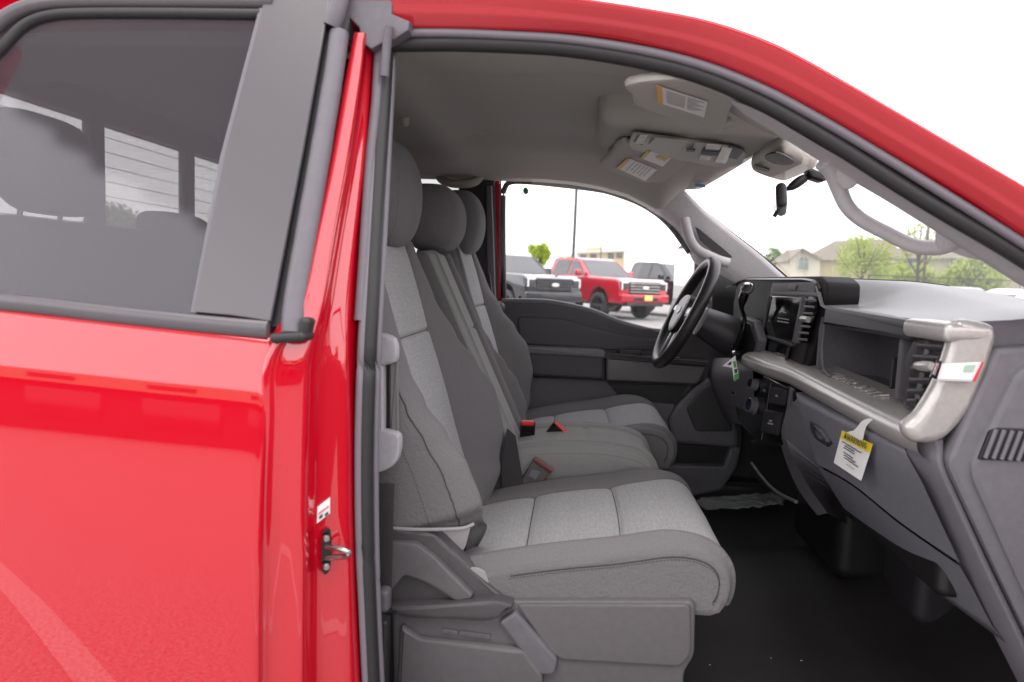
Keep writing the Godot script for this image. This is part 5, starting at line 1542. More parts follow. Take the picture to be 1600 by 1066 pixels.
func seat_shield(ps: Node3D) -> void:
	# hard plastic side shield, recliner cover and risers under the passenger cushion
	box("seat_riser", Vector3(-0.02, 0.88, 0.42), Vector3(0.46, 0.22, 0.46), 0.02, M.dark, ps)
	plate("side_shield", rnd([Vector2(-0.3079, 0.9951), Vector2(-0.1187, 1.0158), Vector2(-0.0846, 1.0164), Vector2(0.2335, 1.0433), Vector2(0.2416, 1.0348), Vector2(0.2455, 0.9401), Vector2(0.2289, 0.9081), Vector2(0.2358, 0.7616), Vector2(-0.2939, 0.705)], 0.012), 0.64, 0.695, 0.007, M.shield, ps)
	plate("shield_panel", rnd([Vector2(-0.0772, 1.0124), Vector2(0.2308, 1.0386), Vector2(0.2377, 0.9469), Vector2(0.2207, 0.9221), Vector2(0.0106, 0.9141), Vector2(-0.015, 0.9307)], 0.012), 0.69, 0.701, 0.004, M.shield, ps)
	plate("shield_rim", spl([Vector2(-0.304, 0.9955), Vector2(-0.2085, 1.0084), Vector2(-0.1268, 1.0224), Vector2(-0.1019, 1.0221), Vector2(-0.0813, 1.0133), Vector2(-0.1186, 0.9831), Vector2(-0.196, 0.9787), Vector2(-0.2652, 0.9751), Vector2(-0.2979, 0.9818)], 4, true), 0.68, 0.714, 0.008, M.shield_dark, ps)
	plate("shield_bar", rnd([Vector2(-0.1076, 0.9791), Vector2(-0.0768, 1.003), Vector2(0.0036, 0.9182), Vector2(-0.0018, 0.8892), Vector2(-0.0311, 0.8864)], 0.008), 0.69, 0.708, 0.006, M.mid, ps)
	plate("shield_step", rnd([Vector2(-0.2862, 0.9603), Vector2(-0.2507, 0.9371), Vector2(-0.0578, 0.9332), Vector2(-0.022, 0.889), Vector2(-0.0155, 0.7406), Vector2(-0.2919, 0.7111)], 0.01), 0.69, 0.711, 0.007, M.shield, ps)
	for k in 6:
		plate("embossed_mark", rnd([Vector2(-0.2112, 0.9538), Vector2(-0.195, 0.954), Vector2(-0.1947, 0.9456), Vector2(-0.211, 0.9454)].map(func(p): return p + Vector2(0.0135 * k + (0.006 if k > 1 else 0.0), -0.0006 * k)), 0.002), 0.694, 0.7, 0.001, M.shield, ps)
	plate("recliner_frame", spl([Vector2(-0.3255, 1.1253), Vector2(-0.2741, 1.1303), Vector2(-0.2322, 1.1275), Vector2(-0.1894, 1.0907), Vector2(-0.1324, 1.0431), Vector2(-0.1017, 1.0195), Vector2(-0.1195, 1.0061), Vector2(-0.1541, 1.0056), Vector2(-0.2121, 1.0007), Vector2(-0.313, 0.9921)], 3, true), 0.645, 0.69, 0.007, M.shield_dark, ps)
	plate("recliner_arm", rnd([Vector2(-0.32, 1.1118), Vector2(-0.2632, 1.1138), Vector2(-0.2267, 1.0896), Vector2(-0.1556, 1.0246), Vector2(-0.1588, 1.0172), Vector2(-0.1873, 1.01), Vector2(-0.2438, 1.0409), Vector2(-0.2836, 1.052), Vector2(-0.3084, 1.0166), Vector2(-0.3176, 1.0086)], 0.008), 0.685, 0.704, 0.005, M.shield, ps)
	# belt guide on the doorway pillar
	var bg := empty("belt_guide")
	plate("guide_top", spl([Vector2(-0.3409, 1.4907), Vector2(-0.3101, 1.49), Vector2(-0.2999, 1.4753), Vector2(-0.2993, 1.4515), Vector2(-0.309, 1.4423), Vector2(-0.3399, 1.4407)], 3, true), 0.712, 0.736, 0.005, M.pale, bg)
	plate("guide_foot", spl([Vector2(-0.3373, 1.3196), Vector2(-0.2972, 1.3221), Vector2(-0.289, 1.3048), Vector2(-0.2927, 1.2756), Vector2(-0.3068, 1.2579), Vector2(-0.3359, 1.2526)], 3, true), 0.712, 0.736, 0.005, M.pale, bg)
	plate("guide_back", rnd([Vector2(-0.3446, 1.4497), Vector2(-0.3233, 1.4507), Vector2(-0.32, 1.306), Vector2(-0.3415, 1.3047)], 0.003), 0.705, 0.735, 0.004, M.pale, bg)
	plate("guide_slot", [Vector2(-0.3279, 1.4433), Vector2(-0.3167, 1.4439), Vector2(-0.3147, 1.312), Vector2(-0.3249, 1.3113)], 0.69, 0.71, 0.002, M.black, bg)
	plate("guide_strap", rnd([Vector2(-0.3162, 1.4429), Vector2(-0.3017, 1.4436), Vector2(-0.2975, 1.3176), Vector2(-0.3121, 1.3167)], 0.002), 0.705, 0.72, 0.003, M.webbing_grey, bg)
	# lap belt stalk beside the seat shield
	var lb := empty("belt_stalk")
	pipe("stalk_webbing", [Vector3(-0.316, 1.233, 0.74), Vector3(-0.3171, 1.1178, 0.735), Vector3(-0.319, 1.0345, 0.73)], 0.02, M.webbing, lb, 8, 0.15, Vector3(1, 0, 0))
	box("stalk_cover", Vector3(-0.3076, 1.0252, 0.745), Vector3(0.022, 0.042, 0.03), 0.009, M.mid, lb)
	box("stalk_post", Vector3(-0.3104, 0.9205, 0.735), Vector3(0.02, 0.13, 0.03), 0.006, M.dark, lb)

func belts() -> void:
	var n := Vector3(0.0, 0.12, 1.0)
	# upright buckle with a red button
	var b1 := empty("seat_belt_buckle")
	box("buckle_body", Vector3(-0.1108, 1.1737, 0), Vector3(0.042, 0.05, 0.026), 0.005, M.black_gloss, b1)
	box("buckle_button", Vector3(-0.1114, 1.196, 0.004), Vector3(0.036, 0.013, 0.026), 0.004, M.red_button, b1)
	# tilted buckle beside it
	var b2 := empty("seat_belt_buckle")
	plate("buckle_body", rnd([Vector2(-0.067, 1.1575), Vector2(-0.0371, 1.2007), Vector2(-0.0003, 1.1688), Vector2(-0.0104, 1.1574)], 0.003), -0.035, -0.01, 0.004, M.black_gloss, b2)
	pipe("buckle_button", [Vector3(-0.037, 1.1993, -0.018), Vector3(-0.0021, 1.1691, -0.018)], 0.006, M.red_button, b2, 8, 1.6)
	# large buckle lying between the seats
	var b3 := empty("seat_belt_buckle")
	slab("buckle_body", [Vector3(-0.1164, 1.068, 0.14), Vector3(-0.0816, 1.1354, 0.14), Vector3(-0.0331, 1.107, 0.14), Vector3(-0.0683, 1.0544, 0.14), Vector3(-0.0942, 1.046, 0.14)], n, 0.014, 0.004, M.buckle_grey, b3)
	slab("buckle_button", [Vector3(-0.0781, 1.1411, 0.148), Vector3(-0.0297, 1.1111, 0.148), Vector3(-0.0358, 1.1007, 0.148), Vector3(-0.0841, 1.1291, 0.148)], n, 0.01, 0.003, M.buckle_red, b3)
	slab("buckle_mark", [Vector3(-0.0859, 1.1084, 0.1575), Vector3(-0.063, 1.1033, 0.1575), Vector3(-0.0751, 1.0827, 0.1575), Vector3(-0.0949, 1.0913, 0.1575)], n, 0.0008, 0.0, M.mid, b3)
	slab("belt_webbing", [Vector3(-0.156, 1.2102, 0.146), Vector3(-0.1325, 1.1918, 0.146), Vector3(-0.1077, 1.067, 0.146), Vector3(-0.1148, 0.9993, 0.146), Vector3(-0.1575, 0.9963, 0.146), Vector3(-0.1686, 1.1131, 0.146)], Vector3(0.1, 0.1, 1), 0.003, 0.001, M.webbing, b3)
	box("latch_tongue", Vector3(-0.0987, 1.0648, 0.18), Vector3(0.012, 0.004, 0.01), 0.0015, M.chrome, b3)
	box("recliner_link", Vector3(-0.1755, 1.0167, 0.14), Vector3(0.05, 0.012, 0.02), 0.004, M.pale, null, Basis(Vector3(0, 0, 1), 0.5))

func rnd2(pts: Array, _r: float) -> Array:
	return pts

# ---------------------------------------------------------------- dashboard
func pad_y(x: float, z: float) -> float:
	# upper surface of the dash: a high roll in front of the driver that sinks towards the passenger
	var roll := 1.632 - 0.05 * smoothstep(0.05, 0.6, z) - 0.03 * smoothstep(-0.5, -0.8, z)
	var shelf := 1.557 + 0.09 * clampf(x - 0.575, 0.0, 0.3)
	var k := smoothstep(0.16, 0.24, z)
	var front := lerpf(roll - 0.012 * smoothstep(0.60, 0.56, x), shelf, k)
	var y := lerpf(front, roll, smoothstep(0.66, 0.80, x))
	return y - 0.16 * pow(maxf(0.0, x - 0.8), 1.3)

func dash() -> void:
	var d := empty("dashboard")
	var rows := []
	for i in 25:
		var x := 0.575 + 0.43 * i / 24.0
		var row := PackedVector3Array()
		for k in 61:
			var z := -0.80 + 1.575 * k / 60.0
			row.append(Vector3(x, pad_y(x, z), z))
		rows.append(row)
	var mb := MB.new()
	mb.grid(rows)
	put("upper_pad", mb, M.top_pad, d, 180.0)
	# end of the pad towards the doorway
	var endrow := PackedVector3Array()
	var low := PackedVector3Array()
	for i in 25:
		var x := 0.575 + 0.43 * i / 24.0
		endrow.append(Vector3(x, pad_y(x, 0.80), 0.775))
		low.append(Vector3(x, 1.3, 0.775))
	var mid := PackedVector3Array()
	for p in endrow: mid.append(p + Vector3(0, -0.012, 0.01))
	var me := MB.new()
	me.grid([endrow, mid, low])
	put("pad_end", me, M.dash, d, 60.0)
	# seam across the pad beside the centre stack
	var seam := []
	for i in 13:
		var x := 0.60 + 0.3 * i / 12.0
		seam.append(Vector3(x, pad_y(x, 0.14) + 0.0005, 0.14))
	pipe("pad_seam", seam, 0.002, M.dark, d, 6)
	# dark brow over the open shelf
	var fr := facing_rear(0.0)
	plate("shelf_brow", rnd([Vector2(0.2698, 1.519), Vector2(0.2788, 1.565), Vector2(0.675, 1.5555), Vector2(0.6906, 1.5408), Vector2(0.6776, 1.5197)], 0.006), -0.60, -0.566, 0.008, M.dash_dark, d, fr)
	# open shelf
	var sh := empty("open_shelf")
	plate("shelf_back", [Vector2(0.20, 1.39), Vector2(0.72, 1.39), Vector2(0.72, 1.55), Vector2(0.20, 1.55)], -0.735, -0.715, 0.004, M.mid, sh, fr)
	box("shelf_floor", Vector3(0.672, 1.398, 0.46), Vector3(0.11, 0.012, 0.54), 0.004, M.mid, sh)
	box("shelf_roof", Vector3(0.655, 1.542, 0.46), Vector3(0.13, 0.012, 0.54), 0.004, M.dark, sh)
	plate("shelf_side", [Vector2(0.585, 1.41), Vector2(0.735, 1.39), Vector2(0.735, 1.55), Vector2(0.585, 1.55)], 0.195, 0.215, 0.004, M.mid, sh)
	plate("shelf_side", [Vector2(0.585, 1.41), Vector2(0.735, 1.39), Vector2(0.735, 1.55), Vector2(0.585, 1.55)], 0.60, 0.615, 0.004, M.mid, sh)
	pipe("shelf_lip", spl([Vector3(0.578, 1.5226, 0.254), Vector3(0.578, 1.4715, 0.2497), Vector3(0.578, 1.4228, 0.2688), Vector3(0.578, 1.4081, 0.3182)], 4), 0.004, M.mid, sh, 8)
	box("shelf_divider", Vector3(0.672, 1.44, 0.5), Vector3(0.1, 0.07, 0.006), 0.002, M.dark, sh)
	silver(d)
	glovebox(d)
	side_vent()
	centre_stack()
	wheel_and_column()
	# sheet metal ahead of the dash
	box("firewall", Vector3(1.02, 1.2, 0), Vector3(0.03, 0.7, 1.76), 0.005, M.black)
	box("dash_core", Vector3(0.82, 1.32, 0.0), Vector3(0.14, 0.3, 1.54), 0.03, M.black, d)

func silver(d: Node3D) -> void:
	# satin trim: a ledge along the dash that turns up round the vent at its end
	var tr := empty("satin_trim")
	var prof := spl([Vector2(0.612, 1.422), Vector2(0.575, 1.413), Vector2(0.545, 1.406), Vector2(0.53, 1.401), Vector2(0.5215, 1.392), Vector2(0.519, 1.38), Vector2(0.524, 1.366), Vector2(0.54, 1.357), Vector2(0.575, 1.352)], 3)
	var rows := []
	var zs := [-0.23, -0.222, -0.2, -0.15, -0.08, 0.0, 0.06, 0.12, 0.2, 0.35, 0.5, 0.62, 0.70, 0.75, 0.795]
	for z in zs:
		var bend: float = 0.018 * smoothstep(0.0, 0.1, z)
		var tip: float = 0.35 if z < -0.225 else (0.75 if z < -0.215 else 1.0)
		var row := PackedVector3Array()
		for q in prof:
			row.append(Vector3(0.57 + (q.x - 0.57) * tip + bend - 0.012 + 0.012 * smoothstep(-0.2, 0.0, z), 1.385 + (q.y - 1.385) * tip - 0.012 * smoothstep(0.1, 0.72, z) , z))
		rows.append(row)
	var mb := MB.new()
	mb.grid(rows)
	put("trim_ledge", mb, M.silver, tr, 180.0)
	plate("trim_end", spl([Vector2(0.5239, 1.375), Vector2(0.5605, 1.3753), Vector2(0.5857, 1.3973), Vector2(0.6058, 1.4332), Vector2(0.6201, 1.479), Vector2(0.6301, 1.5317), Vector2(0.6272, 1.5513), Vector2(0.6148, 1.5601), Vector2(0.5761, 1.564), Vector2(0.5665, 1.5428), Vector2(0.5658, 1.5219), Vector2(0.5548, 1.4756), Vector2(0.5416, 1.4421), Vector2(0.5275, 1.4161), Vector2(0.5109, 1.3976)], 3, true), 0.778, 0.808, 0.011, M.silver, tr, Transform3D.IDENTITY, 60.0)
	box("trim_top", Vector3(0.588, 1.5435, 0.747), Vector3(0.075, 0.03, 0.125), 0.011, M.silver, tr, Basis(Vector3(0, 1, 0), 0.06))
	# raised lettering on the ledge
	var a: Vector3 = Vector3(0.5405, 1.4, 0.2951)
	var b: Vector3 = Vector3(0.5645, 1.4, 0.5909)
	var dir := Vector3(0, -0.028, 1).normalized()
	var up := Vector3(1, 0.238, 0).normalized()
	var nrm := dir.cross(up).normalized()
	if nrm.y < 0: nrm = -nrm
	var bs := Basis(dir, up, dir.cross(up))
	text("raised_lettering", "S U P E R   D U T Y", 0.032, Transform3D(bs, Vector3(0.588, 1.4085, 0.42)), M.silver, tr, 0.003, true)

func glovebox(d: Node3D) -> void:
	var g := empty("glovebox")
	var top := [Vector3(0.555, 1.3448, 0.1654), Vector3(0.552, 1.3442, 0.3684), Vector3(0.55, 1.3468, 0.5807), Vector3(0.55, 1.348, 0.7325)]
	var r1 := [Vector3(0.55, 1.3258, 0.2001), Vector3(0.548, 1.3286, 0.3943), Vector3(0.546, 1.3326, 0.6069), Vector3(0.546, 1.3391, 0.7514)]
	var r2 := [Vector3(0.553, 1.2828, 0.2418), Vector3(0.55, 1.2899, 0.4363), Vector3(0.552, 1.2968, 0.6362), Vector3(0.552, 1.3104, 0.7882)]
	var r3 := [Vector3(0.56, 1.242, 0.2818), Vector3(0.557, 1.2557, 0.4651), Vector3(0.572, 1.2517, 0.6482), Vector3(0.585, 1.2515, 0.7852)]
	var r4 := [Vector3(0.567, 1.2061, 0.3104), Vector3(0.568, 1.2187, 0.4953), Vector3(0.595, 1.1956, 0.6458), Vector3(0.622, 1.1823, 0.7876)]
	var t0 := []
	for p in top: t0.append(p + Vector3(0.02, 0.004, 0))
	put("glovebox_door", strip([t0, top, r1, r2, r3, r4], 6), M.dash_blue_lifted, g, 180.0)
	# latch in a shallow recess
	plate("latch_recess", rnd([Vector2(0.2921, 1.3018), Vector2(0.3832, 1.3016), Vector2(0.4308, 1.283), Vector2(0.4054, 1.2687), Vector2(0.3367, 1.2687), Vector2(0.3013, 1.2806)], 0.004), -0.575, -0.548, 0.003, M.dark, g, facing_rear(0.0))
	plate("latch", rnd([Vector2(0.3314, 1.2999), Vector2(0.389, 1.3014), Vector2(0.4258, 1.283), Vector2(0.372, 1.2769)], 0.004), -0.57, -0.541, 0.004, M.dash, g, facing_rear(0.0))
	# lower trim under the glovebox, a narrow gap away
	var q0 := [Vector3(0.567, 1.2017, 0.3154), Vector3(0.568, 1.2147, 0.4992), Vector3(0.595, 1.1913, 0.6467), Vector3(0.622, 1.1776, 0.7885)]
	var q1 := [Vector3(0.585, 1.1728, 0.3212), Vector3(0.6, 1.1646, 0.4807), Vector3(0.628, 1.1373, 0.632), Vector3(0.648, 1.1409, 0.7815)]
	var q2 := [Vector3(0.63, 1.1105, 0.3162), Vector3(0.64, 1.1026, 0.4676), Vector3(0.66, 1.0833, 0.6205), Vector3(0.682, 1.0837, 0.7811)]
	var q3 := [Vector3(0.655, 1.0793, 0.3216), Vector3(0.665, 1.0728, 0.4611), Vector3(0.68, 1.0629, 0.619), Vector3(0.7, 1.0606, 0.7925)]
	var q4 := []
	for p in q3: q4.append(p + Vector3(0.09, 0.0, 0))
	put("lower_trim", strip([q0, q1, q2, q3, q4], 6), M.dash_blue_lifted, d, 60.0)
	box("glovebox_backing", Vector3(0.68, 1.24, 0.47), Vector3(0.1, 0.3, 0.5), 0.02, M.black, g)
	# duct and bracket under the dash
	box("under_dash_duct", Vector3(0.80, 1.06, 0.52), Vector3(0.16, 0.05, 0.44), 0.015, M.black, d)
	# rounded corner strip between glovebox and end cap
	var e0 := [Vector3(0.5437, 1.3628, 0.735), Vector3(0.5484, 1.3498, 0.74), Vector3(0.555, 1.3196, 0.742), Vector3(0.5934, 1.2545, 0.745), Vector3(0.6478, 1.1513, 0.752), Vector3(0.702, 1.0518, 0.765), Vector3(0.7712, 0.9271, 0.775)]
	var e1 := [Vector3(0.5449, 1.3659, 0.765), Vector3(0.5501, 1.3549, 0.768), Vector3(0.5556, 1.3254, 0.77), Vector3(0.5926, 1.2616, 0.772), Vector3(0.6426, 1.1664, 0.78), Vector3(0.6951, 1.069, 0.79), Vector3(0.7625, 0.9474, 0.8)]
	var e2 := [Vector3(0.5594, 1.375, 0.795), Vector3(0.5645, 1.3633, 0.798), Vector3(0.568, 1.3347, 0.8), Vector3(0.5993, 1.2737, 0.8), Vector3(0.6462, 1.1833, 0.804), Vector3(0.6933, 1.0959, 0.81), Vector3(0.7638, 0.9638, 0.815)]
	var e3 := [Vector3(0.571, 1.3798, 0.8), Vector3(0.5723, 1.3592, 0.803), Vector3(0.5767, 1.3364, 0.804), Vector3(0.6047, 1.28, 0.806), Vector3(0.649, 1.194, 0.81), Vector3(0.6944, 1.1086, 0.815), Vector3(0.7668, 0.9725, 0.82)]
	var e4 := [Vector3(0.5888, 1.3738, 0.77), Vector3(0.5917, 1.352, 0.77), Vector3(0.5968, 1.3281, 0.77), Vector3(0.6268, 1.2695, 0.77), Vector3(0.6721, 1.1809, 0.775), Vector3(0.7191, 1.0926, 0.78), Vector3(0.7903, 0.9549, 0.79)]
	put("corner_strip", strip([e0, e1, e2, e3, e4], 5), M.dash, d, 180.0)
	# end cap by the door hinge, with a slotted vent
	var ec := empty("dash_end_cap")
	plate("cap_panel", rnd([Vector2(0.6287, 1.5232), Vector2(0.6857, 1.5306), Vector2(0.7892, 1.5311), Vector2(0.861, 0.8987), Vector2(0.8094, 0.9241), Vector2(0.7009, 1.1106), Vector2(0.5782, 1.3362), Vector2(0.5749, 1.3515)], 0.008), 0.78, 0.812, 0.008, M.dash, ec)
	plate("cap_field", rnd([Vector2(0.6564, 1.4971), Vector2(0.6932, 1.5111), Vector2(0.7703, 1.515), Vector2(0.8336, 0.9505), Vector2(0.8112, 0.9584), Vector2(0.7166, 1.1205), Vector2(0.608, 1.326), Vector2(0.604, 1.3489)], 0.02), 0.80, 0.819, 0.01, M.dash, ec)
	plate("vent_well", rnd([Vector2(0.6132, 1.3561), Vector2(0.6257, 1.4008), Vector2(0.6357, 1.4061), Vector2(0.7178, 1.4082), Vector2(0.7074, 1.3584)], 0.004), 0.80, 0.8215, 0.002, M.black, ec)
	for k in 9:
		var a: Vector3 = Vector3(0.6222, 1.3597, 0.822) + Vector3(0.0115 * k, -0.0003 * k, 0)
		var b: Vector3 = Vector3(0.6336, 1.404, 0.822) + Vector3(0.0115 * k, -0.0003 * k, 0)
		pipe("vent_slat", [a, b], 0.0032, M.dash, ec, 8)

func side_vent() -> void:
	# passenger air vent: dark frame, horizontal vanes and a satin knob
	var v := empty("air_vent")
	var fr := facing_rear(0.0)
	plate("vent_frame", rnd([Vector2(0.6385, 1.4225), Vector2(0.642, 1.4872), Vector2(0.6695, 1.5288), Vector2(0.7845, 1.5382), Vector2(0.7782, 1.5144), Vector2(0.7452, 1.4527), Vector2(0.7061, 1.4045), Vector2(0.6587, 1.4018)], 0.006), -0.62, -0.578, 0.006, M.dash_dark, v, fr)
	plate("vent_mouth", rnd([Vector2(0.6781, 1.4161), Vector2(0.6766, 1.4803), Vector2(0.6982, 1.5227), Vector2(0.7777, 1.5297), Vector2(0.7738, 1.5119), Vector2(0.7432, 1.4542), Vector2(0.7063, 1.4149)], 0.004), -0.60, -0.5735, 0.0, M.black, v, fr)
	var la := [Vector3(0.57, 1.5146, 0.7018), Vector3(0.57, 1.4949, 0.6931), Vector3(0.57, 1.4743, 0.6885), Vector3(0.57, 1.4537, 0.686), Vector3(0.57, 1.4344, 0.6854), Vector3(0.57, 1.4175, 0.6865)]
	var lb := [Vector3(0.57, 1.5182, 0.7801), Vector3(0.57, 1.4999, 0.7726), Vector3(0.57, 1.481, 0.7632), Vector3(0.57, 1.4627, 0.7534), Vector3(0.57, 1.4431, 0.7377), Vector3(0.57, 1.423, 0.7172)]
	for i in 6:
		pipe("vent_vane", [la[i], lb[i]], 0.0055, M.dark, v, 8, 0.5)
	pipe("vent_post", [Vector3(0.574, 1.5236, 0.73), Vector3(0.574, 1.4177, 0.7098)], 0.006, M.mid, v, 8)
	var m := MB.new()
	m.tube([Vector3(0.558, 1.484, 0.7288), Vector3(0.556, 1.4856, 0.7506), Vector3(0.556, 1.4878, 0.7751), Vector3(0.556, 1.4885, 0.7806)], [0.006, 0.0085, 0.0085, 0.006], 12)
	put("vent_knob", m, M.silver, v, 60.0)

func print_row(called: String, a: Vector3, b: Vector3, words: int, h: float, parent: Node) -> void:
	for k in words:
		var p := a.lerp(b, (k + 0.08) / words)
		var q := a.lerp(b, (k + (0.7 if k % 3 else 0.88)) / words)
		slab(called, [p - Vector3(0, h, 0), q - Vector3(0, h, 0), q + Vector3(0, h, 0), p + Vector3(0, h, 0)], Vector3(-1, 0, 0), 0.0004, 0.0, M.print_pale, parent)

func knob(called: String, c: Vector3, r: float, depth: float, parent: Node, face: Material) -> void:
	var k := empty(called, parent)
	var xf := Transform3D(frame_of(Vector3(-0.97, 0.2, 0.12)), c)
	var m := MB.new()
	m.lathe([Vector2(r * 1.12, 0), Vector2(r * 1.1, depth * 0.2), Vector2(r, depth * 0.3), Vector2(r * 0.96, depth * 0.9), Vector2(r * 0.86, depth)], xf, 28)
	put("knob_body", m, M.mid, k)
	var m2 := MB.new()
	m2.lathe([Vector2(r * 0.86, depth), Vector2(r * 0.8, depth * 1.04), Vector2(r * 0.7, depth * 0.97), Vector2(0, depth * 0.95)], xf, 28)
	put("knob_face", m2, face, k)

func centre_stack() -> void:
	var fr := facing_rear(0.0)
	var s := empty("centre_stack")
	# outer frame with rounded corner
	plate("stack_frame", rnd([Vector2(-0.6757, 1.4288), Vector2(-0.6905, 1.543), Vector2(-0.6347, 1.6165), Vector2(-0.5305, 1.6317), Vector2(0.1824, 1.6321), Vector2(0.2312, 1.616), Vector2(0.2354, 1.5798), Vector2(0.168, 1.4331), Vector2(0.1337, 1.3851), Vector2(-0.2943, 1.3604)], 0.012), -0.66, -0.584, 0.006, M.stack_black, s, fr)
	plate("stack_panel", rnd([Vector2(-0.1977, 1.614), Vector2(0.1771, 1.6187), Vector2(0.1973, 1.604), Vector2(0.1124, 1.3949), Vector2(-0.2833, 1.3735)], 0.006), -0.6, -0.579, 0.003, M.black, s, fr)
	# upper tray with a release tab
	plate("top_tray", rnd([Vector2(-0.1543, 1.6122), Vector2(0.1754, 1.6155), Vector2(0.1866, 1.5857), Vector2(-0.1839, 1.581)], 0.004), -0.59, -0.574, 0.003, M.dark, s, fr)
	plate("release_tab", rnd([Vector2(-0.0286, 1.5942), Vector2(-0.0161, 1.6095), Vector2(0.0563, 1.61), Vector2(0.0448, 1.5953)], 0.003), -0.58, -0.571, 0.002, M.mid, s, fr)
	plate("tray_line", [Vector2(-0.1751, 1.5883), Vector2(0.1983, 1.5918), Vector2(0.2, 1.5844), Vector2(-0.1791, 1.5791)], -0.58, -0.5725, 0.001, M.mid, s, fr)
	# touch screen, dark, with two faint lines of text
	plate("screen_bezel", rnd([Vector2(-0.1717, 1.5756), Vector2(0.1214, 1.5794), Vector2(0.0918, 1.4641), Vector2(-0.2389, 1.4529)], 0.004), -0.58, -0.5725, 0.002, M.black_gloss, s, fr)
	plate("screen", [Vector2(-0.116, 1.5663), Vector2(0.0887, 1.5706), Vector2(0.0621, 1.476), Vector2(-0.1466, 1.4695)], -0.58, -0.5715, 0.0, M.screen, s, fr)
	# two faint lines of print on the screen, too small to read, and one mark above them
	for row in [[Vector3(0.5705, 1.5165, -0.0835), Vector3(0.5705, 1.5171, 0.0172), 9], [Vector3(0.5705, 1.5075, -0.0871), Vector3(0.5705, 1.5086, 0.014), 10], [Vector3(0.5705, 1.5342, -0.0418), Vector3(0.5705, 1.5341, -0.0086), 2]]:
		print_row("screen_print", row[0], row[1], row[2], 0.0016, s)
	plate("screen_post", rnd([Vector2(0.096, 1.5803), Vector2(0.1336, 1.5797), Vector2(0.0957, 1.4612), Vector2(0.0506, 1.4603)], 0.002), -0.58, -0.57, 0.003, M.mid, s, fr)
	pipe("screen_edge", [Vector3(0.57, 1.5754, -0.1773), Vector3(0.57, 1.4534, -0.2315)], 0.0035, M.mid, s, 8)
	plate("screen_trim", [Vector2(-0.2195, 1.46), Vector2(0.0596, 1.4578), Vector2(0.0562, 1.4509), Vector2(-0.2243, 1.4521)], -0.58, -0.569, 0.001, M.switch_silver, s, fr)
	plate("small_bin", rnd([Vector2(-0.2054, 1.4443), Vector2(0.0334, 1.4454), Vector2(0.0086, 1.3941), Vector2(-0.2167, 1.3848)], 0.004), -0.58, -0.573, 0.0, M.screen, s, fr)
	for e in [[Vector3(0.569, 1.4449, -0.1981), Vector3(0.569, 1.3837, -0.2088)], [Vector3(0.569, 1.446, 0.0398), Vector3(0.569, 1.3932, 0.0155)], [Vector3(0.568, 1.3841, -0.2052), Vector3(0.568, 1.3919, 0.0192)]]:
		pipe("bin_edge", e, 0.004, M.dark, s, 8)
	# vent to the right of the screen
	var v := empty("air_vent")
	plate("vent_mouth", rnd([Vector2(0.1179, 1.581), Vector2(0.2016, 1.583), Vector2(0.2035, 1.5564), Vector2(0.154, 1.4683), Vector2(0.0883, 1.4654)], 0.003), -0.58, -0.574, 0.0, M.screen, v, fr)
	for i in 7:
		var t := i / 6.0
		pipe("vent_vane", [Vector3(0.571, 1.5734, 0.1305).lerp(Vector3(0.571, 1.473, 0.1026), t), Vector3(0.571, 1.574, 0.2011).lerp(Vector3(0.571, 1.4767, 0.1626), t)], 0.0032, M.mid, v, 6, 0.7)
	pipe("vent_knob", [Vector3(0.566, 1.5268, 0.1339), Vector3(0.566, 1.5264, 0.1796)], 0.0075, M.silver, v, 10)
	pipe("vent_edge", [Vector3(0.57, 1.5808, 0.1179), Vector3(0.57, 1.4616, 0.0839)], 0.003, M.mid, v, 8)
	# panel under the satin trim: knobs and switches
	var c := empty("control_panel")
	plate("panel_back", rnd([Vector2(-0.5371, 1.2807), Vector2(-0.3128, 1.3469), Vector2(0.1551, 1.3477), Vector2(0.1015, 1.1973), Vector2(-0.1525, 1.1461), Vector2(-0.3905, 1.1603)], 0.006), -0.6, -0.556, 0.004, M.black_gloss, c, fr)
	knob("temperature_knob", Vector3(0.552, 1.3104, -0.1863), 0.018, 0.02, c, M.black_gloss)
	knob("fan_knob", Vector3(0.552, 1.3121, -0.2906), 0.013, 0.018, c, M.black_gloss)
	knob("volume_knob", Vector3(0.552, 1.2537, -0.3795), 0.017, 0.018, c, M.black_gloss)
	knob("drive_knob", Vector3(0.552, 1.2469, -0.1829), 0.024, 0.02, c, M.screen_blue)
	for p in [Vector3(0.552, 1.3079, -0.0979), Vector3(0.552, 1.2199, -0.2955), Vector3(0.552, 1.2863, -0.291)]:
		box("button", p, Vector3(0.006, 0.008, 0.018), 0.002, M.mid, c)
	plate("switch", rnd([Vector2(-0.0164, 1.3314), Vector2(0.1028, 1.3421), Vector2(0.0875, 1.2988), Vector2(-0.0338, 1.2833)], 0.004), -0.56, -0.546, 0.003, M.dark, c, fr)
	plate("switch", rnd([Vector2(-0.0644, 1.2582), Vector2(0.0769, 1.2771), Vector2(0.0549, 1.2125), Vector2(-0.0848, 1.1911)], 0.004), -0.56, -0.546, 0.003, M.dark, c, fr)
	print_row("switch_print", Vector3(0.5455, 1.3154, 0.0328), Vector3(0.5455, 1.3175, 0.0547), 2, 0.0024, c)
	print_row("switch_print", Vector3(0.5455, 1.2398, -0.0059), Vector3(0.5455, 1.244, 0.0226), 3, 0.0022, c)
	print_row("switch_print", Vector3(0.5455, 1.2308, -0.0157), Vector3(0.5455, 1.2371, 0.0302), 4, 0.0022, c)
	pipe("panel_line", [Vector3(0.552, 1.1691, -0.0864), Vector3(0.552, 1.3387, -0.0375)], 0.0015, M.mid, c, 6)
	pipe("panel_line", [Vector3(0.552, 1.2118, 0.108), Vector3(0.552, 1.3483, 0.1501)], 0.0015, M.mid, c, 6)
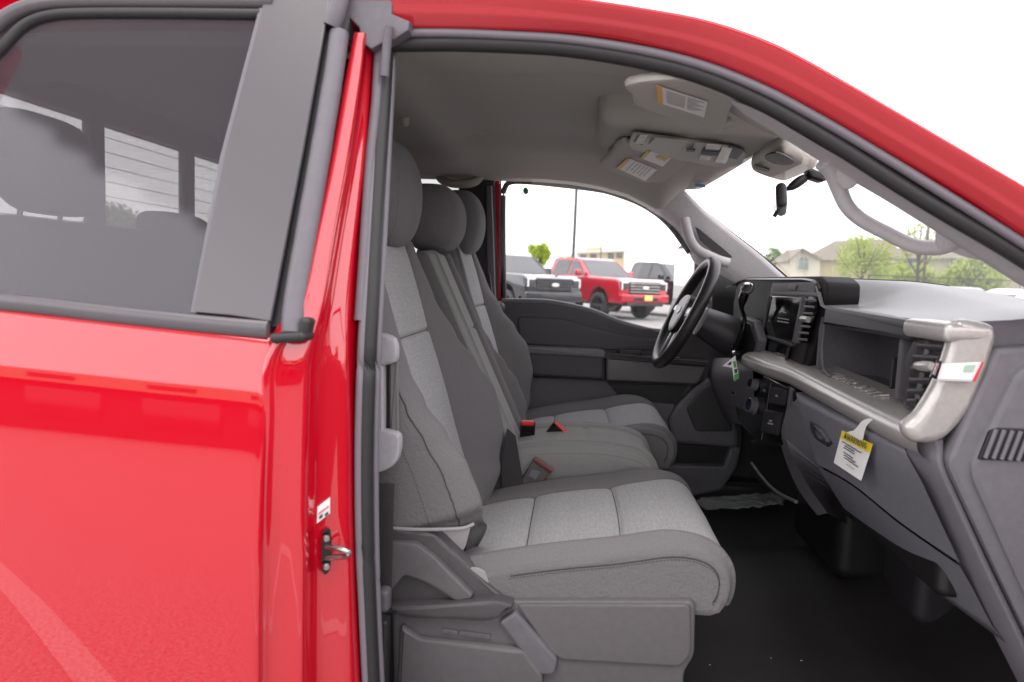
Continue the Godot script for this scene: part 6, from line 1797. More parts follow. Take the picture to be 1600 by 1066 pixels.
	# knee cover to the right of it and the dark bin below
	put("knee_cover", strip([[Vector3(0.565, 1.3479, 0.0618), Vector3(0.565, 1.2852, 0.0454), Vector3(0.56, 1.202, 0.0507), Vector3(0.575, 1.1138, 0.148), Vector3(0.6, 1.0661, 0.246)], [Vector3(0.552, 1.3551, 0.1336), Vector3(0.55, 1.301, 0.1336), Vector3(0.548, 1.2223, 0.1396), Vector3(0.565, 1.152, 0.2359), Vector3(0.6, 1.0927, 0.3046)], [Vector3(0.575, 1.3387, 0.1416), Vector3(0.58, 1.2788, 0.1865), Vector3(0.61, 1.1821, 0.2238), Vector3(0.67, 1.0961, 0.1325), Vector3(0.74, 0.9948, 0.0911)]], 5), M.dash, c, 60.0)
	plate("lower_bin", rnd([Vector2(-0.4081, 1.096), Vector2(-0.0535, 1.162), Vector2(0.1045, 1.0858), Vector2(0.0856, 1.0397), Vector2(-0.2112, 0.9871), Vector2(-0.3651, 1.0019)], 0.01), -0.66, -0.6, 0.01, M.black, c, fr)
	pipe("bin_rim", spl([Vector3(0.58, 1.0502, -0.2752), Vector3(0.58, 1.0394, -0.1233), Vector3(0.58, 1.0446, 0.0106), Vector3(0.58, 1.0674, 0.153)], 4), 0.005, M.mid, c, 8)
	box("tunnel_box", Vector3(0.80, 1.0, -0.06), Vector3(0.2, 0.3, 0.36), 0.04, M.black, c)
	box("heater_box", Vector3(0.90, 0.98, 0.16), Vector3(0.16, 0.3, 0.26), 0.03, M.dark, c)

func wheel_and_column() -> void:
	var fr := facing_rear(0.0)
	# instrument cluster under its hood
	var ic := empty("instrument_cluster")
	plate("cluster_hood", [Vector2(-0.76, 1.36), Vector2(-0.28, 1.36), Vector2(-0.26, 1.62), Vector2(-0.3, 1.628), Vector2(-0.74, 1.62)], -0.66, -0.60, 0.01, M.dark, ic, fr)
	plate("cluster_lens", rnd([Vector2(-0.6999, 1.4274), Vector2(-0.6951, 1.5433), Vector2(-0.6442, 1.5989), Vector2(-0.2998, 1.6101), Vector2(-0.2992, 1.5559), Vector2(-0.3317, 1.464)], 0.015), -0.605, -0.592, 0.002, M.screen, ic, fr)
	# lower driver panel
	put("driver_knee_panel", strip([[Vector3(0.56, 1.2948, -1.0302), Vector3(0.53, 1.2603, -0.8052), Vector3(0.54, 1.2063, -0.7174), Vector3(0.6, 1.0849, -0.766)], [Vector3(0.54, 1.3468, -0.5677), Vector3(0.515, 1.315, -0.3845), Vector3(0.53, 1.2725, -0.3327), Vector3(0.58, 1.1452, -0.3898)], [Vector3(0.55, 1.3778, -0.3012), Vector3(0.54, 1.3611, -0.1962), Vector3(0.545, 1.3153, -0.1887), Vector3(0.58, 1.1331, -0.2461)]], 5), M.mid, null, 60.0)
	# column shroud
	var cdir := Vector3(0.909, -0.417, 0)
	var hub := Vector3(0.37, 1.505, -0.43)
	var sc := empty("steering_column")
	var path := []
	var rad := []
	for i in 7:
		path.append(hub + cdir * (0.06 + 0.035 * i))
		rad.append(0.05 + 0.016 * sin(clampf(i / 4.0, 0, 1) * PI / 2))
	var m := MB.new()
	m.tube(path, rad, 18, 1.15, Vector3(0, 1, 0))
	put("column_shroud", m, M.dark, sc, 60.0)
	# gear lever: bent stalk with a round silver-ringed knob
	pipe("gear_lever", spl([Vector3(0.5246, 1.5963, -0.26), Vector3(0.5177, 1.5691, -0.27), Vector3(0.5169, 1.5341, -0.28), Vector3(0.5312, 1.4994, -0.29), Vector3(0.529, 1.4556, -0.3), Vector3(0.5243, 1.4032, -0.33)], 4), [0.014, 0.014, 0.0145, 0.0145, 0.0145, 0.014, 0.012, 0.009, 0.007, 0.006, 0.006, 0.006, 0.006, 0.007, 0.008, 0.009, 0.01, 0.011, 0.012, 0.013, 0.014], M.black_gloss, sc, 12)
	var kx := Transform3D(frame_of(Vector3(-0.35, 0.3, 0.88)), Vector3(0.5186, 1.5945, -0.235))
	var m2 := MB.new()
	m2.lathe([Vector2(0.0125, 0.005), Vector2(0.0175, 0.006), Vector2(0.0195, 0.001), Vector2(0.0175, -0.006)], kx, 24)
	put("lever_ring", m2, M.chrome, sc)
	var m3 := MB.new()
	m3.lathe([Vector2(0, 0.006), Vector2(0.006, 0.006), Vector2(0.012, 0.004)], kx, 20)
	put("lever_cap", m3, M.dark, sc)
	plate("column_surround", rnd([Vector2(-0.4577, 1.3906), Vector2(-0.45, 1.4859), Vector2(-0.3681, 1.5049), Vector2(-0.239, 1.4984), Vector2(-0.1666, 1.4476), Vector2(-0.1932, 1.3892), Vector2(-0.3697, 1.3383)], 0.008), -0.57, -0.545, 0.004, M.mid, sc, fr)
	plate("lever_gaiter", rnd([Vector2(-0.4221, 1.3942), Vector2(-0.4124, 1.4799), Vector2(-0.364, 1.491), Vector2(-0.2506, 1.4863), Vector2(-0.1934, 1.4416), Vector2(-0.224, 1.3933), Vector2(-0.3584, 1.3581)], 0.008), -0.56, -0.54, 0.002, M.black, sc, fr)
	pipe("turn_stalk", [hub + cdir * 0.1 + Vector3(0, 0.02, -0.05), hub + cdir * 0.06 + Vector3(0, 0.03, -0.2)], 0.008, M.black, sc)
	# steering wheel
	var w := empty("steering_wheel")
	var nz := -cdir
	var bs := Basis(Vector3(0, 0, 1), nz.cross(Vector3(0, 0, 1)), nz)
	bs = Basis(Vector3(0, 0, 1), Vector3(0.417, 0.909, 0), Vector3(-0.909, 0.417, 0))
	var xf := Transform3D(bs, hub)
	var ringp := []
	for k in 65:
		var g := TAU * k / 64.0
		ringp.append(Vector3(cos(g) * 0.193, sin(g) * 0.193, 0))
	var rows := []
	for k in 65:
		var g := TAU * k / 64.0
		var row := PackedVector3Array()
		for j in 14:
			var a := TAU * j / 14.0
			var rr := 0.187 + cos(a) * 0.0185
			row.append(xf * Vector3(cos(g) * rr, sin(g) * rr, sin(a) * 0.0195))
		rows.append(row)
	var m4 := MB.new()
	m4.grid(rows, true)
	put("wheel_rim", m4, M.wheel_leather, w, 180.0)
	plate("airbag_cover", spl([Vector2(0.07, 0.05), Vector2(0, 0.062), Vector2(-0.07, 0.05), Vector2(-0.085, 0), Vector2(-0.06, -0.06), Vector2(0, -0.08), Vector2(0.06, -0.06), Vector2(0.085, 0)], 4, true), -0.03, 0.022, 0.014, M.black, w, xf)
	for s in [-1.0, 1.0]:
		plate("spoke", rnd([Vector2(0.07 * s, 0.03), Vector2(0.176 * s, 0.028), Vector2(0.178 * s, -0.014), Vector2(0.075 * s, -0.03)], 0.008), -0.02, 0.008, 0.006, M.black, w, xf)
		plate("spoke_trim", rnd([Vector2(0.085 * s, 0.02), Vector2(0.165 * s, 0.02), Vector2(0.168 * s, -0.006), Vector2(0.09 * s, -0.016)], 0.006), 0.0, 0.0125, 0.003, M.switch_silver, w, xf)
		for k in 3:
			plate("spoke_button", rnd([Vector2((0.095 + 0.022 * k) * s, 0.014), Vector2((0.112 + 0.022 * k) * s, 0.014), Vector2((0.112 + 0.022 * k) * s, -0.004), Vector2((0.095 + 0.022 * k) * s, -0.004)], 0.002), 0.006, 0.0155, 0.001, M.black_gloss, w, xf)
		plate("lower_spoke", rnd([Vector2(0.02 * s, -0.06), Vector2(0.05 * s, -0.06), Vector2(0.06 * s, -0.176), Vector2(0.035 * s, -0.178)], 0.006), -0.02, 0.004, 0.005, M.switch_silver, w, xf)
	plate("wheel_emblem", spl([Vector2(0.034, 0), Vector2(0.024, 0.0105), Vector2(0, 0.0145), Vector2(-0.024, 0.0105), Vector2(-0.034, 0), Vector2(-0.024, -0.0105), Vector2(0, -0.0145), Vector2(0.024, -0.0105)], 3, true), 0.015, 0.0245, 0.002, M.switch_silver, w, xf)

# ---------------------------------------------------------------- loose things
func small_things() -> void:
	# warning tag hung over the glovebox door
	var t := empty("warning_tag", self)
	meta(t, "white cardboard tag with yellow WARNING band hanging from the glovebox", "tag")
	var nr := Vector3(-1, 0.06, 0.1)
	var c := [Vector3(0.528, 1.3312, 0.5325), Vector3(0.528, 1.3322, 0.643), Vector3(0.528, 1.2595, 0.6235), Vector3(0.528, 1.2633, 0.5189)]
	slab("card", c, nr, 0.0007, 0.0, M.white, t)
	slab("yellow_band", [Vector3(0.5268, 1.3316, 0.5362), Vector3(0.5268, 1.3326, 0.6451), Vector3(0.5268, 1.3158, 0.641), Vector3(0.5268, 1.3161, 0.534)], nr, 0.0006, 0.0, M.yellow, t)
	slab("strap", spl([Vector3(0.527, 1.3334, 0.5589), Vector3(0.527, 1.3418, 0.5806), Vector3(0.527, 1.3544, 0.5949), Vector3(0.527, 1.3644, 0.6039), Vector3(0.527, 1.3742, 0.6236), Vector3(0.527, 1.3747, 0.6367), Vector3(0.527, 1.36, 0.6212), Vector3(0.527, 1.3452, 0.6162), Vector3(0.527, 1.3308, 0.6138), Vector3(0.527, 1.3318, 0.5884)], 2, true), nr, 0.0008, 0.0, M.white, t)
	var X: Vector3 = (c[1] - c[0]).normalized()
	var Zn := nr.normalized()
	X = (X - Zn * X.dot(Zn)).normalized()
	var Y := Zn.cross(X)
	if Y.y < 0: Y = -Y
	var bs := Basis(X, Y, X.cross(Y))
	text("warning_lettering", "WARNING", 0.0145, Transform3D(bs, Vector3(0.5255, 1.3268, 0.6073)), M.print, t, 0.0004, true)
	var tr: Vector3 = Vector3(0.5255, 1.3259, 0.5555)
	slab("warning_triangle", [tr + X * -0.006 - Y * 0.005, tr + X * 0.006 - Y * 0.005, tr + Y * 0.006], nr, 0.0004, 0.0, M.print, t)
	for k in 9:
		var v := 0.30 + 0.065 * k
		if k in [3, 7]: continue
		var a: Vector3 = c[0].lerp(c[3], v).lerp(c[1].lerp(c[2], v), 0.08 + (0.12 if k == 2 else 0.0))
		var b: Vector3 = c[0].lerp(c[3], v).lerp(c[1].lerp(c[2], v), 0.9 - 0.13 * ((k * 2) % 3) - (0.1 if k == 2 else 0.0))
		var parts := 4
		for j in parts:
			var p := a.lerp(b, (j + 0.05) / parts) + Zn * 0.0012
			var q := a.lerp(b, (j + 0.85) / parts) + Zn * 0.0012
			slab("print_line", [p - Y * 0.001, q - Y * 0.001, q + Y * 0.001, p + Y * 0.001], nr, 0.0004, 0.0, M.print if k < 7 else M.print_grey, t)
	# clear sales clip on the satin trim
	var cl := empty("label_clip", self)
	meta(cl, "clear plastic clip with white, green and red label on the satin dash trim", "clip")
	var zn := Vector3(0, 0.0, 1)
	slab("clip_label", [Vector3(0.5504, 1.4969, 0.812), Vector3(0.6102, 1.5028, 0.812), Vector3(0.5999, 1.4721, 0.812), Vector3(0.5438, 1.471, 0.812)], zn, 0.003, 0.001, M.clip_white, cl)
	slab("green_patch", [Vector3(0.5841, 1.4962, 0.8155), Vector3(0.599, 1.4979, 0.8155), Vector3(0.5956, 1.4874, 0.8155), Vector3(0.5824, 1.4868, 0.8155)], zn, 0.0008, 0.0, M.green_pale, cl)
	slab("red_edge", [Vector3(0.6073, 1.503, 0.8155), Vector3(0.6099, 1.5032, 0.8155), Vector3(0.6006, 1.4727, 0.8155), Vector3(0.5962, 1.4724, 0.8155)], zn, 0.001, 0.0, M.print_red, cl)
	slab("clip_line", [Vector3(0.5471, 1.4745, 0.8155), Vector3(0.5968, 1.4753, 0.8155), Vector3(0.5962, 1.4724, 0.8155), Vector3(0.5456, 1.4716, 0.8155)], zn, 0.001, 0.0, M.print_grey, cl)
	slab("clip_jaw", rnd2([Vector3(0.5362, 1.4763, 0.812), Vector3(0.5445, 1.5023, 0.812), Vector3(0.5509, 1.5007, 0.812), Vector3(0.5454, 1.473, 0.812)], 0.0), zn, 0.007, 0.002, M.black_gloss, cl)
	slab("clip_spring", [Vector3(0.5374, 1.4812, 0.8195), Vector3(0.542, 1.4983, 0.8195), Vector3(0.5447, 1.4975, 0.8195), Vector3(0.5402, 1.4794, 0.8195)], zn, 0.002, 0.0, M.chrome, cl)
	# key tags hanging from the ignition
	var kt := empty("key_tag", self)
	meta(kt, "white and green paper key tags hanging from the ignition below the gear lever", "tag")
	slab("paper_tag", [Vector3(0.451, 1.3611, -0.19), Vector3(0.487, 1.3949, -0.19), Vector3(0.4952, 1.3558, -0.19)], Vector3(0, 0, 1), 0.0008, 0.0, M.white, kt)
	slab("paper_strip", [Vector3(0.474, 1.3835, -0.185), Vector3(0.4864, 1.3879, -0.185), Vector3(0.5014, 1.3286, -0.185), Vector3(0.4876, 1.3166, -0.185)], Vector3(0, 0, 1), 0.0008, 0.0, M.white, kt)
	slab("green_band", [Vector3(0.4796, 1.3765, -0.1835), Vector3(0.4865, 1.3806, -0.1835), Vector3(0.4916, 1.3602, -0.1835), Vector3(0.4845, 1.358, -0.1835)], Vector3(0, 0, 1), 0.0008, 0.0, M.green, kt)
	slab("green_band", [Vector3(0.4859, 1.3374, -0.1835), Vector3(0.4982, 1.3437, -0.1835), Vector3(0.501, 1.3288, -0.1835), Vector3(0.4873, 1.3168, -0.1835)], Vector3(0, 0, 1), 0.0008, 0.0, M.green, kt)
	slab("tag_print", [Vector3(0.4649, 1.3676, -0.1885), Vector3(0.4803, 1.3816, -0.1885), Vector3(0.4808, 1.3741, -0.1885), Vector3(0.4724, 1.3643, -0.1885)], Vector3(0, 0, 1), 0.0008, 0.0, M.print, kt)
	slab("tag_print", [Vector3(0.4847, 1.3543, -0.1835), Vector3(0.4936, 1.3566, -0.1835), Vector3(0.4945, 1.3435, -0.1835), Vector3(0.4874, 1.3413, -0.1835)], Vector3(0, 0, 1), 0.0008, 0.0, M.print, kt)
	pipe("key", [Vector3(0.4959, 1.3942, -0.27), Vector3(0.5071, 1.3967, -0.27), Vector3(0.519, 1.3943, -0.28)], 0.006, M.chrome, kt, 8)
	# crumpled clear film left along the far door sill
	var fl := MB.new()
	var rows := []
	rng.seed = 91
	for i in 26:
		var row := PackedVector3Array()
		for k in 7:
			var p: Vector3 = Vector3(0.4929, 0.79, -0.6142).lerp(Vector3(0.8163, 0.81, -0.7014), i / 25.0)
			row.append(p + Vector3(rng.randf_range(-0.006, 0.006) + 0.01 * k - 0.03, rng.randf_range(0.0, 0.014), -0.05 + 0.018 * k + rng.randf_range(-0.006, 0.006)))
		rows.append(row)
	fl.grid(rows)
	var film := put("protective_film", fl, M.film, self, 20.0)
	meta(film, "crumpled clear protective film lying along the driver side floor edge", "film")
	# crumbs of white packing on the black floor
	var cr := MB.new()
	for k in 38:
		var p := Vector3(rng.randf_range(0.25, 0.75), 0.7725, rng.randf_range(-0.3, 0.75))
		var g := rng.randf() * TAU
		var e := Vector3(cos(g), 0, sin(g)) * rng.randf_range(0.0006, 0.003)
		var w := Vector3(-sin(g), 0.3, cos(g)) * rng.randf_range(0.0003, 0.0007)
		cr.quad(p - e - w, p + e - w, p + e + w + Vector3(0, 0.0006, 0), p - e + w)
	var crumbs := put("floor_litter", cr, M.white, self, 180.0)
	meta(crumbs, "tiny white specks of litter scattered on the black floor", "litter", "", "stuff")

# ---------------------------------------------------------------- parked vehicles
func far_pickup(label: String, where: Vector3, turn: float, paint_mat: Material, dark_grille: bool, plate_on: bool) -> void:
	var t := Node3D.new()
	t.name = "parked_pickup"
	add_child(t, true)
	t.position = where
	t.rotation.y = turn
	meta(t, label, "pickup truck", "pickup trucks parked in an angled row")
	# lower body with wheel arches
	var side := []
	side.append_array([Vector2(2.9, 0.5), Vector2(2.94, 0.85), Vector2(2.9, 1.18), Vector2(2.72, 1.27), Vector2(1.3, 1.34), Vector2(1.2, 1.32), Vector2(-0.9, 1.33), Vector2(-0.95, 1.38), Vector2(-2.9, 1.38), Vector2(-2.92, 0.62), Vector2(-2.5, 0.55)])
	for arch in [-1.85, 1.85]:
		if arch > 0: side.append_array([Vector2(-1.3, 0.48), Vector2(1.3, 0.48)])
		for k in 9:
			var g := PI - PI * k / 8.0
			side.append(Vector2(arch + cos(g) * 0.5, 0.5 + sin(g) * 0.48))
	var mb := MB.new()
	mb.prism(PackedVector2Array(side), -0.98, 0.98, 0.07)
	put("body", mb, paint_mat, t, 50.0)
	box("underbody", Vector3(0, 0.62, 0), Vector3(5.4, 0.4, 1.5), 0.05, M.black, t)
	# cab with leaning sides
	var outline := [Vector2(1.3, 1.3), Vector2(0.55, 1.86), Vector2(0.35, 1.92), Vector2(-0.75, 1.94), Vector2(-0.95, 1.88), Vector2(-1.08, 1.3)]
	var rows := []
	for s in [[-1.0, 0.0], [-0.98, 0.0], [0.98, 0.0], [1.0, 0.0]]:
		var row := PackedVector3Array()
		for q in outline:
			var w: float = lerpf(0.93, 0.74, clampf((q.y - 1.3) / 0.6, 0, 1)) * s[0]
			row.append(Vector3(q.x, q.y, w))
		rows.append(row)
	var mc := MB.new()
	mc.grid(rows, true)
	mc.cap(rows[0], false)
	mc.cap(rows[3], true)
	put("cab", mc, paint_mat, t, 25.0)
	# glass
	var sw := func(pts: Array, s: float) -> Array:
		var out := []
		for q in pts: out.append(Vector3(q.x, q.y, (lerpf(0.935, 0.745, clampf((q.y - 1.3) / 0.6, 0, 1)) + 0.001) * s))
		return out
	for s in [-1.0, 1.0]:
		for pane in [[Vector2(1.02, 1.36), Vector2(0.5, 1.8), Vector2(0.2, 1.84), Vector2(0.16, 1.36)], [Vector2(0.06, 1.36), Vector2(0.1, 1.84), Vector2(-0.7, 1.85), Vector2(-0.86, 1.36)]]:
			slab("side_window", sw.call(pane, s), Vector3(0, 0.3, s), 0.006, 0.0, M.far_glass, t)
		slab("door_seam", sw.call([Vector2(0.12, 0.6), Vector2(0.135, 0.6), Vector2(0.135, 1.3), Vector2(0.12, 1.3)], s).map(func(p): return Vector3(p.x, p.y, 0.981 * s)), Vector3(0, 0, s), 0.002, 0.0, M.black, t)
		box("door_handle", Vector3(0.3, 1.18, 0.99 * s), Vector3(0.2, 0.05, 0.04), 0.015, paint_mat, t)
		box("door_mirror", Vector3(0.92, 1.42, 1.1 * s), Vector3(0.13, 0.2, 0.24), 0.05, paint_mat, t)
		for x in [-1.85, 1.85]:
			wheel("wheel", Vector3(x, 0.41, 0.85 * s), 0.41, 0.28, s, t, M.alloy_dark)
		# lamps at the corners: bright C-shaped bars round a dark lens
		box("headlight", Vector3(2.86, 1.06, 0.8 * s), Vector3(0.16, 0.24, 0.3), 0.03, M.lamp_dark, t)
		box("light_bar", Vector3(2.93, 1.06, 0.9 * s), Vector3(0.06, 0.26, 0.05), 0.02, M.lamp_white, t)
		box("light_bar", Vector3(2.94, 1.16, 0.78 * s), Vector3(0.05, 0.05, 0.24), 0.02, M.lamp_white, t)
		box("fog_lamp", Vector3(2.95, 0.68, 0.72 * s), Vector3(0.06, 0.08, 0.16), 0.02, M.lamp_white, t)
		slab("windscreen_post", [Vector3(1.28, 1.32, 0.9 * s), Vector3(0.56, 1.87, 0.72 * s), Vector3(0.56, 1.87, 0.75 * s), Vector3(1.28, 1.32, 0.94 * s)], Vector3(0.6, 0.8, 0), 0.01, 0.0, paint_mat, t)
	slab("windscreen", [Vector3(1.26, 1.335, -0.84), Vector3(1.26, 1.335, 0.84), Vector3(0.58, 1.845, 0.68), Vector3(0.58, 1.845, -0.68)], Vector3(0.6, 0.8, 0), 0.012, 0.0, M.far_glass, t)
	var gm: Material = M.dark if dark_grille else M.black
	box("grille", Vector3(2.93, 1.0, 0), Vector3(0.06, 0.38, 1.24), 0.03, gm, t)
	for k in 4:
		box("grille_bar", Vector3(2.965, 0.87 + 0.09 * k, 0), Vector3(0.03, 0.03, 1.2), 0.01, M.alloy_dark if dark_grille else M.steel, t)
	plate("emblem", spl([Vector2(0.13, 0), Vector2(0.09, 0.042), Vector2(0, 0.056), Vector2(-0.09, 0.042), Vector2(-0.13, 0), Vector2(-0.09, -0.042), Vector2(0, -0.056), Vector2(0.09, -0.042)], 2, true), 0.0, 0.02, 0.004, M.chrome, t, Transform3D(Basis(Vector3(0, 0, -1), Vector3(0, 1, 0), Vector3(1, 0, 0)), Vector3(2.98, 1.0, 0)))
	box("front_bumper", Vector3(2.92, 0.68, 0), Vector3(0.22, 0.26, 1.94), 0.06, paint_mat, t)
	box("bumper_intake", Vector3(3.01, 0.66, 0), Vector3(0.06, 0.1, 1.0), 0.02, M.black, t)
	box("skid_plate", Vector3(2.93, 0.5, 0), Vector3(0.16, 0.12, 1.5), 0.03, M.dark, t)
	if plate_on: box("dealer_plate", Vector3(3.05, 0.7, -0.08), Vector3(0.02, 0.17, 0.32), 0.004, M.plate_yellow, t)

func sedan(label: String, where: Vector3, turn: float, paint_mat: Material) -> void:
	var t := Node3D.new()
	t.name = "parked_car"
	add_child(t, true)
	t.position = where
	t.rotation.y = turn
	meta(t, label, "car", "cars parked beyond the windscreen")
	var side := [Vector2(2.3, 0.35), Vector2(2.36, 0.6), Vector2(2.25, 0.78), Vector2(1.0, 0.95), Vector2(-1.6, 0.98), Vector2(-2.3, 0.92), Vector2(-2.35, 0.4)]
	for arch in [-1.4, 1.4]:
		if arch > 0: side.append_array([Vector2(-1.0, 0.28), Vector2(1.0, 0.28)])
		for k in 9:
			var g := PI - PI * k / 8.0
			side.append(Vector2(arch + cos(g) * 0.36, 0.32 + sin(g) * 0.36))
	var mb := MB.new()
	mb.prism(PackedVector2Array(side), -0.9, 0.9, 0.09)
	put("body", mb, paint_mat, t, 50.0)
	var outline := spl([Vector2(1.15, 0.92), Vector2(0.35, 1.38), Vector2(-0.1, 1.46), Vector2(-0.9, 1.44), Vector2(-1.35, 1.26), Vector2(-1.9, 0.95)], 4)
	var rows := []
	for s in [-1.0, -0.9, 0.9, 1.0]:
		var row := PackedVector3Array()
		for q in outline:
			row.append(Vector3(q.x, q.y - (0.03 if absf(s) > 0.95 else 0.0), lerpf(0.84, 0.6, clampf((q.y - 0.92) / 0.54, 0, 1)) * s))
		rows.append(row)
	var mc := MB.new()
	mc.grid(rows)
	mc.cap(rows[0], false)
	mc.cap(rows[3], true)
	put("cabin", mc, paint_mat, t, 30.0)
	slab("windscreen", [Vector3(1.1, 0.96, -0.7), Vector3(1.1, 0.96, 0.7), Vector3(0.36, 1.385, 0.56), Vector3(0.36, 1.385, -0.56)], Vector3(0.5, 0.86, 0), 0.012, 0.0, M.far_glass, t)
	slab("rear_glass", [Vector3(-1.8, 1.0, -0.68), Vector3(-1.8, 1.0, 0.68), Vector3(-1.36, 1.265, 0.58), Vector3(-1.36, 1.265, -0.58)], Vector3(-0.5, 0.86, 0), 0.012, 0.0, M.far_glass, t)
	for s in [-1.0, 1.0]:
		for pane in [[Vector2(0.85, 1.0), Vector2(0.3, 1.32), Vector2(-0.2, 1.38), Vector2(-0.2, 1.0)], [Vector2(-0.28, 1.0), Vector2(-0.28, 1.38), Vector2(-0.85, 1.37), Vector2(-1.4, 1.02)]]:
			var pts := []
			for q in pane: pts.append(Vector3(q.x, q.y, (lerpf(0.845, 0.605, clampf((q.y - 0.92) / 0.54, 0, 1)) + 0.002) * s))
			slab("side_window", pts, Vector3(0, 0.4, s), 0.006, 0.0, M.far_glass, t)
		for x in [-1.4, 1.4]:
			wheel("wheel", Vector3(x, 0.32, 0.78 * s), 0.32, 0.2, s, t, M.steel)
		box("headlight", Vector3(2.24, 0.7, 0.68 * s), Vector3(0.14, 0.13, 0.34), 0.04, M.lamp_white, t)
		box("tail_light", Vector3(-2.3, 0.78, 0.66 * s), Vector3(0.1, 0.14, 0.36), 0.03, M.red_button, t)
		box("door_mirror", Vector3(0.8, 1.02, 0.95 * s), Vector3(0.12, 0.12, 0.18), 0.04, paint_mat, t)

func lot_things() -> void:
	M.alloy_dark = pm(Color(0.03, 0.03, 0.032), 0.3, 0.6)
	M.lamp_dark = pm(Color(0.05, 0.05, 0.055), 0.1)
	M.lamp_white = pm(Color(0.8, 0.8, 0.8), 0.15)
	M.plate_yellow = pm(Color(0.8, 0.62, 0.2), 0.5)
	var turn := -atan2(0.81, 0.59)
	var o := Vector3(0.45, 0.42, -22.0)
	far_pickup("red pickup parked facing the camera, seen through the driver window", o, turn, M.far_red, false, true)
	far_pickup("dark blue pickup with grey grille parked beside the red one, nearest the seats", o + Vector3(-2.75, 0, 1.7), turn, M.far_navy, true, false)
	far_pickup("black pickup parked behind the red one, half hidden by the steering wheel", o + Vector3(2.9, 0, -1.9), turn, M.far_black, true, false)
	sedan("silver sedan whose roof shows over the dashboard, before the fence", Vector3(13.8518, 1.3703, -24) * Vector3(1, 0, 1) + Vector3(0, 0.42, 0), 0.3, M.far_silver)
	sedan("white sedan at the edge of the view over the dashboard", Vector3(15.485, 1.4722, -23) * Vector3(1, 0, 1) + Vector3(0, 0.42, 0), 0.4, M.far_white)
	sedan("white car over the dashboard in front of the gabled house", Vector3(8.7232, 1.648, -21) * Vector3(1, 0, 1) + Vector3(0, 0.42, 0), 0.5, M.far_white)
	sedan("white car beside the far windscreen pillar, low over the centre stack", Vector3(7.4195, 1.5807, -22) * Vector3(1, 0, 1) + Vector3(0, 0.42, 0), 0.2, M.far_white)

# ---------------------------------------------------------------- trees, poles, buildings
func leaf_crown(mb: MB, c: Vector3, r: Vector3, n: int, size: float, clumps: int, fill := 0.0) -> void:
	var cl := []
	for i in clumps:
		var d := Vector3(rng.randfn(), rng.randfn() * 0.8 + 0.15, rng.randfn()).normalized()
		var k := pow(rng.randf(), 0.35)
		cl.append([c + d * r * k * 0.8, rng.randf_range(0.22, 0.42) * (r.x + r.y) * 0.5])
	for i in n:
		var q: Array = cl[rng.randi() % clumps]
		var d := Vector3(rng.randfn(), rng.randfn(), rng.randfn()).normalized()
		var p: Vector3 = q[0] + d * q[1] * pow(rng.randf(), 0.4)
		var nrm := (d + Vector3(0, 0.5, 0) + Vector3(rng.randfn(), rng.randfn(), rng.randfn()) * 0.5).normalized()
		var b := frame_of(nrm, Vector3(0.3, 0.9, 0.2))
		var s := size * rng.randf_range(0.6, 1.3)
		var x := b.x * s * 0.5
		var y := b.y * s * 0.7
		mb.quad(p - y, p + x, p + y, p - x)

func tree(called: String, label: String, base: Vector3, height: float, crown: Vector3, leaf: Material, n: int, size: float, group := "", clumps := 22) -> void:
	var t := Node3D.new()
	t.name = called
	add_child(t, true)
	t.position = base
	meta(t, label, "tree", group)
	var mb := MB.new()
	var top := Vector3(0, height - crown.y, 0)
	mb.tube([Vector3.ZERO, top * 0.3 + Vector3(0.03, 0, 0.02) * height * 0.2, top * 0.7, top + Vector3(0, crown.y * 0.6, 0)], [height * 0.028, height * 0.02, height * 0.016, height * 0.004], 8)
	for k in 7:
		var g := TAU * k / 7.0 + rng.randf()
		var s := top * rng.randf_range(0.55, 1.0)
		mb.tube([s, s + Vector3(cos(g) * crown.x * 0.4, crown.y * 0.3, sin(g) * crown.z * 0.4), s + Vector3(cos(g) * crown.x * 0.8, crown.y * 0.8, sin(g) * crown.z * 0.8)], [height * 0.01, height * 0.006, height * 0.002], 5)
	put("trunk", mb, M.bark, t, 60.0)
	var cr := MB.new()
	leaf_crown(cr, top + Vector3(0, 0.05 * crown.y, 0), crown, n, size, clumps)
	put("crown", cr, leaf, t, 20.0)

func house_wall(called: String, pts: Array, z0: float, z1: float, m: Material, parent: Node) -> void:
	plate(called, pts, z0, z1, 0.0, m, parent)

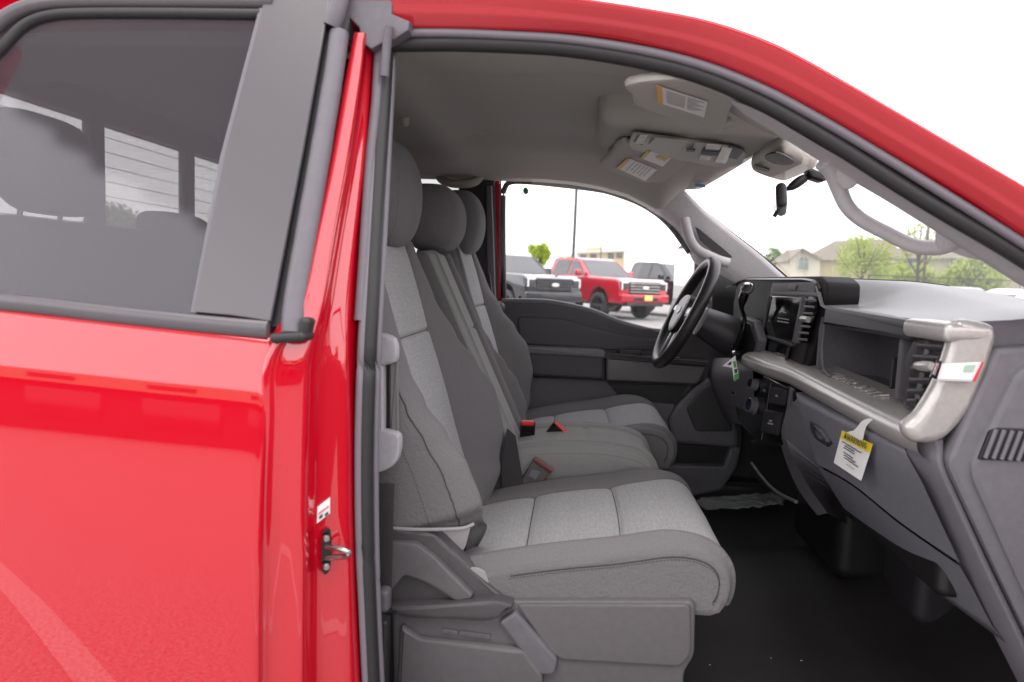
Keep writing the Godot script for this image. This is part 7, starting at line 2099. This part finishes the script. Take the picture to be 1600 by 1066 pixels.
func far_things() -> void:
	rng.seed = 404
	M.bark = pm(Color(0.09, 0.07, 0.05), 0.9)
	var leafm := func(c: Color) -> StandardMaterial3D:
		var m := pm(c, 0.7)
		m.backlight_enabled = true
		m.backlight = Color(c.r * 1.4, c.g * 1.4, c.b * 0.8).linear_to_srgb()
		return m
	M.leaf_lime = leafm.call(Color(0.28, 0.36, 0.03))
	M.leaf_green = leafm.call(Color(0.1, 0.17, 0.05))
	M.leaf_pale = leafm.call(Color(0.3, 0.36, 0.08))
	M.leaf_dark = leafm.call(Color(0.07, 0.1, 0.04))
	var g := 0.42
	var down := Vector3(1, 0, 1)
	# lamp posts on the lot
	var lp: Vector3 = Vector3(-0.1221, 2.8253, -33)
	lamp_post("tall dark lamp post standing behind the row of pickups", Vector3(lp.x, g, lp.z), 9.0, 0.085)
	var lp2: Vector3 = Vector3(3.3158, 4.9613, -90)
	lamp_post("thin distant lamp post in front of the tan building", Vector3(lp2.x, g, lp2.z), 7.2, 0.07)
	# trees
	var p: Vector3 = Vector3(-2.5205, 3.3688, -46)
	tree("lime_tree", "bright lime green tree top behind the dark blue pickup", Vector3(p.x, g, p.z), 3.75, Vector3(0.85, 0.9, 0.85), M.leaf_lime, 2600, 0.15, "", 40)
	p = Vector3(-1.112, 3.7408, -60)
	tree("lime_tree", "small pale green tree between the lime tree and the lamp post", Vector3(p.x, g, p.z), 3.5, Vector3(1.1, 0.7, 1.0), M.leaf_pale, 600, 0.16)
	p = Vector3(28.7015, 5.8894, -100)
	tree("broad_tree", "rounded green tree beside the gabled house", Vector3(p.x, g, p.z), 6.8, Vector3(3.4, 3.0, 3.0), M.leaf_green, 3500, 0.38, "", 30)
	p = Vector3(17.567, 3.6406, -42)
	tree("young_tree", "sparse yellow green young tree in front of the house", Vector3(p.x, g, p.z), 5.2, Vector3(2.1, 2.2, 1.8), M.leaf_pale, 2400, 0.15, "", 44)
	p = Vector3(19.8419, 5.4603, -40)
	tree("young_tree", "thin leafy tree seen through the grab handle opening", Vector3(p.x, g, p.z), 6.0, Vector3(1.2, 2.4, 1.2), M.leaf_pale, 500, 0.16, "", 26)
	p = Vector3(34.2289, 3.7672, -60)
	tree("broad_tree", "dense pale green tree standing before the far end of the house", Vector3(p.x, g, p.z), 4.6, Vector3(3.6, 1.9, 2.4), M.leaf_pale, 3600, 0.26, "", 46)
	p = Vector3(29.8223, 3.6236, -62)
	tree("broad_tree", "low soft green tree in front of the house, behind the utility pole", Vector3(p.x, g, p.z), 4.0, Vector3(2.6, 1.6, 2.0), M.leaf_pale, 2200, 0.24, "", 36)
	p = Vector3(22.5383, 2.1671, -37)
	for k in 7:
		var b := MB.new()
		leaf_crown(b, Vector3(0, 0.8, 0), Vector3(1.3, 0.9, 0.9), 900, 0.2, 14)
		var s := put("green_bush", b, M.leaf_green, self, 20.0)
		s.position = Vector3(p.x - 5.2 + 1.9 * k, g, p.z - 1.2 - 0.3 * (k % 2))
		meta(s, ["leafy green bush behind the wire fence, first of seven from the house", "leafy green bush behind the wire fence, second of seven from the house", "leafy green bush behind the wire fence, third of seven from the house", "leafy green bush behind the wire fence, fourth of seven from the house", "leafy green bush behind the wire fence, fifth of seven from the house", "leafy green bush behind the wire fence, sixth of seven from the house", "leafy green bush behind the wire fence, last of seven from the house"][k], "bush", "bushes behind the wire fence")
	tree("round_tree", "dark rounded tree seen low through the cab rear window", Vector3(-14.2, 0.3, -18.3), 3.0, Vector3(1.1, 1.0, 1.1), M.leaf_dark, 1600, 0.13)
	# wire fence
	var f0: Vector3 = Vector3(14.692, 2.2502, -34)
	var fn := Node3D.new()
	fn.name = "wire_fence"
	add_child(fn)
	fn.position = Vector3(f0.x, g, -34)
	meta(fn, "black wire mesh fence behind the parked cars", "fence")
	var H := 2.0
	for k in 7:
		pipe("post", [Vector3(2.4 * k, 0, 0), Vector3(2.4 * k, H + 0.05, 0)], 0.03, M.black, fn, 8)
	for y in [0.08, H]:
		pipe("rail", [Vector3(0, y, 0), Vector3(14.4, y, 0)], 0.022, M.black, fn, 8)
	var wm := MB.new()
	for k in 150:
		for s in [-1.0, 1.0]:
			var x := 0.1 * k
			var a := Vector3(x, 0.08, 0.004 * s)
			var e := Vector3(x + s * H * 0.6, H, 0.004 * s)
			if e.x < 0 or e.x > 14.4:
				continue
			var w := Vector3(0.006, 0, 0)
			wm.quad(a - w, a + w, e + w, e - w)
	meta(put("wire_mesh", wm, M.black, fn, 30.0), "", "", "", "stuff")
	# utility pole and its two cables
	var up: Vector3 = Vector3(19.2478, 3.5763, -38)
	var ut := Node3D.new()
	ut.name = "utility_pole"
	add_child(ut)
	ut.position = Vector3(up.x, g, up.z)
	meta(ut, "slim dark utility pole standing in front of the house wall", "pole")
	pipe("pole_shaft", [Vector3.ZERO, Vector3(0, 5.6, 0)], 0.07, M.bark, ut, 8)
	pipe("cross_arm", [Vector3(-0.5, 5.3, 0), Vector3(0.5, 5.3, 0)], 0.05, M.bark, ut, 6)
	for c in [[Vector3(15.1757, 3.1231, -40), Vector3(19.9696, 4.0633, -40)], [Vector3(15.2991, 3.0695, -39), Vector3(19.5345, 3.5481, -39)]]:
		var cab := MB.new()
		var path := []
		for i in 13:
			var q: Vector3 = c[0].lerp(c[1] + (c[1] - c[0]) * 0.08, i / 12.0)
			path.append(q - Vector3(0, 0.5 * (1.0 - pow(i / 6.0 - 1.0, 2.0)) * 0.3, 0))
		cab.tube(path, 0.014, 5)
		var o := put("overhead_cable", cab, M.black, self, 60.0)
		meta(o, "upper overhead cable running to the utility pole" if c[0] == Vector3(15.1757, 3.1231, -40) else "lower overhead cable running to the utility pole", "cable", "overhead cables")
	gabled_house()
	tan_building()
	dealership()

func lamp_post(label: String, base: Vector3, h: float, r: float) -> void:
	var t := Node3D.new()
	t.name = "lamp_post"
	add_child(t, true)
	t.position = base
	meta(t, label, "lamp post", "lamp posts on the lot")
	pipe("shaft", [Vector3.ZERO, Vector3(0, h, 0)], [r * 1.15, r * 0.9], M.dark, t, 10)
	box("footing", Vector3(0, 0.3, 0), Vector3(0.5, 0.6, 0.5), 0.05, M.far_concrete, t)
	for s in [-1.0, 1.0]:
		box("lamp_head", Vector3(0.45 * s, h, 0), Vector3(0.7, 0.12, 0.35), 0.04, M.dark, t)

func window_on(parent: Node, c: Vector3, w: float, h: float, face: float, called := "window") -> void:
	# frame, pane, crossbars; the wall faces +z
	var fr := box(called, c, Vector3(w + 0.2, h + 0.2, 0.1), 0.01, M.house_trim, parent)
	box("pane", c + Vector3(0, 0, 0.045 * face), Vector3(w, h, 0.03), 0.005, M.far_glass_green, fr)
	box("crossbar", c + Vector3(0, 0, 0.07 * face), Vector3(0.05, h, 0.03), 0.005, M.house_trim, fr)
	box("crossbar", c + Vector3(0, 0.1 * h, 0.07 * face), Vector3(w, 0.05, 0.03), 0.005, M.house_trim, fr)

func gabled_house() -> void:
	var h := Node3D.new()
	h.name = "gabled_house"
	add_child(h)
	meta(h, "beige house with brown shingle roof and arched gable window", "house")
	var z := -90.0
	# gabled wing to the front
	plate("gable_wall", [Vector2(28.224, -2.5653), Vector2(27.6254, 5.3718), Vector2(29.2496, 6.7179), Vector2(31.3644, 5.6717), Vector2(32.0024, -2.3937)], z - 6, z, 0.0, M.house_cream, h)
	plate("side_wall", [Vector2(32.1921, -2.4444), Vector2(31.5611, 5.5483), Vector2(41.6767, 6.0859), Vector2(42.393, -1.9811)], z - 8, z - 1.2, 0.0, M.house_tan, h)
	plate("end_wall", [Vector2(40.723, -1.8791), Vector2(40.0183, 6.0849), Vector2(54.99, 6.7908), Vector2(55.8169, -1.1937)], z - 8, z + 1.2, 0.0, M.house_sage, h)
	# roofs
	var rf := MB.new()
	var a := [Vector3(31.2472, 5.3602, -90.5), Vector3(34.8538, 8.2351, -95), Vector3(42.1248, 8.7391, -95), Vector3(42.0797, 5.9254, -90.5)]
	rf.quad(a[0], a[3], a[2], a[1])
	var bk := [a[0] + Vector3(0, 0, -9), a[3] + Vector3(0, 0, -9)]
	rf.quad(bk[0], a[1], a[2], bk[1])
	rf.quad(a[0], a[1], bk[0], bk[0])
	rf.quad(a[3], bk[1], a[2], a[2])
	put("roof", rf, M.shingles, h, 10.0)
	var rf2 := MB.new()
	var c := [Vector3(39.6676, 5.8233, -87.5), Vector3(43.9778, 8.1151, -93), Vector3(53.2888, 8.5237, -93), Vector3(55.434, 6.4855, -87.5)]
	rf2.quad(c[0], c[3], c[2], c[1])
	rf2.quad(c[0] + Vector3(0, 0, -10), c[1], c[2], c[3] + Vector3(0, 0, -10))
	rf2.quad(c[0], c[1], c[0] + Vector3(0, 0, -10), c[0] + Vector3(0, 0, -10))
	put("roof", rf2, M.shingles, h, 10.0)
	var rf3 := MB.new()
	var e := [Vector3(27.0494, 5.0093, -89.3), Vector3(28.937, 6.835, -89.3), Vector3(31.5242, 5.4962, -89.3)]
	for q in [[e[0], e[1]], [e[1], e[2]]]:
		rf3.quad(q[0], q[1], q[1] + Vector3(0, 0, -7), q[0] + Vector3(0, 0, -7))
		rf3.quad(q[0], q[1], q[1] + Vector3(0, -0.25, 0), q[0] + Vector3(0, -0.25, 0))
	put("gable_roof", rf3, M.shingles, h, 10.0)
	# arched window
	var w: Vector3 = Vector3(29.3269, 4.7889, -89.9)
	var arch := []
	for k in 13:
		var g := PI * k / 12.0
		arch.append(Vector2(cos(g) * 0.62, 0.35 + sin(g) * 0.62))
	arch.append_array([Vector2(-0.62, -0.75), Vector2(0.62, -0.75)])
	var arch2 := []
	for q in arch: arch2.append(q * 1.18)
	var fr := plate("arched_window", arch2, 0.0, 0.08, 0.0, M.house_trim, h, Transform3D(Basis.IDENTITY, w))
	plate("pane", arch, 0.06, 0.12, 0.0, M.far_glass_green, fr, Transform3D(Basis.IDENTITY, w))
	for q in [[Vector3(0, 0.1, 0.13), Vector3(0.06, 1.7, 0.03)], [Vector3(0, 0.3, 0.13), Vector3(1.24, 0.06, 0.03)]]:
		box("crossbar", w + q[0], q[1], 0.005, M.house_trim, fr)
	for px in [Vector3(33.7504, 4.8422, -92.1), Vector3(37.405, 4.8178, -92.1), Vector3(40.5357, 5.1007, -92.1)]:
		window_on(h, px, 1.3, 1.5, 1.0)
	for px in [Vector3(42.2308, 5.0944, -88.7), Vector3(47.3052, 5.2877, -88.7), Vector3(51.1491, 5.4341, -88.7)]:
		window_on(h, px, 1.2, 1.8, 1.0)

func tan_building() -> void:
	var h := Node3D.new()
	h.name = "tan_building"
	add_child(h)
	meta(h, "distant tan flat-roofed building behind the red parked pickup", "building")
	plate("wall", [Vector2(0.8546, -1.8154), Vector2(0.4011, 7.5166), Vector2(10.5798, 8.4309), Vector2(11.1162, -1.3837)], -158, -150, 0.0, M.house_tan, h)
	plate("roof", [Vector2(-0.0032, 7.3462), Vector2(-0.0295, 7.8903), Vector2(10.9344, 8.693), Vector2(10.9641, 8.1529)], -159, -149.5, 0.0, M.house_trim, h)
	plate("upper_storey", [Vector2(2.2083, 7.6602), Vector2(2.1535, 8.7645), Vector2(5.7293, 9.1682), Vector2(5.8006, 7.7911)], -157, -151, 0.0, M.house_tan, h)
	for px in [Vector3(1.6788, 6.603, -149.9), Vector3(3.8568, 6.8202, -149.9), Vector3(7.6589, 7.0968, -149.9), Vector3(9.5496, 7.3024, -149.9)]:
		box("window", px, Vector3(1.3, 1.1, 0.12), 0.02, M.far_glass, h)

func dealership() -> void:
	# long low building behind the camera, mirrored in the rear door
	var h := Node3D.new()
	h.name = "showroom"
	add_child(h)
	h.position = Vector3(0, 0, 21)
	meta(h, "long low brown showroom mirrored as a dark band in the red door", "building")
	plate("wall", [Vector2(-60, 0), Vector2(22, 0), Vector2(22, 2.6), Vector2(-60, 2.6)], 0.0, 9.0, 0.0, M.house_brown, h)
	plate("roof", [Vector2(-60.6, 2.6), Vector2(22.6, 2.6), Vector2(22.6, 3.2), Vector2(-60.6, 3.2)], -0.6, 9.4, 0.0, M.house_tan, h)
	for k in 20:
		box("window", Vector3(-56.0 + 4.0 * k, 1.5, 0.0), Vector3(2.6, 1.6, 0.12), 0.02, M.far_glass, h)
		box("vent_panel", Vector3(-56.0 + 4.0 * k, 2.9, -0.6), Vector3(1.6, 0.22, 0.08), 0.02, M.house_brown, h)
